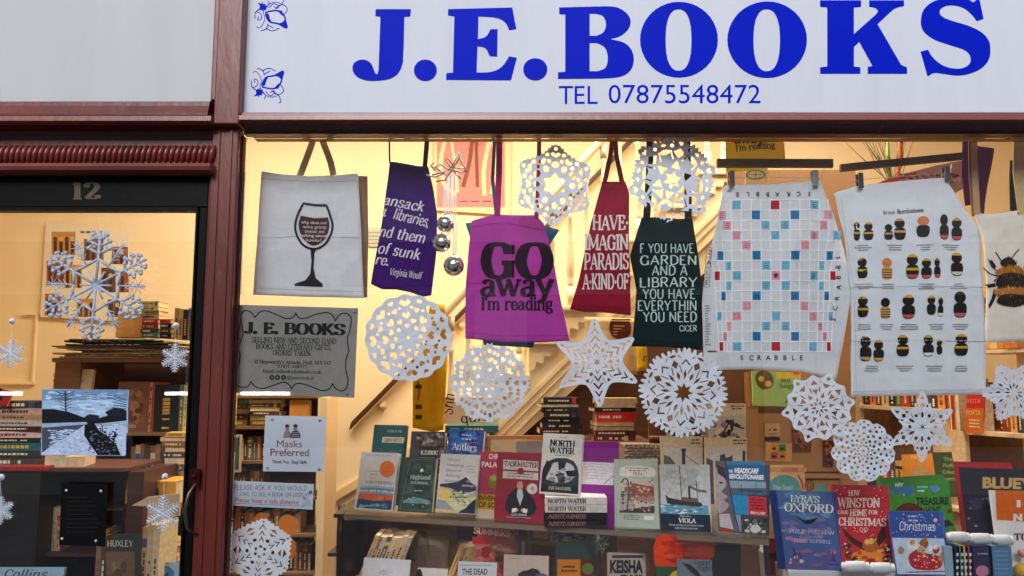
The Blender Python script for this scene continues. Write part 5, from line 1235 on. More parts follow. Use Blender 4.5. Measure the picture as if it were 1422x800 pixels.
def chess(a):
    for (x, y, w, h) in ((72, 322, 33, 32), (117, 332, 27, 30), (156, 343, 22, 24), (65, 362, 28, 34), (89, 368, 25, 32), (141, 372, 20, 34), (165, 378, 14, 28), (63, 408, 22, 30), (107, 415, 26, 25), (150, 416, 20, 24)):
        c = jit(R.choice([(170, 90, 40), (140, 80, 50), (120, 90, 70), (190, 140, 60)]), 15)
        a.rect(x, y, x + w, y + h, c); b0 = jit((80, 45, 30), 10)
        for k in range(int(w / 8)):
            cx = x + 5 + k * 8; a.rect(cx - 2.4, y + h * .4, cx + 2.4, y + h, b0); a.ell(cx, y + h * .32, 3, 3.4, (215, 170, 110) if k % 2 else b0, 10)
    for k in range(3): a.rect(112 + k * 8, 321, 118 + k * 8, 324, (120, 110, 100))
panelth('poster', [(64, 308), (180, 322), (176, 447), (56, 440)], YB - .02, (240, 226, 196), 'pale poster with nine photographs on the wall behind the big door snowflake', 'poster', 'paper', .004, chess)
panelth('wall_notice', [(497, 316), (532, 317), (532, 343), (497, 342)], YB - .01, (196, 190, 160), 'small pale notice on the wall between the wine tote and the purple tote', 'notice', 'paper', .002, lambda a: [a.rect(502, 322 + k * 5, 528, 324 + k * 5, (150, 146, 130)) for k in range(4)])
t = thing('cable_trunking', P(50, 500, YB - .01), 'cream cable trunking stepping across the wall behind the door', 'trunking')
for q in ((34, 434, 52, 438), (48, 438, 52, 530), (0, 530, 50, 534)):
    a_, b_ = P(q[0], q[3], YB), P(q[2], q[1], YB); m = MB((244, 220, 170)); m.box(a_.x, b_.x, YB - .02, YB - .0005, a_.z + .0004, b_.z - .0004); m.build('duct', 'cream', t)

# ================================================================== BEHIND THE DOOR
G1 = 'books on the shelves behind the door'
RB = [(60, 45, 38), (150, 110, 70), (35, 30, 32), (120, 45, 35), (190, 160, 115), (85, 75, 60), (45, 60, 60), (170, 140, 90)]
WD = (138, 102, 66)
t = thing('bookcase', P(180, 700, 1.15), 'brown bookcase with papers piled on top behind the door', 'bookcase')
board('top_board', 'wood', t, 72, 300, 497, 503, 1.05, 1.45, WD)
board('side_board', 'wood', t, 72, 77, 503.3, 1150, 1.05, 1.45, (130, 88, 52)); board('side_board', 'wood', t, 262, 300, 503.3, 1150, 1.30, 1.46, (130, 88, 52))
board('back_board', 'wood', t, 77.3, 300, 503.3, 1150, 1.461, 1.475, (92, 58, 36))
for y in (600, 706, 800, 900): board('shelf', 'wood', t, 77.3, 262, y, y + 5, 1.06, 1.46, WD)
# papers and magazines on top
ys = [470]; 
for k in range(11): ys.append(ys[-1] + R.uniform(1.9, 2.9))
ys = [y + (497 - ys[-1]) for y in ys]
for i in range(11):
    x0 = (98, 92, 130, 88, 70, 80, 96, 110, 72, 90, 84)[i]; x1 = (212, 225, 250, 236, 250, 262, 240, 262, 245, 250, 240)[i]
    flatbook('loose pile of magazines on the brown bookcase', i, x0, x1, ys[i], ys[i + 1], 1.08 + R.uniform(0, .03), jit(R.choice([(70, 60, 50), (180, 150, 110), (40, 35, 32), (140, 110, 80)]), 12), .26, 'magazines piled on the bookcase', pages_front=i % 2 == 0)
stack('stack behind the big snowflake on the bookcase', 196, 220, [418, 425, 431, 437, 443, 449, 457, 462, 468.5], 1.25, [(190, 175, 90), (206, 190, 120), (170, 160, 70), (200, 180, 110), (190, 60, 50), (180, 70, 70), (60, 70, 60), (60, 130, 120)], .12, 'small books stacked above the magazines', 1)
stack('short dark stack under the lintel side of the bookcase', 222, 237, [443, 449, 456, 463, 469.5], 1.27, [(190, 70, 40), (50, 45, 50), (60, 50, 50), (40, 36, 40)], .12, 'small books stacked above the magazines', 1)
upright('leaning row at the right end of the bookcase top', [241, 247, 253, 260, 268, 276, 284], 424, 471, 1.2, [(170, 140, 80), (200, 170, 110), (40, 36, 40), (150, 140, 130), (30, 30, 36), (60, 56, 60)], .12, G1, 6)
book('tan cardboard file standing on the pile of magazines', (160, 468), (196, 468), (160, 432), 1.33, None, 6, .05, (196, 140, 66), None, name='box_file', cat='box file', mt='card')
# first shelf: face-out and spines
book('cream book with a pale title, face out above the winter photograph', (70, 560), (124, 560), (70, 513), 1.05, None, 8, .02, (214, 196, 150), lambda a: (a.text('Bill Liversidge', 74, 523, 4.5, (120, 100, 70), 34), a.text('Die dab da Tille', 74, 531, 4.5, (120, 100, 70), 42)))
t = thing('counter', P(90, 650, .75), 'dark counter with a red front edge under the stack by the door', 'counter')
board('top', 'cream', t, -140, 62, 648, 654, .62, 1.0, (150, 36, 30)); board('top', 'wood', t, 62.3, 175, 650, 655, .66, 1.0, (90, 48, 28))
board('cabinet', 'cream', t, -140, 57, 654.5, 1200, .64, .99, (22, 17, 17)); 
board('back_panel', 'cream', t, 57.4, 172, 655.5, 1200, .94, .99, (66, 22, 20)); board('side_panel', 'cream', t, 172.3, 178, 655.5, 1200, .68, .99, (70, 36, 22))
board('shelf', 'wood', t, 57.4, 172, 768, 773, .70, .938, (60, 30, 24)); board('shelf', 'wood', t, 57.4, 172, 706, 709, .80, .938, (60, 30, 24))
book('face out brown illustrated paperback right of the winter photograph', (158, 600), (204, 600), (158, 530), 1.07, None, 6, .02, (128, 84, 54), lambda a: (a.scatter(160, 535, 202, 590, [(150, 100, 66), (104, 64, 42), (170, 122, 84)], 26, 6, 6), a.text('Cranes', 163, 594, 6, (215, 180, 130), 26, font='serif', thick=1.6)))
upright('row right of the brown illustrated paperback', [205, 208.5, 212, 247, 253, 259, 264], 531, 600, 1.06, [(190, 140, 90), (170, 60, 45), (26, 24, 26), (110, 120, 100), (200, 185, 110), (190, 176, 120)], .16, G1, 4)
upright('row half hidden behind the winter photograph', [128, 135, 141, 149, 156], 541, 600, 1.1, RB, .14, G1, 8)
stack('pile by the door stile on the middle shelf', 226, 262, [600.5, 607, 613, 621, 628, 636, 645, 654, 662, 670], .98, [(214, 180, 90), (190, 160, 110), (130, 96, 60), (180, 140, 90), (90, 50, 40), (200, 180, 140), (120, 90, 60), (160, 120, 80), (100, 70, 50)], .14, G1, 4, (1, 3, 5))
upright('row on the middle shelf below the brown paperback', [178, 184, 191, 196, 205, 212, 219, 225], 612, 705, 1.07, [(140, 100, 60), (190, 160, 110), (120, 80, 50), (84, 62, 46), (110, 76, 50), (150, 110, 70), (90, 60, 46)], .14, G1, 10)
# stack on the counter
stack('stack on the red edged counter at the far left', -14, 57, [557, 567, 576, 583, 592, 599, 608, 615, 626, 635, 648], .70, [(60, 52, 44), (200, 150, 140), (170, 130, 90), (205, 190, 178), (60, 34, 28), (212, 190, 180), (48, 40, 40), (40, 110, 116), (52, 48, 46), (70, 62, 56)], .16, 'books stacked on the counter', 5)
book('red framed card at the left edge above the counter stack', (-20, 556), (9, 565), (-20, 533), .68, None, 4, .01, (176, 24, 28), lambda a: a.rect(-16, 540, 3, 556, (40, 16, 18)), name='card', cat='card')
flatbook('', 0, 62, 90, 632, 650, .68, (214, 150, 44), .14, None, .15, True, label='orange box shaped book on the counter beneath the winter photograph')
flatbook('', 0, 90, 116, 634, 649, .70, (214, 176, 104), .14, None, .2, True, label='cream book right of the orange one on the counter')
upright('cream row inside the dark cabinet', [60, 66, 71, 76, 83], 703, 767, .74, [(206, 180, 140), (214, 190, 150), (196, 170, 130), (180, 150, 110)], .12, 'books in the dark cabinet', 2)
for i, (y0, y1, c) in enumerate(((679, 686, (170, 160, 130)), (686.5, 691, (180, 60, 70)), (691.5, 698, (70, 110, 170)), (698.5, 705, (190, 196, 206)))):
    flatbook('small flat pile inside the dark cabinet', i, 60, 84, y0, y1, .86, c, .07, 'books in the dark cabinet', .1)
panelth('index_card', [(59, 731), (64, 740), (64, 764), (59, 767)], .72, (190, 26, 26), 'red slip poking out of the cream row in the dark cabinet', 'card', th=.002)
t = flatbook('', 0, 172, 245, 668, 700, .80, (206, 146, 50), .16, None, -.1, False, label='thick orange box set lying on its side left of the door handle')
book('dark paperback with author name HUXLEY face out at the bottom of the door', (143, 862), (190, 862), (143, 742), .56, None, 6, .022, (50, 54, 48), lambda a: (a.text('HUXLEY', 149, 759, 8.5, (196, 196, 186), 36, font='serif', thick=1.6, serif=False), a.rect(147, 766, 187, 830, (112, 88, 72)), a.scatter(150, 768, 185, 828, [(120, 96, 80), (90, 66, 54), (140, 110, 92)], 14, 6, 8)), spine=(50, 54, 48), side='r')
upright('pale row right of the dark author paperback', [192, 199, 207, 216], 726, 862, .58, [(196, 156, 100), (206, 184, 140), (222, 200, 160)], .16, G1, 8)
upright('row left of the dark author paperback', [128, 135, 142], 738, 862, .60, [(120, 90, 60), (70, 52, 44)], .14, G1, 6)
stack('tumbled orange pile beside the door stile', 219, 246, [752, 759, 766, 773, 780, 787, 795], .80, [(216, 150, 60), (224, 170, 90), (200, 130, 60), (216, 160, 80), (190, 120, 60), (200, 150, 90)], .12, G1, 4, (1, 3))
book('blue and white illustrated cover at the foot of the door glass', (205, 862), (249, 862), (205, 781), .62, None, 6, .01, (160, 190, 214), lambda a: (a.ell(228, 796, 14, 10, (70, 130, 180)), a.ell(226, 798, 8, 6, (40, 80, 130)), a.scatter(207, 783, 247, 840, [(110, 160, 200), (220, 230, 240)], 18, 4, 4)))
book('light blue cover with script title at the bottom left corner', (-40, 862), (80, 862), (-40, 788), .60, None, 8, .016, (150, 182, 206), lambda a: a.text('Collins', 4, 803, 12, (30, 40, 60), 60, font='serif', thick=1.4, serif=False, slant=.3), side='l')
for k, (x, y) in enumerate([]): pass
# shelves floors for these (low platform behind the door)
t = thing('low_bench', P(150, 862, .8), 'low wooden bench behind the door glass carrying face out books', 'bench')
board('top', 'wood', t, -200, 262, 862.5, 870, .50, 1.04, (110, 74, 46)); board('front', 'wood', t, -200, 262, 870.5, 1200, .52, .54, (80, 50, 32))
panelth('envelope', [(183, 702), (206, 690), (250, 685), (250, 716), (204, 728), (206, 703)], .60, (222, 196, 158), 'cream envelope propped behind the lowest right silver snowflake', 'envelope', 'paper', .006)

# winter photograph, black card
def winter(a):
    a.rect(58.5, 541, 178, 601, (150, 182, 214), 30); a.rect(58.5, 541, 178, 556, (112, 142, 176), 30)
    a.scatter(60, 543, 176, 580, [(166, 196, 224), (130, 160, 194), (150, 180, 212), (190, 210, 230)], 110, 9, 1.6)
    a.scatter(60, 541, 176, 556, [(104, 134, 170), (124, 152, 186), (96, 124, 158)], 60, 8, 1.4)
    a.rect(58.5, 588, 178, 594, (150, 160, 178)); a.rect(58.5, 592, 175, 632, (176, 194, 224), 30)
    a.poly([(58.5, 568), (75, 568), (95, 572), (118, 580), (130, 583), (150, 577), (176, 574), (176, 584), (140, 588), (58.5, 590)], (24, 26, 34))
    a.poly([(58.5, 593), (100, 590), (120, 588), (108, 597), (90, 608), (70, 620), (60, 628), (58.5, 628)], (66, 74, 92)); a.poly([(58.5, 588), (120, 586), (122, 589), (58.5, 594)], (150, 172, 204))
    a.scatter(66, 596, 130, 631, [(170, 188, 216), (196, 210, 234), (140, 158, 194), (184, 200, 226)], 260, 3.4, .7); a.scatter(150, 588, 174, 630, [(170, 188, 216), (204, 216, 236), (150, 168, 204)], 60, 3, .9)
    a.poly([(118, 590), (130, 586), (138, 598), (150, 606), (162, 618), (168, 632), (136, 632), (126, 618), (117, 604)], (20, 20, 26))
    a.scatter(122, 594, 164, 632, [(90, 100, 124), (50, 54, 66), (16, 16, 20), (30, 32, 40), (36, 40, 52)], 120, 2.0, 1.2)
    a.line([(91, 543), (91.5, 560), (92, 574)], 1.8, (24, 24, 32))
    for sg in (-1, 1):
        for k in range(6): a.line([(91, 549 + k * 4), (91 + sg * 6, 546 + k * 4), (91 + sg * (13 - k), 544 + k * 4.4)], .8, (36, 40, 52))
    for k in range(7): a.line([(176, 556 + k * 3), (164 - k * 2, 552 + k * 3.5), (150 + k * 3, 548 + k * 5)], .8, (36, 40, 52))
    a.line([(160, 600), (158, 618)], 2, (20, 20, 26)); a.line([(142, 590), (143, 599)], 1.4, (20, 20, 26))
    a.blob(128, 580, 10, 5, (30, 34, 44)); a.blob(163, 572, 14, 6, (30, 34, 44))
panelth('photo_print', [(60, 540), (179, 542), (174, 633), (57, 632)], .004, (170, 190, 214), 'blue toned photograph of a snowy lane with bare trees taped inside the door', 'photograph', 'printed', .001, winter)
def tacks(parent, pts, Y, col=(120, 150, 190)):
    for x, y in pts: c = P(x, y, Y); m = MB(col); m.ball(c, .006, 8, 6, sc=(1, .35, 1)); m.build('tack', 'plastic', parent, True)
o = panelth('black_card', [(86, 671), (150, 672), (146, 759), (82, 757)], .004, (5, 5, 6), 'black card stuck inside the door glass with four white dots', 'card', 'ink', .001, lambda a: [a.rect(92, 690 + k * 6, 92 + R.uniform(30, 48), 691 + k * 6, (34, 34, 38)) for k in range(9)])
o2 = Vector(o.location)
for x, y in ((92, 681), (140, 682), (86, 748), (133, 751)):
    c = P(x, y, 0); m = MB((200, 200, 205)); m.ball(c, .004, 8, 6, sc=(1, .35, 1)); m.build('sticky_dot', 'plastic', o, True)
# ================================================================== POSTERS INSIDE THE WINDOW
def sticker(obj, pts, Y, col, r=.0055, name='tack'):
    for x, y in pts: m = MB(jit(col, 8)); m.ball(P(x, y, Y), r * R.uniform(.8, 1.2), 9, 6, sc=(1, .35, .9)); m.build(name, 'plastic', obj, True)
def jeb(a):
    f = lambda x, y: (300 + x / 4, 400 + y / 4); K = (38, 36, 38)
    segs = [[(218,165),(200,140),(178,127),(152,130),(136,160),(145,210),(150,260),(135,300),(126,340)], [(126,340),(134,370),(128,420),(114,480),(113,530),(130,548),(160,552),(182,542),(195,518)],
            [(195,518),(215,545),(260,558),(320,540),(375,523),(405,535),(420,562)], [(420,562),(435,538),(470,530),(530,548),(590,570),(630,560),(648,530)], [(648,530),(665,560),(700,572),(725,555),(733,510),(722,460),(722,400),(738,350)],
            [(738,350),(733,320),(730,280),(742,240),(752,180),(740,150),(712,140),(682,152),(663,185)], [(663,185),(650,155),(620,137),(560,145),(490,170),(458,162),(443,137)], [(443,137),(430,162),(390,170),(330,145),(275,127),(238,138),(218,165)]]
    for s_ in segs: a.line([f(*p) for p in s_], 1.6, K, smooth=True)
    T = lambda s_, x0, x1, y, h, **k: a.text(s_, *f(x0, y), h, K, (x1 - x0) / 4, rot=.018, **k)
    T('J. E. BOOKS', 160, 715, 250, 14.5, font='serif', thick=2.9, thin=1.1)
    T('SELLING NEW AND SECOND-HAND', 200, 668, 302, 7.4, font='serif', thick=1.6, thin=.8); T('BOOKS AND LITERARY GIFTS.', 222, 640, 338, 7.4, font='serif', thick=1.6, thin=.8); T('ORDERS TAKEN.', 315, 530, 373, 7, font='serif', thick=1.6, thin=.8)
    T("12 Hepworth's Arcade, Hull, HU1 1AT", 213, 642, 418, 4.6, font='serif', thick=1.6, thin=.9); T('07875 548472', 343, 505, 443, 4.2); T('Email je.books@hotmail.co.uk', 262, 586, 470, 4.4, font='serif', thick=1.6, thin=.9); T('@jebookshull', 396, 542, 506, 4.2)
    for x in (312, 343, 376): a.ell(*f(x, 497), 3.5, 3.5, K, 14); a.ell(*f(x, 497), 1.2, 1.6, (150, 146, 140), 8)
o = panelth('shop_poster', [(324.5, 423), (497.5, 428), (492, 552.5), (317.5, 545)], .045, (150, 146, 142), 'grey poster lettered J. E. BOOKS in an ornate border', 'poster', 'printed', .0012, jeb)
sticker(o, [(330.5, 427.5), (492, 432.5), (323.5, 538.5), (482, 546)], .042, (110, 150, 200))
def masks(a):
    BR = (140, 74, 66)
    a.text('Masks', 384.6, 621, 9.5, BR, 35, 0, rot=.01); a.text('Preferred', 375.6, 633, 10, BR, 53.5, .012, rot=.01); a.text('Thank You', 378, 643.5, 4.6, (50, 50, 60), 23, .02); a.text('Stay Safe', 405, 644, 4.6, (50, 50, 60), 21, .02)
    for x, w in ((399, 5.5), (410.5, 7)):
        a.poly(_cr([(x - w, 608), (x - w + 1, 601), (x - 2, 598), (x + 2, 598), (x + w - 1, 601), (x + w, 608)], False, 3), (150, 140, 140) if x < 405 else (70, 60, 64))
        a.ell(x, 594, 3, 3.6, (205, 180, 165), 12); a.ell(x, 591.5, 3.2, 2.4, (70, 52, 48), 12); a.rect(x - 2.6, 594.5, x + 2.6, 597, (120, 130, 140))
    for k in range(3): a.line([(405, 601 + k * 2.4), (416, 601 + k * 2.4)], .8, (190, 180, 180))
o = panelth('masks_notice', [(368.5, 577), (453, 578.6), (449.3, 655.3), (365, 654.5)], .045, (216, 222, 238), 'white square notice reading Masks Preferred with two small figures', 'notice', 'paper', .0012, masks)
sticker(o, [(378, 583), (444, 584), (371.5, 650), (443, 652)], .042, (110, 120, 140), .004)
def dist(a):
    H = (70, 78, 110); kw = dict(font='serif', serif=False, thick=1.1, thin=1.0)
    a.text('PLEASE ASK IF YOU WOULD', 324.5, 680, 6.5, H, 102, rot=.012, **kw); a.text('LIKE TO SEE A BOOK ON DISPLAY', 334, 688.5, 5.4, H, 97, rot=.015, **kw)
    a.text('Please keep a safe distance', 327, 697, 6.2, (196, 106, 80), 88, .012, rot=.04); a.line([(326, 699), (380, 701), (424, 703)], .7, (110, 130, 170))
    a.poly([(419, 702), (424, 692), (431, 694), (434, 704)], (180, 196, 224)); a.ell(423, 692, 2.4, 2.4, (150, 170, 206))
o = panelth('distance_notice', [(312.6, 667.3), (435.8, 672.4), (434, 707.8), (310.5, 701.5)], .045, (206, 214, 230), 'long white notice with handwriting and orange words about a safe distance', 'notice', 'paper', .0012, dist)
sticker(o, [(317, 680.5), (431, 683.5)], .042, (70, 80, 100), .0062)

# ================================================================== SHELVES AT THE LEFT OF THE WINDOW
G2 = 'books on the wall shelves left of the stairs'
t = thing('bookcase', P(380, 760, 1.9), 'crowded brown wall shelves behind the small window notices', 'bookcase')
board('side_board', 'wood', t, 300, 305, 552, 1050, 1.78, 2.05, WD); board('side_board', 'plaster', t, 441, 444, 552, 1050, 1.78, 2.05, (240, 212, 166)); board('back_board', 'wood', t, 305, 441, 552, 1050, 2.051, 2.07, (96, 66, 44))
for y in (549, 592, 640, 690, 742, 795, 850): board('shelf', 'wood', t, 305.3, 440.7, y, y + 4, 1.79, 2.05, WD)
RC = [(150, 112, 66), (196, 150, 80), (70, 60, 44), (110, 90, 60), (190, 170, 120), (90, 60, 44), (130, 100, 62), (56, 90, 70), (180, 100, 50), (60, 50, 46)]
stack('pile of flat books on the top wall shelf', 346, 388, [555, 560, 566, 571, 577, 583, 591.5], 1.8, [(170, 150, 96), (120, 90, 60), (190, 170, 120), (90, 60, 40), (160, 140, 100), (110, 80, 56)], .12, G2, 3, (0, 2, 4))
book('orange parcel like book at the right end of the top wall shelf', (401, 591), (428, 591), (401, 555), 1.8, None, 2, .06, (206, 140, 60))
book('small green book lying on the top wall shelf by the pilaster', (328, 560), (345, 560), (328, 551.5), 1.8, None, 2, .06, (70, 140, 90))
stack('low pile on the top wall shelf by the pilaster', 322, 344, [561, 568, 575, 583, 591.5], 1.82, RC, .12, G2, 2, (1,))
upright('row on the second wall shelf', [306, 313, 318, 324, 331, 338, 343, 350, 356, 362, 369], 601, 639.5, 1.82, RC, .12, G2, 10)
upright('row on the third wall shelf', [306, 311, 316, 324, 331, 336, 340, 346, 352, 359, 366], 648, 689.5, 1.82, RC[3:] + RC[:3], .12, G2, 8)
upright('row on the fourth wall shelf', [306, 312, 318, 326, 333, 339, 346, 352, 360, 367, 374, 380, 388, 394, 402, 409, 417], 704, 741.5, 1.82, RC[5:] + RC[:5], .12, G2, 10)
upright('row on the fifth wall shelf', [306, 314, 320, 326, 401, 407, 413, 420, 426, 432], 752, 794.5, 1.83, [(80, 60, 44), (60, 50, 40), (110, 80, 50), (90, 66, 46), (60, 40, 34), (120, 90, 60), (100, 60, 44)], .12, G2, 8)
t = thing('framed_picture', P(325, 650, 1.7), 'narrow framed picture just right of the pilaster', 'picture')
for q, c in (((321, 604, 325, 656), (200, 190, 160)), ((331, 604, 335, 656), (200, 190, 160)), ((325.2, 604, 330.8, 607.5), (200, 190, 160)), ((325.2, 652.5, 330.8, 656), (200, 190, 160)), ((325.2, 608, 330.8, 652), (90, 110, 100))):
    board('frame' if c[0] == 200 else 'image', 'cream', t, q[0], q[2], q[1], q[3], 1.74, 1.76, c)
panelth('leaf_ornament', _cr([(386, 728), (392, 717), (404, 716), (414, 724), (412, 738), (400, 746), (390, 742)], True, 3), 1.5, (214, 124, 34), 'large orange paper leaf right of the lowest snowflake', 'ornament', 'paper', .002)
panelth('leaf_ornament', _cr([(352, 722), (360, 712), (372, 716), (370, 726), (360, 730)], True, 3), 1.5, (196, 110, 34), 'small orange paper leaf above the lowest snowflake', 'ornament', 'paper', .002)
panelth('leaf_ornament', _cr([(398, 752), (408, 750), (411, 762), (406, 776), (398, 768)], True, 3), 1.5, (200, 116, 34), 'lower orange paper leaf beside the lowest snowflake', 'ornament', 'paper', .002)

# dark side table at the foot of the stairs
t = thing('side_table', P(470, 800, .95), 'dark wooden side table just left of the acrylic display', 'table')
board('top', 'cream', t, 463, 512, 714, 719, .85, 1.25, (44, 28, 24))
for a0, Y in ((474, .87), (505, .87), (474, 1.2), (505, 1.2)):
    p = P(a0, 719, Y); m = MB((40, 26, 22)); p.z = Z_(719.3, .85); m.lathe(Vector((p.x, p.y, .02)), [(.016, 0), (.014, .3), (.02, .36), (.012, .42), (.018, p.z - .1), (.016, p.z - .021)], 8); m.build('leg', 'cream', t, True)
board('tray', 'cream', t, 455, 520, 768, 773, .9, 1.2, (58, 60, 74))

# ================================================================== WINDOW BED AND DISPLAY STAND
t = thing('window_bed', (.6, .5, .02), 'wooden window bed under the displayed books', 'window bed')
m = MB((150, 112, 78)); m.box(X_(484, .14), 2.35, .13, 1.15, .70, .72); m.build('top', 'wood', t)
m = MB((120, 84, 56)); m.box(X_(484, .14), 2.35, 1.10, 1.12, .021, .6995); m.build('front', 'wood', t)
YF = lambda px: .75 - .5 * (px - 480) / 585
t = thing('display_stand', P(760, 800, .5), 'clear acrylic and wood display stand crossing the window', 'display stand')
A_, B_ = P(478, 713, YF(478)), P(1068, 749, YF(1068)); B_.z = A_.z; uu = B_ - A_; nn = Vector((-uu.y, uu.x, 0)).normalized(); nn = nn if nn.y > 0 else -nn
m = MB(); m.obox(A_ - Vector((0, 0, .008)), uu, nn * .34, (0, 0, .0075)); m.build('top', 'acrylic', t)
m = MB((196, 174, 156)); m.obox(A_ - Vector((0, 0, .018)), uu, nn * .004, (0, 0, .017)); m.build('front_edge', 'plastic', t)
m = MB(); m.obox(A_ - Vector((0, 0, .022)) - nn * .006, uu, nn * .005, (0, 0, .036)); m.build('lip', 'acrylic', t)
zb_ = .7205
m = MB((200, 190, 180)); m.obox(Vector((A_.x, A_.y, zb_)), uu, nn * .004, (0, 0, A_.z - .0225 - zb_)); m.build('front_panel', 'acrylic', t)
for k in (0, .13, .30, .47, .64, .82, .995):
    p = A_ + uu * k; m = MB((196, 170, 146)); m.obox((p.x, p.y, zb_) + Vector((0, 0, 0)) if False else Vector((p.x, p.y, zb_)) + nn * .0045, uu.normalized() * .006, nn * .33, (0, 0, A_.z - .0225 - zb_)); m.build('divider', 'acrylic', t)
m = MB((120, 92, 70)); m.obox(Vector((A_.x, A_.y, zb_)) + nn * .336, uu, nn * .004, (0, 0, A_.z - .0225 - zb_)); m.build('back_panel', 'wood', t)
for k in (.03, .10, .16):
    p = A_ + uu * k
SF = Vector((0, 0, 0))
def disp(label, bl, br, tl, back=0.0, **k):
    return book(label, bl, br, tl, YF(bl[0]) + .015 + back, YF(br[0]) + .015 + back, **k)
# ---- back row
g = bil((527, 590), (567, 591), (553, 702), (508, 700))
disp('dark teal hardback with a pale title band behind the sunny beach paperback', (508, 700), (553, 702), (527, 590), .07, col=(44, 92, 104), th=.03, side='r', spine=(50, 90, 100),
     art=lambda a: (tx(a, g, 'A YEAR IN THE', .3, .09, .8, .03, (190, 205, 200)), q2(a, g, .18, .15, .92, .22, (206, 200, 180)), tx(a, g, 'LINNAEUS', .24, .205, .86, .04, (50, 80, 90), font='serif', thick=1.6), a.ring(*g(.6, .37), 5, 5, 1, (150, 120, 130)), a.ell(*g(.6, .37), 2, 2, (30, 40, 60))))
g3 = bil((576, 599), (620, 600), (610, 706), (562, 704))
disp('dark floral patterned hardback behind the grey green one', (562, 704), (610, 706), (576, 599), .07, col=(70, 66, 74), th=.03,
     art=lambda a: (a.scatter(578, 601, 617, 640, [(150, 145, 150), (110, 100, 110), (50, 46, 54), (170, 165, 140), (120, 80, 90)], 90, 3, 2.4), a.scatter(566, 640, 612, 700, [(150, 145, 130), (60, 56, 60)], 60, 3, 2.4), pl(a, g3, [(.2, .2), (.85, .2), (.85, .34), (.2, .34)], (52, 48, 56)), tx(a, g3, 'K.S.RIOC', .28, .30, .80, .05, (224, 224, 224), font='serif', thick=2), dash(a, g3, (.36,), .3, .75, .02, (180, 180, 180))))
g5 = bil((623, 595), (671, 599.6), (662, 712), (612, 708))
disp('blue hardback titled Antlers behind the mountain cover', (612, 708), (662, 712), (623, 595), .07, col=(44, 84, 160), th=.03,
     art=lambda a: (a.scatter(625, 598, 668, 632, [(60, 110, 190), (30, 60, 130), (100, 140, 200), (70, 60, 140)], 40, 7, 4), tx(a, g5, 'Antlers', .16, .25, .86, .08, (232, 236, 244), font='serif', thick=1.4, thin=.6), dash(a, g5, (.07, .12), .35, .75, .018, (180, 200, 230))))
panel_y = YF(715) + .24
t = thing('picture_frame', P(717, 720, panel_y), 'orange brown picture frame with a handwritten sheet behind the dark red book', 'picture frame')
for q, nm, c in (((676, 605, 760, 610), 'frame', (196, 130, 62)), ((676, 610.3, 681, 730), 'frame', (196, 130, 62)), ((755, 610.3, 760, 730), 'frame', (196, 130, 62)), ((681.3, 611, 717, 729), 'sheet', (226, 200, 146)), ((717.3, 614, 754.7, 729), 'sheet', (158, 150, 144))):
    board(nm, 'wood' if nm == 'frame' else 'paper', t, q[0], q[2], q[1], q[3], panel_y, panel_y + .012, c)
# ---- front row
g2 = bil((507.4, 627.6), (556, 628), (545, 710), (492, 706.6))
def winta(a):
    q2(a, g2, .04, .60, .96, .98, (60, 130, 170)); 
    for k in range(5): pl(a, g2, [(.04, .60 + k * .03), (.5, .58 + k * .035), (.96, .61 + k * .03), (.96, .66 + k * .03), (.5, .64 + k * .03), (.04, .65 + k * .03)], [(150, 190, 210), (90, 150, 190), (190, 205, 214), (120, 160, 190), (60, 120, 160)][k])
    pl(a, g2, [(.04, .73), (.3, .70), (.6, .74), (.96, .72), (.96, .82), (.5, .85), (.04, .82)], (206, 104, 72)); a.scatter(498, 690, 543, 702, [(180, 80, 60), (226, 130, 96)], 14, 4, 1.4)
    pl(a, g2, [(.04, .82), (.5, .84), (.96, .82), (.96, .98), (.04, .97)], (44, 80, 120)); a.scatter(497, 699, 541, 706, [(40, 70, 110), (150, 180, 200), (90, 130, 170)], 40, 4, .9)
    for k in (.3, .5, .62, .86): a.line([g2(k, .70), g2(k, .63)], .7, (60, 60, 70))
    a.ell(*g2(.70, .29), 10.6, 11.4, (232, 128, 66), 24); dash(a, g2, (.26, .30, .34), .6, .8, .012, (200, 90, 50)); tx(a, g2, 'KATHERINE MAY', .06, .075, .80, .028, (110, 130, 150)); tx(a, g2, 'WINTERING', .16, .545, .90, .042, (80, 110, 140), font='serif', thick=1.2); dash(a, g2, (.34, .40, .46), .2, .5, .014, (150, 160, 170))
disp('white paperback with an orange sun over a striped sea, leftmost in the front row', (492, 706.6), (545, 710), (507.4, 627.6), 0, col=(214, 220, 226), th=.024, side='l', art=winta)
g4 = bil((568, 635), (610, 635), (599, 712.5), (552, 710))
disp('grey green hardback with a framed cover between the sun and mountain covers', (552, 710), (599, 712.5), (568, 635), 0, col=(58, 78, 80), th=.03,
     art=lambda a: (a.line([g4(.06, .04), g4(.94, .04), g4(.94, .96), g4(.06, .96)], .8, (120, 140, 140), True), a.scatter(560, 640, 604, 706, [(66, 92, 94), (48, 66, 70), (80, 104, 104)], 50, 5, 4), tx(a, g4, 'Highland', .18, .40, .82, .07, (222, 230, 228), font='serif', thick=1.5, slant=.1), tx(a, g4, 'JOURNAL', .2, .49, .8, .045, (214, 222, 220), font='serif', thick=1.4), a.blob(*g4(.5, .24), 2.4, 2.4, (220, 226, 226)), dash(a, g4, (.62,), .35, .65, .02, (200, 206, 206)), pl(a, g4, [(.1, .8), (.4, .72), (.9, .78), (.9, .84), (.1, .84)], (110, 160, 160)), a.scatter(560, 690, 600, 704, [(190, 206, 206), (110, 130, 130)], 14, 1.4, .9)))
g6 = bil((618, 630), (668, 632), (659, 714.5), (604.5, 711))
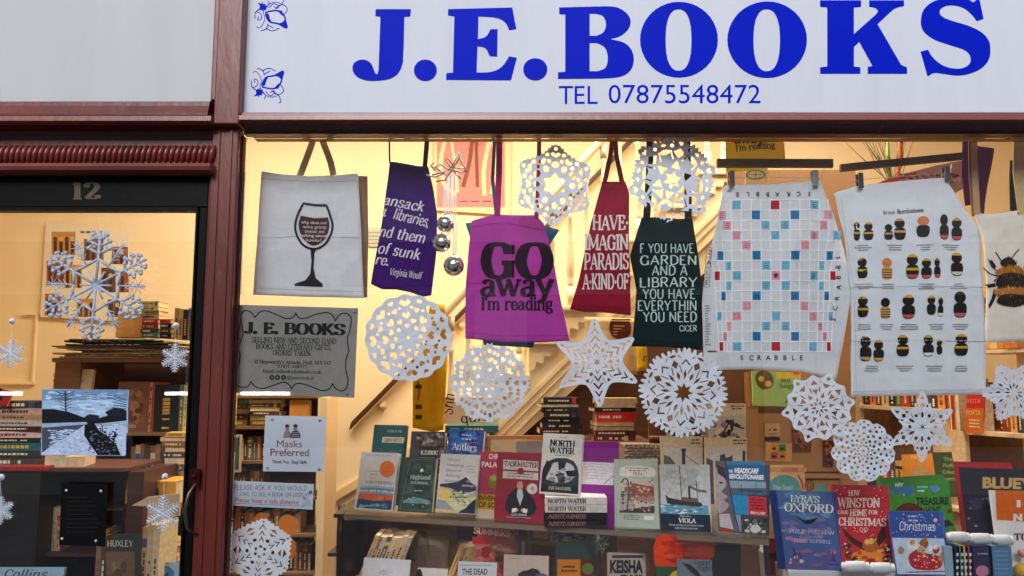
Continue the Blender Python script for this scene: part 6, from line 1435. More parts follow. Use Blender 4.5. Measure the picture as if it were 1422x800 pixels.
def mount(a):
    for k, s_ in enumerate(('Ghost', 'Meeting', 'Beyond', 'Among', 'Mountains')): tx(a, g6, s_, .10, .12 + k * .09, (.44, .56, .52, .5, .5)[k], .045, (96, 104, 120), font='serif', serif=False, thick=1.2, slant=.2)
    dash(a, g6, (.2, .25, .3), .64, .9, .012, (150, 160, 170))
    pl(a, g6, [(.0, .52), (.2, .50), (.45, .47), (.66, .38), (.80, .46), (.95, .52), (.98, .60), (.6, .68), (.2, .62), (0, .56)], (56, 58, 86)); pl(a, g6, [(0, .56), (.3, .58), (.7, .70), (1, .60), (1, .72), (.6, .80), (0, .72)], (170, 176, 150))
    pl(a, g6, [(0, .56), (.26, .60), (.5, .76), (.52, .92), (.2, .80), (0, .74)], (216, 196, 122)); pl(a, g6, [(.3, .75), (.7, .74), (1, .70), (1, .82), (.7, .95), (.4, .98)], (200, 204, 160)); pl(a, g6, [(0, .78), (.2, .80), (.5, .96), (0, .95)], (150, 160, 170))
    pl(a, g6, [(1, .74), (.86, .80), (.76, .90), (.56, .99), (1, .99)], (46, 50, 72)); q2(a, g6, 0, .95, .55, .995, (216, 180, 124)); a.scatter(625, 680, 655, 705, [(150, 160, 120), (230, 226, 190), (110, 120, 100)], 30, 2.4, 1.1)
    tx(a, g6, 'Max', .70, .47, .82, .03, (230, 230, 236)); tx(a, g6, 'Landscape', .58, .54, .90, .035, (230, 230, 236), font='serif', slant=.2); dash(a, g6, (.74,), .28, .75, .018, (60, 60, 70))
disp('pale paperback with a dark mountain over yellow fields', (604.5, 711), (659, 714.5), (618, 630), 0, col=(208, 212, 216), th=.014, art=mount)
g7 = bil((668, 627), (712, 629), (706, 724), (660, 722))
disp('pink and mustard paperback with a green apple half hidden by the dark red book', (660, 722), (706, 724), (668, 627), .03, col=(168, 52, 84), th=.02,
     art=lambda a: (q2(a, g7, 0, .62, 1, .84, (190, 150, 30)), q2(a, g7, 0, .84, 1, 1, (196, 180, 160)), a.ell(*g7(.55, .43), 11, 11, (120, 130, 40), 20), a.ell(*g7(.45, .38), 5, 4, (160, 170, 70), 12), tx(a, g7, 'CHRYSTAL', .26, .10, 1, .07, (238, 214, 220), bold=.03), tx(a, g7, 'PALACE', .06, .22, .80, .07, (238, 214, 220), bold=.03), tx(a, g7, 'INVENTION', .06, .71, 1, .07, (40, 34, 20), bold=.03), tx(a, g7, 'OF SOUND', .06, .81, 1, .07, (40, 34, 20), bold=.03)))
g8 = bil((690.5, 628), (755.7, 632), (754.6, 727.5), (685.5, 724))
def task(a):
    q2(a, g8, .14, .10, .88, .24, (206, 200, 200)); q2(a, g8, .14, .265, .88, .37, (206, 200, 200)); tx(a, g8, 'TASKMASTER', .16, .19, .88, .07, (50, 48, 50), font='serif', thick=2.2); a.ell(*g8(.51, .255), 5, 5, (150, 34, 58), 18)
    dash(a, g8, (.30, .34), .2, .82, .014, (120, 116, 118))
    pl(a, g8, [(.22, .80), (.26, .64), (.36, .54), (.46, .50), (.56, .50), (.68, .55), (.80, .66), (.86, .80), (.72, .90), (.5, .95), (.34, .90)], (44, 46, 54), True)
    pl(a, g8, [(.46, .52), (.56, .52), (.58, .62), (.52, .76), (.45, .62)], (196, 200, 210)); a.ell(*g8(.505, .465), 4.2, 5.8, (206, 160, 140), 16); a.ell(*g8(.505, .422), 3.6, 2, (190, 150, 130), 12)
    for u, v in ((.42, .82), (.60, .82)): a.blob(*g8(u, v), 4.4, 2.6, (210, 170, 150), 10, .15)
    pl(a, g8, [(.36, .80), (.46, .79), (.44, .85), (.36, .86)], (226, 226, 230)); pl(a, g8, [(.58, .79), (.68, .80), (.66, .86), (.58, .85)], (226, 226, 230))
    tx(a, g8, 'ALEX HORNE', .34, .90, .66, .026, (226, 214, 216), bold=.02); tx(a, g8, '220 EXTRAORDINARY TASKS', .26, .935, .74, .018, (216, 200, 204)); a.ell(*g8(.76, .50), 7.4, 7.6, (204, 204, 202), 20); a.text('4', *g8(.73, .53), 6, (70, 70, 70), 4)
disp('dark red hardback with a suited figure and silver title plates', (685.5, 724), (754.6, 727.5), (690.5, 628), 0, col=(142, 30, 56), th=.03, side='r', art=task)
# stack of four under the whale book
for i, (y0, y1, c, s_, tc) in enumerate(((690.5, 700.8, (212, 206, 204), 'NORTH WATER', (50, 46, 48)), (701.2, 711.8, (212, 206, 204), 'NORTH WATER', (50, 46, 48)), (712.2, 722, (26, 22, 26), 'ABSTAINER', (150, 110, 110)), (722.4, 732.6, (26, 22, 26), 'ABSTAINER', (150, 110, 110)))):
    flatbook('', i, 757, 843, y0, y1, YF(800) - .03, c, .13, 'four paperbacks stacked on the display stand', -.02, False, s_, tc, label=('topmost white spine', 'second white spine', 'upper black spine', 'lowest black spine')[i] + ' of four under the black and white novel')
g9 = bil((757, 601.5), (809.7, 605), (804.8, 689), (748.5, 685))
def north(a):
    tx(a, g9, 'NORTH', .16, .20, .80, .10, (40, 40, 44), font='serif', thick=2.6, thin=.8); tx(a, g9, 'WATER', .16, .32, .80, .10, (40, 40, 44), font='serif', thick=2.6, thin=.8); dash(a, g9, (.36,), .25, .75, .014, (120, 120, 120)); dash(a, g9, (.06,), .35, .65, .014, (120, 120, 120))
    pl(a, g9, [(.03, .97), (.03, .60), (.10, .50), (.2, .44), (.35, .40), (.6, .39), (.8, .43), (.90, .52), (.95, .65), (.96, .97)], (52, 58, 66)); pl(a, g9, [(.10, .62), (.3, .48), (.6, .46), (.8, .52), (.84, .66), (.7, .78), (.4, .80), (.15, .76)], (196, 200, 204), True)
    pl(a, g9, [(.03, .60), (.12, .44), (.25, .52), (.3, .46), (.1, .80), (.03, .82)], (36, 38, 44)); pl(a, g9, [(.4, .46), (.62, .45), (.58, .56), (.44, .60)], (40, 42, 48)); pl(a, g9, [(.60, .60), (.86, .58), (.86, .70), (.68, .70)], (30, 32, 36)); pl(a, g9, [(.42, .66), (.56, .66), (.54, .80), (.44, .80)], (70, 74, 80))
    a.scatter(756, 650, 800, 680, [(90, 96, 104), (34, 36, 42), (140, 146, 150)], 26, 4, 2); q2(a, g9, .04, .84, .95, .96, (30, 36, 42)); tx(a, g9, 'IAN McGUIRE', .22, .92, .78, .05, (180, 184, 190), font='serif')
disp('white paperback with black title and a dark stormy ship picture on top of the stack', (748.5, 685), (804.8, 689), (757, 601.5), -.03, col=(214, 214, 214), th=.02, art=north)
disp('bright purple folder with a handwritten white note', (806, 733), (856, 736), (809, 613), .05, col=(126, 24, 136), th=.01, name='folder', cat='folder',
     art=lambda a: (a.poly([(808, 641), (852.5, 643), (852, 674), (807.5, 672)], (214, 212, 226)), [a.line([(810, 645 + k * 4), (822, 644 + k * 4), (845 - k, 646 + k * 4)], .5, (150, 150, 170)) for k in range(6)], a.line([(838, 672), (852, 661)], .8, (70, 60, 80))))
g13 = bil((856, 637.7), (913.6, 639), (915.5, 735), (853.8, 734))
def hull(a):
    a.poly(_cr([g13(.12, .12), g13(.5, .09), g13(.90, .12), g13(.90, .24), g13(.5, .24), g13(.12, .24)], True, 3), (222, 222, 218)); tx(a, g13, 'HULL', .40, .22, .64, .045, (90, 80, 80), font='serif'); dash(a, g13, (.13, .165), .2, .8, .014, (110, 110, 110))
    q2(a, g13, .10, .27, .90, .77, (196, 190, 186)); pl(a, g13, [(.30, .40), (.4, .34), (.6, .36), (.9, .38), (.9, .54), (.30, .52)], (156, 92, 78)); q2(a, g13, .3, .52, .9, .60, (176, 130, 116)); pl(a, g13, [(.10, .74), (.9, .66), (.9, .77), (.10, .77)], (74, 64, 60))
    a.line([g13(.12, .34), g13(.2, .28), g13(.28, .31), g13(.30, .45), g13(.28, .76)], 1.8, (74, 66, 62), smooth=True)
    for k in range(9): u = .12 + k * .035; a.line([g13(u, .75), g13(u + .01, .40 + .03 * (k % 3))], .6, (90, 76, 72))
    a.scatter(862, 665, 908, 712, [(120, 84, 76), (150, 120, 112), (96, 76, 70), (206, 190, 180)], 80, 2, 1.6); dash(a, g13, (.81, .84, .87), .14, .62, .012, (110, 120, 116)); q2(a, g13, .66, .81, .88, .87, (222, 228, 236))
disp('pale green paperback with a brown harbour photograph', (853.8, 734), (915.5, 735), (856, 637.7), 0, col=(174, 188, 176), th=.014, art=hull)
g15 = bil((914, 644.8), (979, 645.5), (988, 739.7), (918, 737.4))
def viola(a):
    q2(a, g15, .02, .01, .98, .62, (196, 204, 208)); a.scatter(920, 650, 975, 685, [(184, 194, 200), (206, 212, 214), (176, 188, 196)], 50, 9, 5)
    q2(a, g15, .02, .60, .98, .74, (100, 156, 186)); 
    for k in range(26): u = R.uniform(.04, .9); v = R.uniform(.60, .73); pl(a, g15, [(u - .06, v + .01), (u, v - .02), (u + .07, v + .005), (u, v + .012)], jit(R.choice([(214, 226, 232), (60, 120, 160), (150, 190, 210)]), 10)); a.lay -= .6
    pl(a, g15, [(.12, .45), (.2, .50), (.45, .53), (.84, .56), (.88, .60), (.82, .625), (.3, .60), (.15, .585)], (64, 60, 66)); pl(a, g15, [(.42, .54), (.48, .48), (.78, .50), (.8, .56)], (110, 96, 92))
    for u, v0 in ((.45, .02), (.78, .24)): a.line([g15(u, .54), g15(u, v0)], 1.0, (90, 80, 80))
    for p_ in (((.45, .1), (.15, .46)), ((.45, .1), (.62, .5)), ((.78, .26), (.88, .56))): a.line([g15(*p_[0]), g15(*p_[1])], .4, (120, 110, 110))
    a.line([g15(.62, .52), g15(.62, .32)], 2.6, (60, 50, 50)); pl(a, g15, [(.62, .30), (.80, .36), (.98, .38), (.98, .42), (.8, .40), (.64, .35)], (120, 116, 120))
    q2(a, g15, 0, .74, 1, 1, (36, 44, 66)); tx(a, g15, 'VIOLA', .36, .865, .70, .065, (226, 230, 236), font='serif', thick=2.2); dash(a, g15, (.775,), .33, .68, .012, (200, 206, 216)); tx(a, g15, 'The Life and Times of a Hull Steam Trawler', .16, .915, .86, .026, (214, 220, 228), bold=.01); tx(a, g15, 'ROBB ROBINSON & IAN HART', .28, .96, .74, .024, (206, 212, 220), bold=.01)
disp('paperback with a steam trawler at sea and dark blue lower band', (918, 737.4), (988, 739.7), (914, 644.8), 0, col=(190, 198, 204), th=.014, art=viola)
g18 = bil((993, 640), (1062, 640.7), (1067.4, 744.5), (997.9, 737))
def heads(a):
    q2(a, g18, .20, .0, 1, .27, (32, 92, 150)); q2(a, g18, .22, .0, 1, .05, (60, 120, 160)); tx(a, g18, 'THE', .26, .165, .34, .04, (236, 238, 240), bold=.04); tx(a, g18, 'HEADSCARF', .38, .165, .86, .065, (236, 238, 240), bold=.04); tx(a, g18, 'REVOLUTIONARIES', .27, .245, .96, .06, (236, 238, 240), bold=.04)
    q2(a, g18, .26, .275, 1, .46, (140, 160, 180)); pl(a, g18, [(.28, .38), (1, .36), (1, .46), (.30, .46)], (70, 96, 120)); a.line([g18(.5, .44), g18(.5, .32)], .8, (50, 60, 70)); a.line([g18(.8, .44), g18(.8, .29)], .8, (50, 60, 70)); a.line([g18(.42, .40), g18(.9, .41)], 2, (50, 62, 76))
    q2(a, g18, .30, .47, .62, .74, (40, 140, 190)); q2(a, g18, .62, .48, 1, .74, (196, 50, 66)); dash(a, g18, (.53, .57, .61, .65), .66, .94, .018, (110, 24, 40)); tx(a, g18, 'BRIAN W LAVERY', .66, .72, .96, .035, (236, 220, 224), bold=.03)
    q2(a, g18, .46, .745, 1, .985, (70, 70, 74)); a.scatter(1032, 720, 1065, 742, [(206, 206, 206), (40, 40, 44), (120, 120, 124)], 40, 2.6, 2.4); a.ell(*g18(.74, .92), 7, 6, (206, 206, 206), 12); a.ell(*g18(.74, .83), 3, 4, (110, 110, 114), 12); q2(a, g18, .34, .745, .46, .985, (130, 150, 190))
    pl(a, g18, [(0, 0), (.20, 0), (.34, .74), (.40, .985), (0, .985)], (98, 94, 104)); pl(a, g18, [(.0, .1), (.14, .16), (.20, .34), (.10, .44), (.22, .5), (.14, .56), (.24, .62), (.12, .72), (0, .70)], (168, 158, 166), True); pl(a, g18, [(.02, .05), (.18, .1), (.24, .3), (.16, .24), (.04, .18)], (60, 56, 64)); pl(a, g18, [(.03, .76), (.24, .74), (.30, .96), (.03, .94)], (186, 180, 190)); a.ell(*g18(.10, .31), 2.6, 1.4, (40, 36, 44), 10); q2(a, g18, .02, .965, .28, .995, (190, 40, 50))
    a.line([g18(.20, 0), g18(.34, .74), g18(.42, .99)], 1.2, (24, 28, 44))
disp('paperback with a grey portrait strip, blue title block and red panel', (997.9, 737), (1067.4, 744.5), (993, 640), 0, col=(60, 62, 80), th=.016, art=heads)
# behind: basket, magazines
t = thing('wicker_basket', P(895, 640, .9), 'small grey brown woven basket behind the pale green paperback', 'basket')
m = MB((140, 116, 100)); a0, a1, z0_, z1_ = X_(868, .80, 620), X_(923, .80, 620), Z_(700, .80), Z_(618, .80); m.box(a0, a1, .81, .99, z0_, z1_ - .004); m.build('body', 'wood', t)
k = 0
for r_ in range(9):
    z = z1_ - r_ * .0105
    for c_ in range(9):
        x = a0 + (a1 - a0) * (c_ + .5 * (r_ % 2)) / 9; x2 = x + (a1 - a0) / 9
        if x2 > a1 + .001: continue
        m = MB(jit((150, 126, 110), 18)); m.tube([(x, .806, z), ((x + x2) / 2, .798, z + .001), (x2, .806, z)], [.003, .0048, .003], 5); m.build('strand', 'wood', t, True)
def photo(x0, y0, x1, y1, hy, seed):
    def f(a):
        a.rect(x0 + 1, y0 + 1, x1 - 1, hy, (206, 190, 160)); dash(a, bil((x0, y0), (x1, y0), (x1, hy), (x0, hy)), (.3, .5), .55, .95, .12, (90, 80, 70)); dash(a, bil((x0, y0), (x1, y0), (x1, hy), (x0, hy)), (.4, .6), .05, .3, .1, (130, 120, 110))
        a.rect(x0 + 1, hy, x1 - 1, y1, (186, 180, 176)); r = random.Random(seed)
        for k in range(26): a.blob(r.uniform(x0 + 6, x1 - 6), r.uniform(hy + 6, y1 - 2), r.uniform(2, 6), r.uniform(2, 7), r.choice([(56, 52, 52), (90, 86, 84), (206, 200, 194), (40, 38, 38), (130, 126, 122)]), 8, .4, r)
        a.line([(x0 + 2, y1 - 6), (x0 + (x1 - x0) * .5, hy + 12), (x1 - 4, hy + 18)], 2.4, (60, 58, 58))
    return f
def mast(a):
    a.rect(922, 607, 976, 620, (206, 190, 160)); dash(a, bil((921, 606), (977, 606), (977, 621), (921, 621)), (.4, .7), .65, .97, .14, (80, 70, 60)); a.rect(922, 621, 976, 690, (196, 190, 186)); a.poly([(922, 632), (930, 634), (938, 644), (938, 690), (922, 690)], (110, 104, 100)); a.rect(947, 623, 951.5, 690, (60, 58, 58)); a.rect(946, 623, 953, 626, (40, 38, 38)); a.line([(949, 630), (975, 650)], .8, (100, 96, 94))
def mast2(a):
    a.rect(981, 608, 1037, 621, (206, 190, 160)); dash(a, bil((980, 607), (1038, 607), (1038, 621), (980, 621)), (.4, .7), .65, .97, .14, (80, 70, 60)); a.rect(981, 622, 1037, 700, (190, 184, 180)); a.poly([(981, 636), (990, 640), (992, 700), (981, 700)], (90, 86, 84)); a.poly([(1000, 632), (1006, 630), (1008, 636), (1014, 634), (1017, 632), (1018, 660), (999, 660)], (66, 62, 62)); a.rect(1031, 626, 1035, 700, (50, 48, 48)); a.rect(998, 646, 1030, 652, (80, 76, 74))
book('poetry magazine with a mast photograph behind the trawler paperback', (921, 735), (978, 735), (921, 606), .72, None, 4, .008, (200, 186, 160), mast, name='magazine', cat='magazine', group='photograph magazines on the rack')
book('poetry magazine with a bollard photograph behind the portrait paperback', (980, 735), (1039, 737), (980, 607), .68, None, 4, .008, (200, 186, 160), mast2, name='magazine', cat='magazine', group='photograph magazines on the rack')
book('poetry magazine with a rower photograph above the other two', (985, 640), (1037, 640), (985, 560), .86, None, 4, .008, (200, 186, 160), photo(985, 560, 1037, 640, 577, 5), name='magazine', cat='magazine', group='photograph magazines on the rack')
book('poetry magazine largely hidden by the frilled round snowflake', (926, 606), (982, 606), (926, 565), .88, None, 4, .008, (190, 176, 150), photo(926, 565, 982, 606, 573, 9), name='magazine', cat='magazine', group='photograph magazines on the rack')
t = thing('magazine_rack', P(980, 735, .95), 'brown stepped magazine rack behind the trawler paperback', 'rack')
board('back_board', 'card', t, 905, 1046, 480, 800, .96, .975, (128, 84, 52)); board('step', 'card', t, 905, 1046, 641, 646, .84, .958, (110, 72, 46)); board('step', 'card', t, 905, 1046, 736, 741, .66, .958, (110, 72, 46)); board('step', 'card', t, 905, 983, 607, 610, .87, .958, (110, 72, 46))

# ---- lower books behind and in front of the acrylic
def low(label, bl, br, tl, Y, **k): return book(label, bl, br, tl, Y, None, **k)
def face(x0, y0, x1, y1, skin, hair):
    def f(a):
        a.poly(_cr([(x0 + 6, y1), (x0 + 4, y0 + 30), (x0 + 10, y0 + 12), (x0 + 18, y0 + 6), (x0 + 26, y0 + 12), (x0 + 28, y0 + 30), (x0 + 22, y1)], True, 3), skin); a.poly(_cr([(x0 + 12, y0 + 2), (x0 + 24, y0 + 2), (x0 + 31, y0 + 14), (x0 + 30, y0 + 36), (x0 + 27, y0 + 20), (x0 + 20, y0 + 8)], True, 3), hair)
        a.ell(x0 + 17, y0 + 25, 4, 1.6, hair); a.ell(x0 + 7, y0 + 27, 3, 1.4, hair); a.ell(x0 + 10, y0 + 42, 4.4, 2, hair); dash(a, bil((x0 + 30, y0), (x1, y0), (x1, y1), (x0 + 30, y1)), [.15 + .09 * k for k in range(9)], .1, .9, .012, (90, 80, 76))
    return f
low('grey brown cover with half a portrait inside the acrylic stand', (564, 830), (616, 834), (564, 733), .72, col=(128, 110, 98), th=.012, art=face(565, 735, 615, 830, (112, 96, 88), (50, 42, 40)))
g = bil((655, 728), (708, 733), (704, 840), (652, 834))
low('red tinted cover with large faded face inside the acrylic stand', (655, 838), (706, 842), (655, 729), .52, col=(150, 66, 62), th=.014, art=lambda a: (a.scatter(658, 745, 702, 838, [(170, 80, 74), (130, 44, 44), (190, 104, 96)], 60, 6, 6), a.ell(694, 776, 7, 4, (90, 36, 36)), a.rect(656, 745, 690, 756, (176, 40, 50)), tx(a, g, 'SUMMERS', .06, .115, 1, .08, (226, 196, 184), font='serif')))
low('dark book with an apostrophe s title inside the acrylic stand', (708, 838), (733, 840), (708, 733), .52, col=(46, 40, 44), th=.014, art=lambda a: (a.text("3's", 709, 743, 7, (190, 170, 160), 12, font='serif', thick=1.2), a.rect(711, 750, 719, 768, (120, 70, 56)), a.rect(724, 752, 729, 790, (120, 106, 100))))
upright('pale fan at the left of the acrylic stand', [498, 505, 510, 516, 523, 530, 537, 545, 552], 743, 800, .62, [(216, 190, 150), (150, 120, 96), (226, 204, 170), (120, 110, 100), (230, 206, 170), (196, 170, 140), (226, 200, 160), (170, 160, 150)], .14, 'books spine up inside the display stand', 4, lean=.4)
upright('yellow fan in the middle of the acrylic stand', [620, 626, 632, 639, 645, 651], 758, 805, .60, [(226, 180, 110), (206, 160, 96), (236, 196, 130), (216, 170, 104), (230, 186, 120)], .12, 'books spine up inside the display stand', 3, lean=.4)
low('white book with a tiny sun emblem in front of the stand', (496, 862), (562, 866), (503, 774), .46, col=(206, 212, 224), th=.022, side='l', art=lambda a: (a.ring(533, 795, 2.4, 2.4, .8, (110, 120, 150)), [a.line([(533 + 4 * math.cos(k), 795 + 3 * math.sin(k)), (533 + 8 * math.cos(k), 795 + 5 * math.sin(k))], .5, (130, 140, 160)) for k in (0, .8, 1.6, 2.4, 3.1, 3.9, 4.7, 5.5)]))
low('small pale card with a dark head outline in front of the stand', (575, 862), (617, 864), (576, 788), .45, col=(206, 208, 206), th=.008, art=lambda a: a.blob(582, 800, 5, 9, (40, 36, 40)))
low('white paperback titled THE DEAD in front of the stand', (632, 866), (687, 868), (634, 779.5), .40, col=(198, 208, 220), th=.024, art=lambda a: (a.text('THE DEAD', 642, 798, 8, (40, 40, 46), 35, .02), a.rect(638, 784, 684, 786, (150, 180, 200))))
low('grey magazine with dark curly hair at its foot in front of the stand', (697, 866), (761, 868), (699, 770), .36, col=(190, 176, 168), th=.008, art=lambda a: (a.blob(736, 802, 18, 11, (54, 50, 56), 14, .25), a.blob(752, 800, 8, 5, (90, 90, 150), 9), dash(a, bil((699, 770), (761, 771), (761, 790), (699, 790)), (.3,), .1, .4, .06, (130, 110, 104))))
t = book('yellow box lying inside the acrylic stand near the dark red hardback', (733, 747), (761, 748), (733, 734), .60, None, 2, .06, (226, 180, 96), name='box', cat='box', mt='card')
low('dark green and orange illustrated paperback inside the stand', (770, 850), (826, 852), (771, 753), .40, col=(44, 62, 58), th=.014, art=lambda a: (a.rect(774, 777, 824, 848, (196, 122, 34)), a.rect(806, 777, 824, 848, (96, 40, 26)), a.ell(816, 790, 8, 8, (90, 120, 50), 16), dash(a, bil((774, 777), (806, 777), (806, 800), (774, 800)), (.5, .75), .15, .85, .12, (60, 40, 20))))
panelth('woven_mat', [(763, 736), (826, 740), (822, 753), (764, 752)], .50, (120, 100, 94), 'grey brown woven mat edge hanging behind the orange paperback', 'mat', 'card', .006, lambda a: a.scatter(764, 737, 822, 752, [(150, 130, 124), (90, 72, 68), (70, 60, 60), (170, 150, 140)], 70, 4, 1.6))
t = tag(thing('tinsel', P(832, 755, .42), 'tuft of silver green tinsel beside the orange paperback', 'tinsel'))
m = MB((130, 150, 150))
for k in range(46):
    c = P(R.uniform(826, 840), R.uniform(742, 764), .40); d = Vector((R.uniform(-1, 1), R.uniform(-.5, .5), R.uniform(-1.2, .6))).normalized() * R.uniform(.012, .03)
    m.tube([c, c + d], [.0011, .0004], 3, jit((130, 146, 146), 40))
m.build('strands', 'dull', t)
t = tag(thing('wooden_crate', P(882, 760, .6), 'orange brown wooden crate corner seen through the stand', 'crate'))
for k, (y0, y1) in enumerate(((738, 746), (747.5, 756), (757.5, 770), (771.5, 800))): board('slat', 'wood', t, 858, 902, y0, y1, .62, .635, (186, 116, 52))
board('corner_post', 'wood', t, 902.5, 908, 736, 800, .61, .64, (150, 90, 44))
g = bil((846, 767), (899, 770), (897, 850), (843, 847))
low('grey paperback with tall dark block title in front of the crate', (844, 860), (898, 862), (846, 767), .34, col=(166, 160, 150), th=.016, art=lambda a: (a.rect(850, 771, 893, 775, (60, 54, 54)), a.text('KEISHA', 847, 795, 16, (40, 34, 40), 46, .05), a.text('TROOP', 862, 811, 12, (40, 34, 40), 30, .05)))
book('glossy orange red plate like cover behind the grey card', (911, 800), (1000, 806), (911, 744), .33, None, 6, .01, (56, 44, 44), lambda a: (a.poly(_cr([(912, 745), (960, 745), (985, 748), (998, 760), (992, 772), (975, 782), (940, 790), (912, 792)], True, 3), (228, 72, 26)), a.scatter(916, 748, 980, 784, [(196, 50, 20), (216, 84, 40), (180, 44, 24)], 40, 9, 3)))
low('charcoal slab like hardback standing right of the orange cover', (993, 845), (1030, 848), (993, 750), .30, col=(40, 38, 42), th=.03)
low('green cover with a yellow disc low in the display', (913, 862), (962, 864), (914, 786), .28, col=(36, 84, 50), th=.01, art=lambda a: a.ell(942, 804, 13, 12, (206, 170, 50), 20))
low('blue grey card with a feather and script title low in the display', (943, 862), (992, 864), (944, 776), .26, col=(106, 120, 132), th=.01, art=lambda a: (a.poly([(946, 781), (958, 784), (968, 792), (976, 804), (966, 800), (955, 790)], (50, 52, 62)), a.text('Vesper', 963, 784, 6.5, (36, 36, 46), 24, font='serif', slant=.2, thick=1.5), a.text('Flights', 968, 792, 6.5, (36, 36, 46), 22, font='serif', slant=.2, thick=1.5)))
low('light brown wooden box at the right end of the acrylic stand', (1030, 850), (1058, 852), (1030, 750), .44, col=(166, 122, 80), th=.06, name='box', cat='box', mt='wood')

# ================================================================== UNDER THE STAIRS
t = thing('stair_shelf', P(850, 612, 1.4), 'brown shelf under the stairs carrying two stacks of books', 'shelf')
board('shelf_board', 'wood', t, 640, 905, 613, 618, 1.20, 1.60, (110, 74, 46))
G3 = 'books stacked under the stairs'
stack('dark stack under the star snowflake', 752, 806, [552, 561, 566, 573, 580, 588, 595, 603, 612.5], 1.25, [(40, 34, 32), (96, 60, 40), (34, 30, 30), (50, 38, 32), (24, 24, 26), (44, 34, 34), (60, 36, 32), (84, 56, 44)], .16, G3, 3, (1,))
stack('red stack right of the star snowflake', 826, 884, [553, 560, 566, 572, 586, 592, 598, 605, 612.5], 1.22, [(190, 160, 110), (214, 190, 150), (36, 28, 28), (196, 44, 34), (170, 120, 80), (196, 160, 130), (96, 34, 34), (120, 40, 40)], .16, G3, 3, (0, 1, 4, 5))
flatbook('', 0, 618, 692, 591, 601, 1.22, (48, 104, 100), .18, None, 0, False, label='flat teal box lid under the propped white sign')
stack('short pile beneath the teal box lid', 622, 686, [601.5, 607, 612.5], 1.22, [(34, 30, 34), (110, 44, 36)], .16, G3, 2)
def sq(a):
    a.text('Shh', 628, 577, 15, (46, 46, 50), 30, rot=-1.45, font='serif', serif=False, thick=1.4, slant=.1); a.text('quiet', 640, 588, 13, (46, 46, 50), 46, rot=-.12, font='serif', serif=False, thick=1.5)
panelth('white_sign', [(606, 552), (690, 552), (692, 586), (613, 589)], 1.15, (236, 212, 176), 'white propped sign with black brush lettering behind the frilly snowflake', 'sign', 'paper', .003, sq)
t = thing('yellow_apron', P(600, 590, 1.1), 'yellow cloth bag hanging against the stairs behind the round snowflake', 'bag')
s2 = fold_fn(1.1, .03, 3.3, 8, 2)
cloth('cloth', [(598, 420), (618, 424)], [(618, 424), (622, 500), (616, 597)], [(573, 594), (600, 600), (616, 597)], [(598, 420), (590, 480), (574, 500), (573, 594)], s2, (232, 172, 24), 'canvas', t, 12, 20)
a = Art(); [a.rect(577, 506 + k * 14, 586, 512 + k * 14, (90, 60, 30)) for k in (0, 2, 4, 5)]; a.line([(581, 530), (583, 545), (580, 556)], 2, (90, 60, 30)); a.build(s2, 'print', 'ink', t, .003)
t = thing('small_yellow_bag', P(898, 520, 1.1), 'small yellow bag under the dark green tote by the stairs', 'bag')
s2 = fold_fn(1.1, .02, 7.3, 8, 2)
cloth('cloth', [(884, 470), (908, 470)], [(908, 470), (908, 512)], [(886, 516), (908, 512)], [(884, 470), (886, 516)], s2, (236, 186, 30), 'canvas', t, 8, 8)
a = Art(); a.text('re', 893, 501, 9, (60, 40, 24), 10, font='serif'); a.build(s2, 'print', 'ink', t, .003)
t = thing('cream_bag', P(850, 530, 1.2), 'cream cotton bag with a brown glass print behind the star snowflake', 'bag')
s2 = fold_fn(1.2, .02, 9.3, 8, 2)
cloth('cloth', [(812, 440), (884, 442)], [(884, 442), (886, 520)], [(816, 520), (886, 520)], [(812, 440), (816, 520)], s2, (222, 186, 130), 'canvas', t, 12, 12)
a = Art(); a.line([(849, 444), (876, 444)], 2, (60, 30, 24)); a.poly(_cr([(848, 446), (846, 458), (852, 468), (863, 471), (874, 467), (877, 456), (875, 446)], False, 3), (90, 40, 26)); [a.rect(852, 452 + k * 4, 872, 453.4 + k * 4, (190, 150, 110)) for k in range(4)]; a.build(s2, 'print', 'ink', t, .003)

# ================================================================== RIGHT: CARDBOARD BACKDROP, CABINET, BOOKCASE
t = thing('brown_backdrop', P(1090, 700, 1.3), 'tall brown board standing behind the two tea towels', 'board')
m = MB((164, 122, 80)); q = [P(x, y, 1.3) for x, y in ((1012, 800), (1012, 330), (1050, 232), (1180, 230), (1345, 200), (1180, 800))]
m = MB((164, 122, 80)); q = [P(x, y, 1.3) for x, y in ((1012, 800), (1012, 236), (1188, 236), (1188, 800))]; m.prism([(p.x, p.z) for p in q], 1.3, 1.33); m.build('board', 'card', t)
CB = (184, 142, 94)
t = thing('card_cabinet', P(1110, 700, 1.0), 'tan cardboard cabinet with small cards fixed to its door', 'cabinet')
board('carcass', 'card', t, 1040, 1186, 563, 830, .952, 1.28, (150, 102, 60)); board('top_rail', 'card', t, 1040, 1186, 558, 565, .92, .9515, CB)
board('stile', 'card', t, 1040, 1053, 565.3, 830, .93, .9515, CB); board('stile', 'card', t, 1175, 1186, 565.3, 830, .93, .9515, CB); board('door', 'card', t, 1056, 1172, 574, 655, .942, .9515, (180, 138, 90))
board('rail', 'card', t, 1053.3, 1174.7, 658, 664, .925, .9515, CB); board('door', 'card', t, 1056, 1172, 667, 820, .942, .9515, (180, 138, 90))
def pin(label, px, col, art=None, nm='pinned_card'): return panelth(nm, px, .935, col, label, 'card', 'printed', .002, art, 'small cards pinned to the tan cabinet')
pin('cream card with brown smudges, upper left on the tan cabinet', [(1062, 588), (1083, 588), (1083, 606), (1062, 606)], (214, 170, 112), lambda a: (a.blob(1069, 597, 2, 1.4, (90, 50, 30)), a.blob(1076, 597, 2.6, 1.4, (90, 50, 30)), a.rect(1065, 602, 1080, 603, (120, 80, 50))))
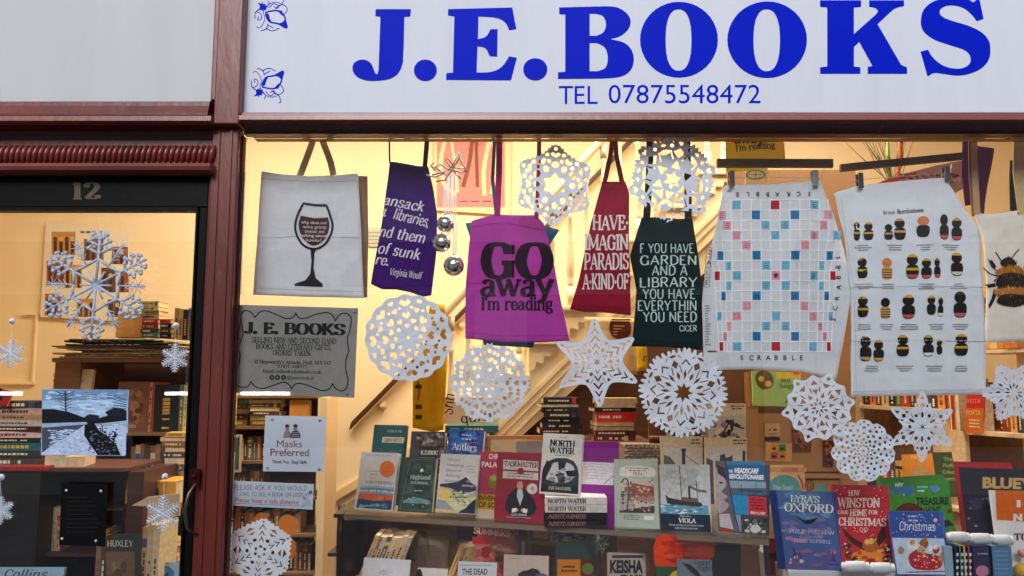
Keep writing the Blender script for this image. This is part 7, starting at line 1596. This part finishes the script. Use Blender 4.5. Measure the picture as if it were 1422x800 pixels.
pin('black label strip beneath the cream card on the tan cabinet', [(1062, 607.5), (1083, 607.5), (1083, 612), (1062, 612)], (34, 24, 22))
pin('yellow card with four coloured squares on the tan cabinet', [(1063, 614), (1100, 616), (1099, 641), (1062, 640)], (214, 170, 100), lambda a: [(a.rect(1070 + (k % 2) * 11, 617 + (k // 2) * 11, 1080 + (k % 2) * 11, 627 + (k // 2) * 11, c), a.blob(1075 + (k % 2) * 11, 623 + (k // 2) * 11, 3, 2, (50, 36, 30))) for k, c in enumerate(((220, 160, 40), (70, 140, 80), (190, 90, 120), (220, 130, 30)))])
pin('brown photographic card in the middle of the tan cabinet', [(1100, 590), (1128, 592), (1126, 628), (1100, 628)], (120, 66, 40), lambda a: a.scatter(1101, 592, 1126, 626, [(150, 90, 60), (90, 44, 30), (176, 120, 84)], 40, 4, 4))
pin('narrow dark brown card at the right of the tan cabinet', [(1143, 612), (1158, 612), (1157, 649), (1143, 648)], (86, 46, 30), lambda a: a.scatter(1144, 613, 1156, 647, [(130, 70, 44), (60, 30, 24), (170, 110, 70)], 30, 3, 3))
g = bil((1046, 515), (1114, 515), (1112, 565), (1046, 563))
book('lime green picture book with a brown bird on top of the cabinet', (1046, 563), (1112, 565), (1046, 515), .90, None, 6, .012, (160, 196, 110), lambda a: (a.rect(1078, 517, 1112, 527, (226, 206, 60)), a.poly(_cr([(1049, 522), (1056, 515), (1068, 517), (1074, 526), (1072, 537), (1060, 541), (1051, 534)], True, 3), (112, 86, 44)), a.ell(1057, 526, 4, 4, (206, 190, 120), 12), a.ell(1067, 533, 5, 4.4, (226, 180, 90), 12), a.text('Bird', 1084, 531, 5.5, (50, 60, 30), 13, font='serif', serif=False), a.text('Songs', 1082, 539, 6, (50, 60, 30), 20, font='serif', serif=False), a.line([(1090, 560), (1100, 548), (1112, 540)], 1.4, (90, 70, 40)), a.blob(1102, 556, 6, 5, (130, 100, 50)), a.ell(1106, 518, 5, 3, (224, 110, 50))))
book('tan spine book behind the left edge of the lime green one', (1036, 562), (1047, 562), (1036, 517), .94, None, 4, .02, (196, 140, 84))
# dried flowers above
t = thing('dried_flowers', P(1245, 255, 1.0), 'bunch of dried grasses and an orange stem above the tilted hanger', 'plant')
for k in range(24):
    x0, y0 = 1240 + R.uniform(-5, 8), 262; x1, y1 = R.uniform(1172, 1285), R.uniform(150, 208); c = (96, 80, 50) if k % 3 else (150, 130, 70)
    if k == 4: x1, y1, c = 1232, 170, (136, 170, 60)
    if k == 9: x1, y1, c = 1250, 170, (200, 90, 30)
    r0 = .009 if k in (4, 9) else .0022
    m = MB(jit(c, 14)); m.tube([P(x0, y0, 1.0), P((x0 + x1) / 2 + R.uniform(-4, 4), (y0 + y1) / 2, 1.0 + R.uniform(-.05, .05)), P(x1, y1, 1.0 + R.uniform(-.1, .1))], [r0 * .4, r0, r0 * .3], 5); m.build('stem', 'leaf', t)
m = MB((120, 84, 54)); p = P(1244, 262, 1.0); m.lathe(p - Vector((0, 0, .16)), [(.035, 0), (.045, .06), (.03, .13), (.034, .16)], 12); m.build('vase', 'cream', t, True)
panelth('patterned_cloth', [(1200, 262), (1245, 244), (1300, 230), (1342, 222), (1338, 262), (1262, 300), (1200, 300)], .75, (196, 150, 150), 'red and purple patterned cloth just above the bumblebee towel', 'cloth', 'canvas', .006,
        lambda a: (a.poly([(1222, 253), (1272, 239), (1272, 243), (1224, 258)], (214, 60, 34)), a.scatter(1245, 240, 1335, 258, [(130, 70, 110), (220, 190, 190), (90, 40, 60)], 50, 3, 2), a.scatter(1205, 254, 1255, 262, [(40, 30, 30), (220, 200, 170)], 20, 3, 1.6)))
panelth('printed_bag', [(1036, 236), (1066, 232), (1066, 262), (1034, 262)], .6, (222, 200, 170), 'cream bag with a green beetle like print above the game towel', 'bag', 'canvas', .006, lambda a: (a.ell(1049, 243, 14, 7, (110, 130, 100), 18), a.ell(1049, 243, 11, 5, (200, 206, 176), 18), a.line([(1040, 243), (1058, 243)], .8, (60, 60, 50)), a.line([(1049, 238), (1049, 248)], .8, (60, 60, 50))))

# right bookcase: two bays running back along the right side
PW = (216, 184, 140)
t = thing('pale_bookcase', P(1330, 700, .9), 'pale wooden bookcase with sloping lines at the right of the window', 'bookcase')
def rail_(nm, x0, y0, Y0, x1, Y1, h, dp=.24, col=PW):
    A = P(x0, y0, Y0); B = P(x1, y0, Y1); B.z = A.z; u = B - A; n = Vector((-u.y, u.x, 0)).normalized(); n = n if n.y > 0 else -n
    m = MB(col); m.obox(A - Vector((0, 0, h)), u, n * dp, (0, 0, h)); bevel(m.build(nm, 'wood', t), .0015); return A, u, n
BX = [(1190, 1.75), (1331, 1.02), (1470, .62)]
rail_('shelf', 1192, 562, 1.745, 1329, 1.03, .018); rail_('shelf', 1192, 674, 1.745, 1329, 1.03, .018); rail_('shelf', 1337, 597, 1.0, 1470, .62, .018); rail_('shelf', 1337, 712, 1.0, 1470, .62, .018); rail_('shelf', 1337, 486, 1.0, 1470, .62, .018); rail_('shelf', 1192, 470, 1.745, 1329, 1.03, .018)
for (x, Y) in BX:
    a0 = P(x, 440, Y); m = MB(PW); m.box(a0.x - .008, a0.x + .010, Y - .005, Y + .26, .03, a0.z); bevel(m.build('upright', 'wood', t), .0015)
A = P(1190, 440, 2.0); B = P(1331, 440, 1.28); C = P(1470, 440, .88)
for p, q in ((A, B), (B, C)):
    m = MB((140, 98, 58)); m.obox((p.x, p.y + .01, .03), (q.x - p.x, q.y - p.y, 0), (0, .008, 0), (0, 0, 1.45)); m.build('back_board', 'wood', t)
def lowz(px, y, Y): return P(px, y, Y)
def rowz(where, xs, ytop, yb, Y0, Y1, cols, group, jy=4):
    """row on a receding shelf: all bottoms at the height of (xs[0], yb) at Y0"""
    z0 = P(xs[0], yb, Y0).z; n = len(xs) - 1
    for i in range(n):
        Ya, Yb_ = Y0 + (Y1 - Y0) * i / n, Y0 + (Y1 - Y0) * (i + 1) / n
        a, b = P(xs[i], 500, Ya), P(xs[i + 1], 500, Yb_); a.z = z0 + .0006; b.z = a.z; u = (b - a) * .97; un = u.normalized(); d = Vector((-un.y, un.x, 0)); d = d if d.y > 0 else -d
        h = P(xs[0], ytop, Y0).z - z0 - R.uniform(0, jy) * .003; v = Vector((0, 0, h)); w = u.length; ct = .002; col = jit(cols[i % len(cols)], 12)
        a = a + d * .01
        m = MB(col); m.obox(a, un * ct, d * .14, v); m.obox(a + un * (w - ct), un * ct, d * .14, v); m.obox(a + un * ct, un * (w - 2 * ct), d * ct, v); m.obox(a + un * ct + d * ct, un * (w - 2 * ct), d * .134, v * .98, jit(PG, 12))
        spine_marks(m, a, u, v, -d, col, True)
        for k, p in enumerate(m.v): m.v[k] = tuple(Vector(p) - a)
        ob = m.build('book', 'spine'); ob.location = a; tag(ob, f"{cname(col)} spine, {ORD[i] if i else 'first'} from left, {where}", 'book', group)
KC = [(60, 44, 36), (206, 120, 50), (110, 50, 40), (200, 170, 110), (46, 40, 44), (80, 110, 70), (190, 60, 44), (90, 70, 50), (216, 160, 70), (60, 80, 110)]
G4 = 'books in the pale wooden bookcase'
rowz('row on the pale shelf just under the bumblebee towel', [1194, 1203, 1211, 1219, 1229, 1238, 1247, 1257, 1266, 1276, 1285, 1296, 1306, 1317, 1328], 524, 562, 1.72, 1.04, KC, G4)
rowz('row on the lower left pale shelf', [1194, 1205, 1214, 1224, 1233, 1243, 1254], 634, 674, 1.72, 1.4, KC[4:] + KC[:4], G4)
rowz('upper row behind the bee tote in the pale bookcase', [1338, 1350, 1357, 1365, 1374, 1384, 1393, 1400, 1412, 1424, 1436], 400, 486, .99, .70, [(214, 130, 40), (180, 90, 40), (150, 100, 50), (216, 150, 60), (226, 190, 120), (190, 110, 50)], G4)
rowz('row beside the slit cut snowflake at the right', [1367, 1371, 1378, 1386, 1394, 1403, 1412, 1424, 1436], 540, 597, .99, .70, [(214, 84, 40), (206, 180, 140), (150, 50, 36), (120, 70, 40), (200, 150, 90), (70, 60, 50), (80, 120, 60), (60, 130, 70), (70, 140, 80)], G4, 10)
book('red and orange face out book left of the slit cut snowflake', (1340, 598), (1365, 601), (1340, 546), .82, .78, 4, .02, (196, 44, 34), lambda a: (a.rect(1340, 567, 1366, 602, (206, 104, 40)), a.text('VISTA', 1342, 560, 6, (236, 120, 80), 20, .02), a.text('PORTA', 1342, 576, 6, (236, 170, 90), 20, .02), dash(a, bil((1340, 580), (1366, 582), (1366, 600), (1340, 598)), (.2, .45, .7), .1, .9, .12, (236, 200, 150))))
book('orange and yellow face out book below the six pointed snowflake', (1256, 674), (1300, 674), (1261, 631), 1.25, 1.1, 4, .02, (224, 140, 40), lambda a: (a.poly([(1262, 660), (1272, 645), (1296, 655), (1296, 672), (1262, 672)], (190, 150, 90)), a.text('THE KING', 1264, 637, 4, (240, 210, 120), 24, .02)))
book('dark green poetry anthology beside the pale upright', (1303, 690), (1330, 690), (1307, 628), 1.0, .96, 4, .02, (62, 76, 40), lambda a: (a.text('The', 1310, 640, 5, (170, 190, 110), 12), a.text('Puffin', 1310, 649, 5, (170, 190, 110), 18), a.text('Collected', 1309, 658, 5, (200, 190, 110), 22), a.text('Poems', 1309, 667, 5, (170, 190, 110), 18)))
# ---- children's books on the white crate
t = thing('white_crate', (P(1250, 800, .3)), 'white painted crate carrying the picture books at the lower right', 'crate')
ZT = P(1120, 789, .2).z; m = MB((206, 208, 214)); m.box(X_(1082, .16), X_(1500, .16), .17, .60, .7205, ZT - .001); bevel(m.build('body', 'cream', t), .004)
g = bil((1067.5, 680.5), (1155, 684), (1170.5, 793.8), (1081, 790))
def lyra(a):
    q2(a, g, .12, 0, 1, 1, (70, 92, 150)); q2(a, g, 0, 0, .12, 1, (30, 44, 106)); r = random.Random(4)
    for k in range(90): v = r.random(); u = r.uniform(.2, .92); c = (90, 130, 170) if v < .35 else ((120, 110, 150) if v < .6 else ((150, 104, 140) if v < .8 else (96, 78, 130))); p = g(u, min(.97, max(.03, v))); a.ell(*p, r.uniform(4, 9), r.uniform(1.5, 3), jit(c, 18, r), 8); a.lay -= .8
    W_ = (222, 222, 200); tx(a, g, "LYRA'S", .32, .14, .78, .085, W_, font='serif', thick=1.5, thin=.6); tx(a, g, 'OXFORD', .20, .26, .98, .10, W_, font='serif', thick=1.7, thin=.6)
    pl(a, g, [(.36, .30), (.50, .37), (.58, .36), (.74, .32), (.66, .38), (.60, .41), (.52, .42), (.46, .38)], (26, 26, 40)); tx(a, g, 'PHILIP PULLMAN', .24, .535, .94, .045, (196, 180, 216), font='serif', thick=1.4); tx(a, g, 'ILLUSTRATED BY', .40, .59, .76, .024, (180, 160, 200)); tx(a, g, 'CHRIS WORMELL', .30, .65, .88, .042, (196, 180, 216), font='serif', thick=1.4)
    for u, v in ((.26, .76), (.34, .82), (.86, .80)): pl(a, g, [(u, v), (u + .02, v - .06), (u + .04, v), (u + .06, v + .08), (u - .02, v + .08)], (70, 56, 100))
    a.scatter(1095, 770, 1120, 785, [(220, 180, 160), (110, 90, 130)], 12, 2, 2)
book('blue hardback with gold capitals and a flying bird, left end of the white crate', (1081, 790), (1170.5, 793.8), (1067.5, 680.5), .19, .17, 12, .016, (44, 60, 120), lyra)
g1 = bil((1147.5, 672.5), (1225.5, 672.5), (1247, 796), (1166, 793))
def wins(a):
    r = random.Random(8); a.lay += 1
    for k in range(60): p = g1(r.uniform(.04, .96), r.uniform(.03, .6)); a.ell(*p, .8, .8, (236, 214, 210), 6); a.lay -= .95
    pl(a, g1, [(.2, 1), (.25, .8), (.5, .72), (.8, .78), (.95, .9), (.98, 1)], (224, 130, 40)); a.scatter(1180, 745, 1235, 790, [(230, 160, 60), (200, 60, 40), (150, 30, 30)], 30, 4, 3)
    pl(a, g1, [(.16, .50), (.34, .62), (.50, .68), (.48, .76), (.3, .68), (.18, .58)], (72, 30, 26)); pl(a, g1, [(.92, .44), (.78, .56), (.70, .66), (.76, .70), (.9, .60)], (72, 30, 26)); a.ell(*g1(.60, .70), 11, 9, (176, 92, 44), 18); a.ell(*g1(.555, .655), 3.6, 4, (226, 190, 90), 12); a.ell(*g1(.63, .645), 3.6, 4, (226, 190, 90), 12)
    for dx in (-3.4, 0, 3.4): a.ring(*g1(.53 + dx * .012, .53 + abs(dx) * -.004), 2.2, 3, .6, (240, 226, 220), 10)
    for u, v in ((.2, .80), (.28, .88), (.9, .74), (.86, .84), (.2, .70)): a.blob(*g1(u, v), 5, 6, (96, 24, 26)); a.scatter(*[c + d for c, d in zip(g1(u, v) * 2, (-5, -5, 5, 5))], [(240, 220, 220), (90, 120, 80)], 6, 1.3, 1.3)
    C_ = (240, 222, 214); kw = dict(font='serif', thick=1.9, thin=.8); tx(a, g1, 'HOW', .36, .13, .56, .06, C_, **kw); tx(a, g1, 'WINSTON', .14, .26, .88, .10, C_, **kw); tx(a, g1, 'CAME', .12, .34, .30, .04, C_, **kw); tx(a, g1, 'HOME', .33, .36, .62, .07, C_, **kw); tx(a, g1, 'FOR', .66, .34, .82, .045, C_, **kw); tx(a, g1, 'CHRISTMAS', .10, .47, .93, .085, C_, **kw)
book('red christmas hardback with white curly capitals and a brown mouse', (1166, 793), (1247, 796), (1147.5, 672.5), .24, .22, 12, .022, (186, 24, 40), wins)
g22 = bil((1225, 663.8), (1318.8, 665.5), (1328, 735), (1235, 740))
def dug(a):
    q2(a, g22, .02, .02, .98, .98, (66, 140, 50)); a.poly(_cr([g22(.08, .98), g22(.10, .66), g22(.22, .50), g22(.38, .46), g22(.54, .56), g22(.62, .74), g22(.66, .98)], False, 3) , (92, 42, 26)); tx(a, g22, 'HEY', .18, .16, .30, .07, (236, 236, 236), bold=.03); tx(a, g22, 'DUGGEE', .12, .29, .44, .13, (60, 110, 200), bold=.05)
    for k, c in enumerate(((60, 120, 200), (220, 60, 60), (240, 190, 40), (60, 120, 200), (220, 120, 40))): a.ell(*g22(.15 + k * .07, .305), 1.2, 1.2, c, 8)
    q2(a, g22, .50, .14, .66, .18, (120, 190, 210)); pl(a, g22, [(.68, .14), (.80, .12), (.84, .2), (.76, .28), (.7, .22)], (90, 140, 190)); q2(a, g22, .50, .22, .60, .25, (200, 220, 200)); tx(a, g22, 'TREASURE', .45, .50, .93, .13, (40, 40, 34), bold=.04); tx(a, g22, 'HUNT', .58, .68, .80, .13, (40, 40, 34), bold=.04); q2(a, g22, .90, .60, .97, .68, (120, 50, 30)); pl(a, g22, [(.72, .86), (.9, .80), (.97, .92), (.8, .96)], (60, 40, 30)); q2(a, g22, .76, .74, .84, .80, (226, 200, 190))
book('green board book with dark capitals about a treasure hunt', (1235, 745), (1328, 740), (1225, 663.8), .30, .28, 10, .02, (60, 128, 46), dug)
g23 = bil((1232, 709.5), (1303.8, 711), (1322, 798.8), (1246, 798))
def xmas(a):
    q2(a, g23, .01, .01, .99, .5, (56, 84, 160)); q2(a, g23, .01, .42, .99, .99, (196, 212, 236)); r = random.Random(3)
    for k in range(40): a.ell(*g23(r.uniform(.03, .97), r.uniform(.03, .4)), .7, .7, (226, 232, 244), 6); a.lay -= .95
    tx(a, g23, 'Christmas', .17, .30, .86, .13, (236, 240, 248), font='serif', thick=1.2, thin=1, serif=False); dash(a, g23, (.09, .155), .35, .6, .025, (190, 206, 236)); a.ell(*g23(.9, .13), 3, 3, (214, 190, 206), 10)
    pl(a, g23, [(.26, .72), (.4, .62), (.62, .66), (.82, .70), (.86, .84), (.7, .92), (.4, .92), (.28, .86)], (186, 36, 44), True)
    for k in range(16): a.ell(*g23(r.uniform(.34, .78), r.uniform(.70, .88)), .8, .8, (244, 230, 230), 6); a.lay -= .9
    for u, v, c, rr_ in ((.38, .52, (230, 228, 224), 8), (.38, .49, (206, 150, 120), 4), (.60, .50, (150, 100, 60), 6), (.62, .44, (176, 120, 70), 3.4), (.80, .60, (200, 40, 46), 5), (.80, .56, (240, 236, 232), 3), (.9, .72, (190, 150, 90), 6), (.14, .62, (180, 140, 90), 5), (.52, .60, (206, 170, 120), 5), (.70, .58, (236, 236, 236), 3.4)): a.blob(*g23(u, v), rr_, rr_ * 1.1, c, 12, .12)
    a.line([g23(.2, .96), g23(.5, .95), g23(.9, .94)], 1.4, (120, 70, 60)); a.scatter(1262, 750, 1312, 788, [(230, 210, 190), (190, 50, 50), (120, 80, 60), (220, 180, 120)], 30, 1.8, 1.6)
book('blue picture book titled Christmas with a crowded red sleigh', (1246, 798), (1322, 798.8), (1232, 709.5), .15, .14, 10, .016, (70, 96, 170), xmas)
gB = bil((1334, 649), (1460, 652), (1466, 745), (1343, 740))
def blu(a):
    tx(a, gB, 'BLUEY', .22, .30, .78, .15, (196, 160, 100), bold=.05); a.scatter(1340, 655, 1400, 735, [(60, 56, 80), (44, 40, 60), (150, 140, 160)], 26, 2, 1.4); pl(a, gB, [(.06, .5), (.2, .46), (.26, .56), (.1, .66)], (60, 56, 84)); pl(a, gB, [(.24, .46), (.38, .40), (.42, .54), (.30, .62)], (90, 120, 160)); pl(a, gB, [(.32, .54), (.4, .54), (.44, .72), (.34, .7)], (170, 120, 80)); q2(a, gB, .3, .92, .5, .98, (90, 100, 110))
book('large navy picture book with puffy tan title at the right edge', (1343, 745), (1466, 750), (1334, 649), .24, .22, 10, .03, (34, 30, 48), blu, spine=(150, 30, 34), side='l')
book('orange and white picture book in front of the navy one at the right edge', (1390, 798), (1462, 800), (1382.5, 681), .16, .15, 8, .012, (226, 222, 222), lambda a: (a.poly([(1382, 681), (1460, 683), (1461, 727), (1384, 722)], (216, 100, 26)), a.text('I', 1411, 704, 9, (236, 228, 220), 7, font='serif', thick=2.6), a.text('N', 1407, 723, 9, (236, 228, 220), 13, font='serif', thick=2.6), a.text('TO', 1408, 750, 9, (60, 50, 50), 20, font='serif', thick=2.4)))
# red book behind navy at left
book('thin red cover peeping out behind the navy picture book', (1338, 742), (1420, 744), (1329, 641), .275, .26, 10, .008, (150, 26, 34))
book('yellow and teal picture book titled The Snail behind the blue hardback', (1072, 800), (1132, 800), (1063, 646), .36, .34, 8, .012, (224, 190, 120), lambda a: (a.rect(1066, 649, 1120, 656, (230, 150, 90)), a.rect(1084, 650, 1108, 655, (222, 120, 110)), a.poly(_cr([(1066, 682), (1070, 668), (1084, 660), (1100, 662), (1110, 672), (1112, 700), (1066, 700)], True, 3), (100, 160, 160)), a.text('The Snail', 1073, 680, 6, (220, 240, 230), 28, font='serif', thick=1.1, serif=False), a.ring(1124, 674, 6, 7, 1.2, (60, 50, 50)), a.ring(1124, 674, 3.4, 4, 1.2, (60, 50, 50)), a.line([(1108, 660), (1113, 668), (1116, 680)], 2.6, (216, 70, 60))))
book('teal cover edge between the snail book and the red christmas hardback', (1142, 760), (1158, 760), (1136, 672), .36, .34, 8, .012, (96, 150, 140))
book('red and black cover just right of the acrylic stand', (1064, 800), (1090, 800), (1062, 748), .30, .30, 8, .012, (120, 30, 34), lambda a: (a.rect(1066, 768, 1086, 776, (40, 26, 26)), a.blob(1076, 758, 7, 6, (180, 40, 40))))
# crackers
def cracker(x0, x1, y, Y, label):
    t = thing('christmas_cracker', P((x0 + x1) / 2, y, Y), label, 'cracker', 'white christmas crackers on the white crate'); a_, b_ = P(x0, y, Y), P(x1, y, Y); L = b_.x - a_.x; r = .0165
    m = MB((216, 220, 228)); m.lathe(a_ + Vector((L * .26, 0, 0)), [(r * .9, -L * .12), (r, -L * .10), (r * 1.02, L * .2), (r, L * .58), (r * .9, L * .60)], 14, axis=(1, 0, 0)); m.build('barrel', 'paper', t, True)
    for s_ in (0, 1):
        o = a_ if s_ == 0 else b_; d = 1 if s_ == 0 else -1; m = MB((226, 230, 238)); m.lathe(o, [(r * .85, L * .01), (r * .75, L * .06), (r * .55, L * .10), (r * .88, L * .135)], 14, axis=(d, 0, 0)); m.build('end', 'paper', t, True)
cracker(1316, 1345, 746, .14, 'white cracker lying leftmost on the transparent box set'); cracker(1345, 1378, 748, .14, 'middle white cracker on the transparent box set'); cracker(1378, 1405, 750, .14, 'right hand white cracker on the transparent box set')
cracker(1170, 1206, 787, .12, 'white cracker lying in front of the red christmas hardback'); cracker(1206, 1241, 789, .12, 'white cracker between the red hardback and the blue picture book')
t = thing('box_set', P(1360, 800, .16), 'clear box set of small picture book spines under three crackers', 'box set')
cs = [((150, 180, 200), 1315, 1326), ((44, 66, 110), 1326.4, 1332), ((90, 150, 150), 1332.4, 1337.5), ((206, 190, 120), 1338, 1344), ((176, 60, 80), 1344.4, 1350), ((52, 48, 84), 1351, 1377), ((90, 130, 170), 1377.5, 1404)]
for c, x0, x1 in cs: board('volume', 'printed', t, x0, x1, 759, 830, .14, .24, c)
a = Art(); [a.rect(x, 768 + k * 9, x + 3, 772 + k * 9, (226, 230, 236)) for x in (1328, 1334.5, 1340, 1346) for k in range(4)]; a.ell(1364, 793, 9, 8, (206, 130, 160), 16); a.rect(1357, 768, 1372, 770, (150, 150, 190)); [a.rect(1381, 765 + k * 6, 1400, 766.4 + k * 6, (130, 170, 206)) for k in range(6)]; a.build(flat(.1398), 'spine_print', 'ink', t)
t = tag(thing('yellow_toy', P(1420, 800, .13), 'small yellow rounded toy at the bottom right corner', 'toy')); m = MB((226, 180, 40)); m.ball(P(1419, 792, .13), .022, 12, 9); m.build('body', 'plastic', t, True); m = MB((206, 150, 130)); m.ball(P(1420, 768, .13), .014, 12, 9); m.build('head', 'plastic', t, True)
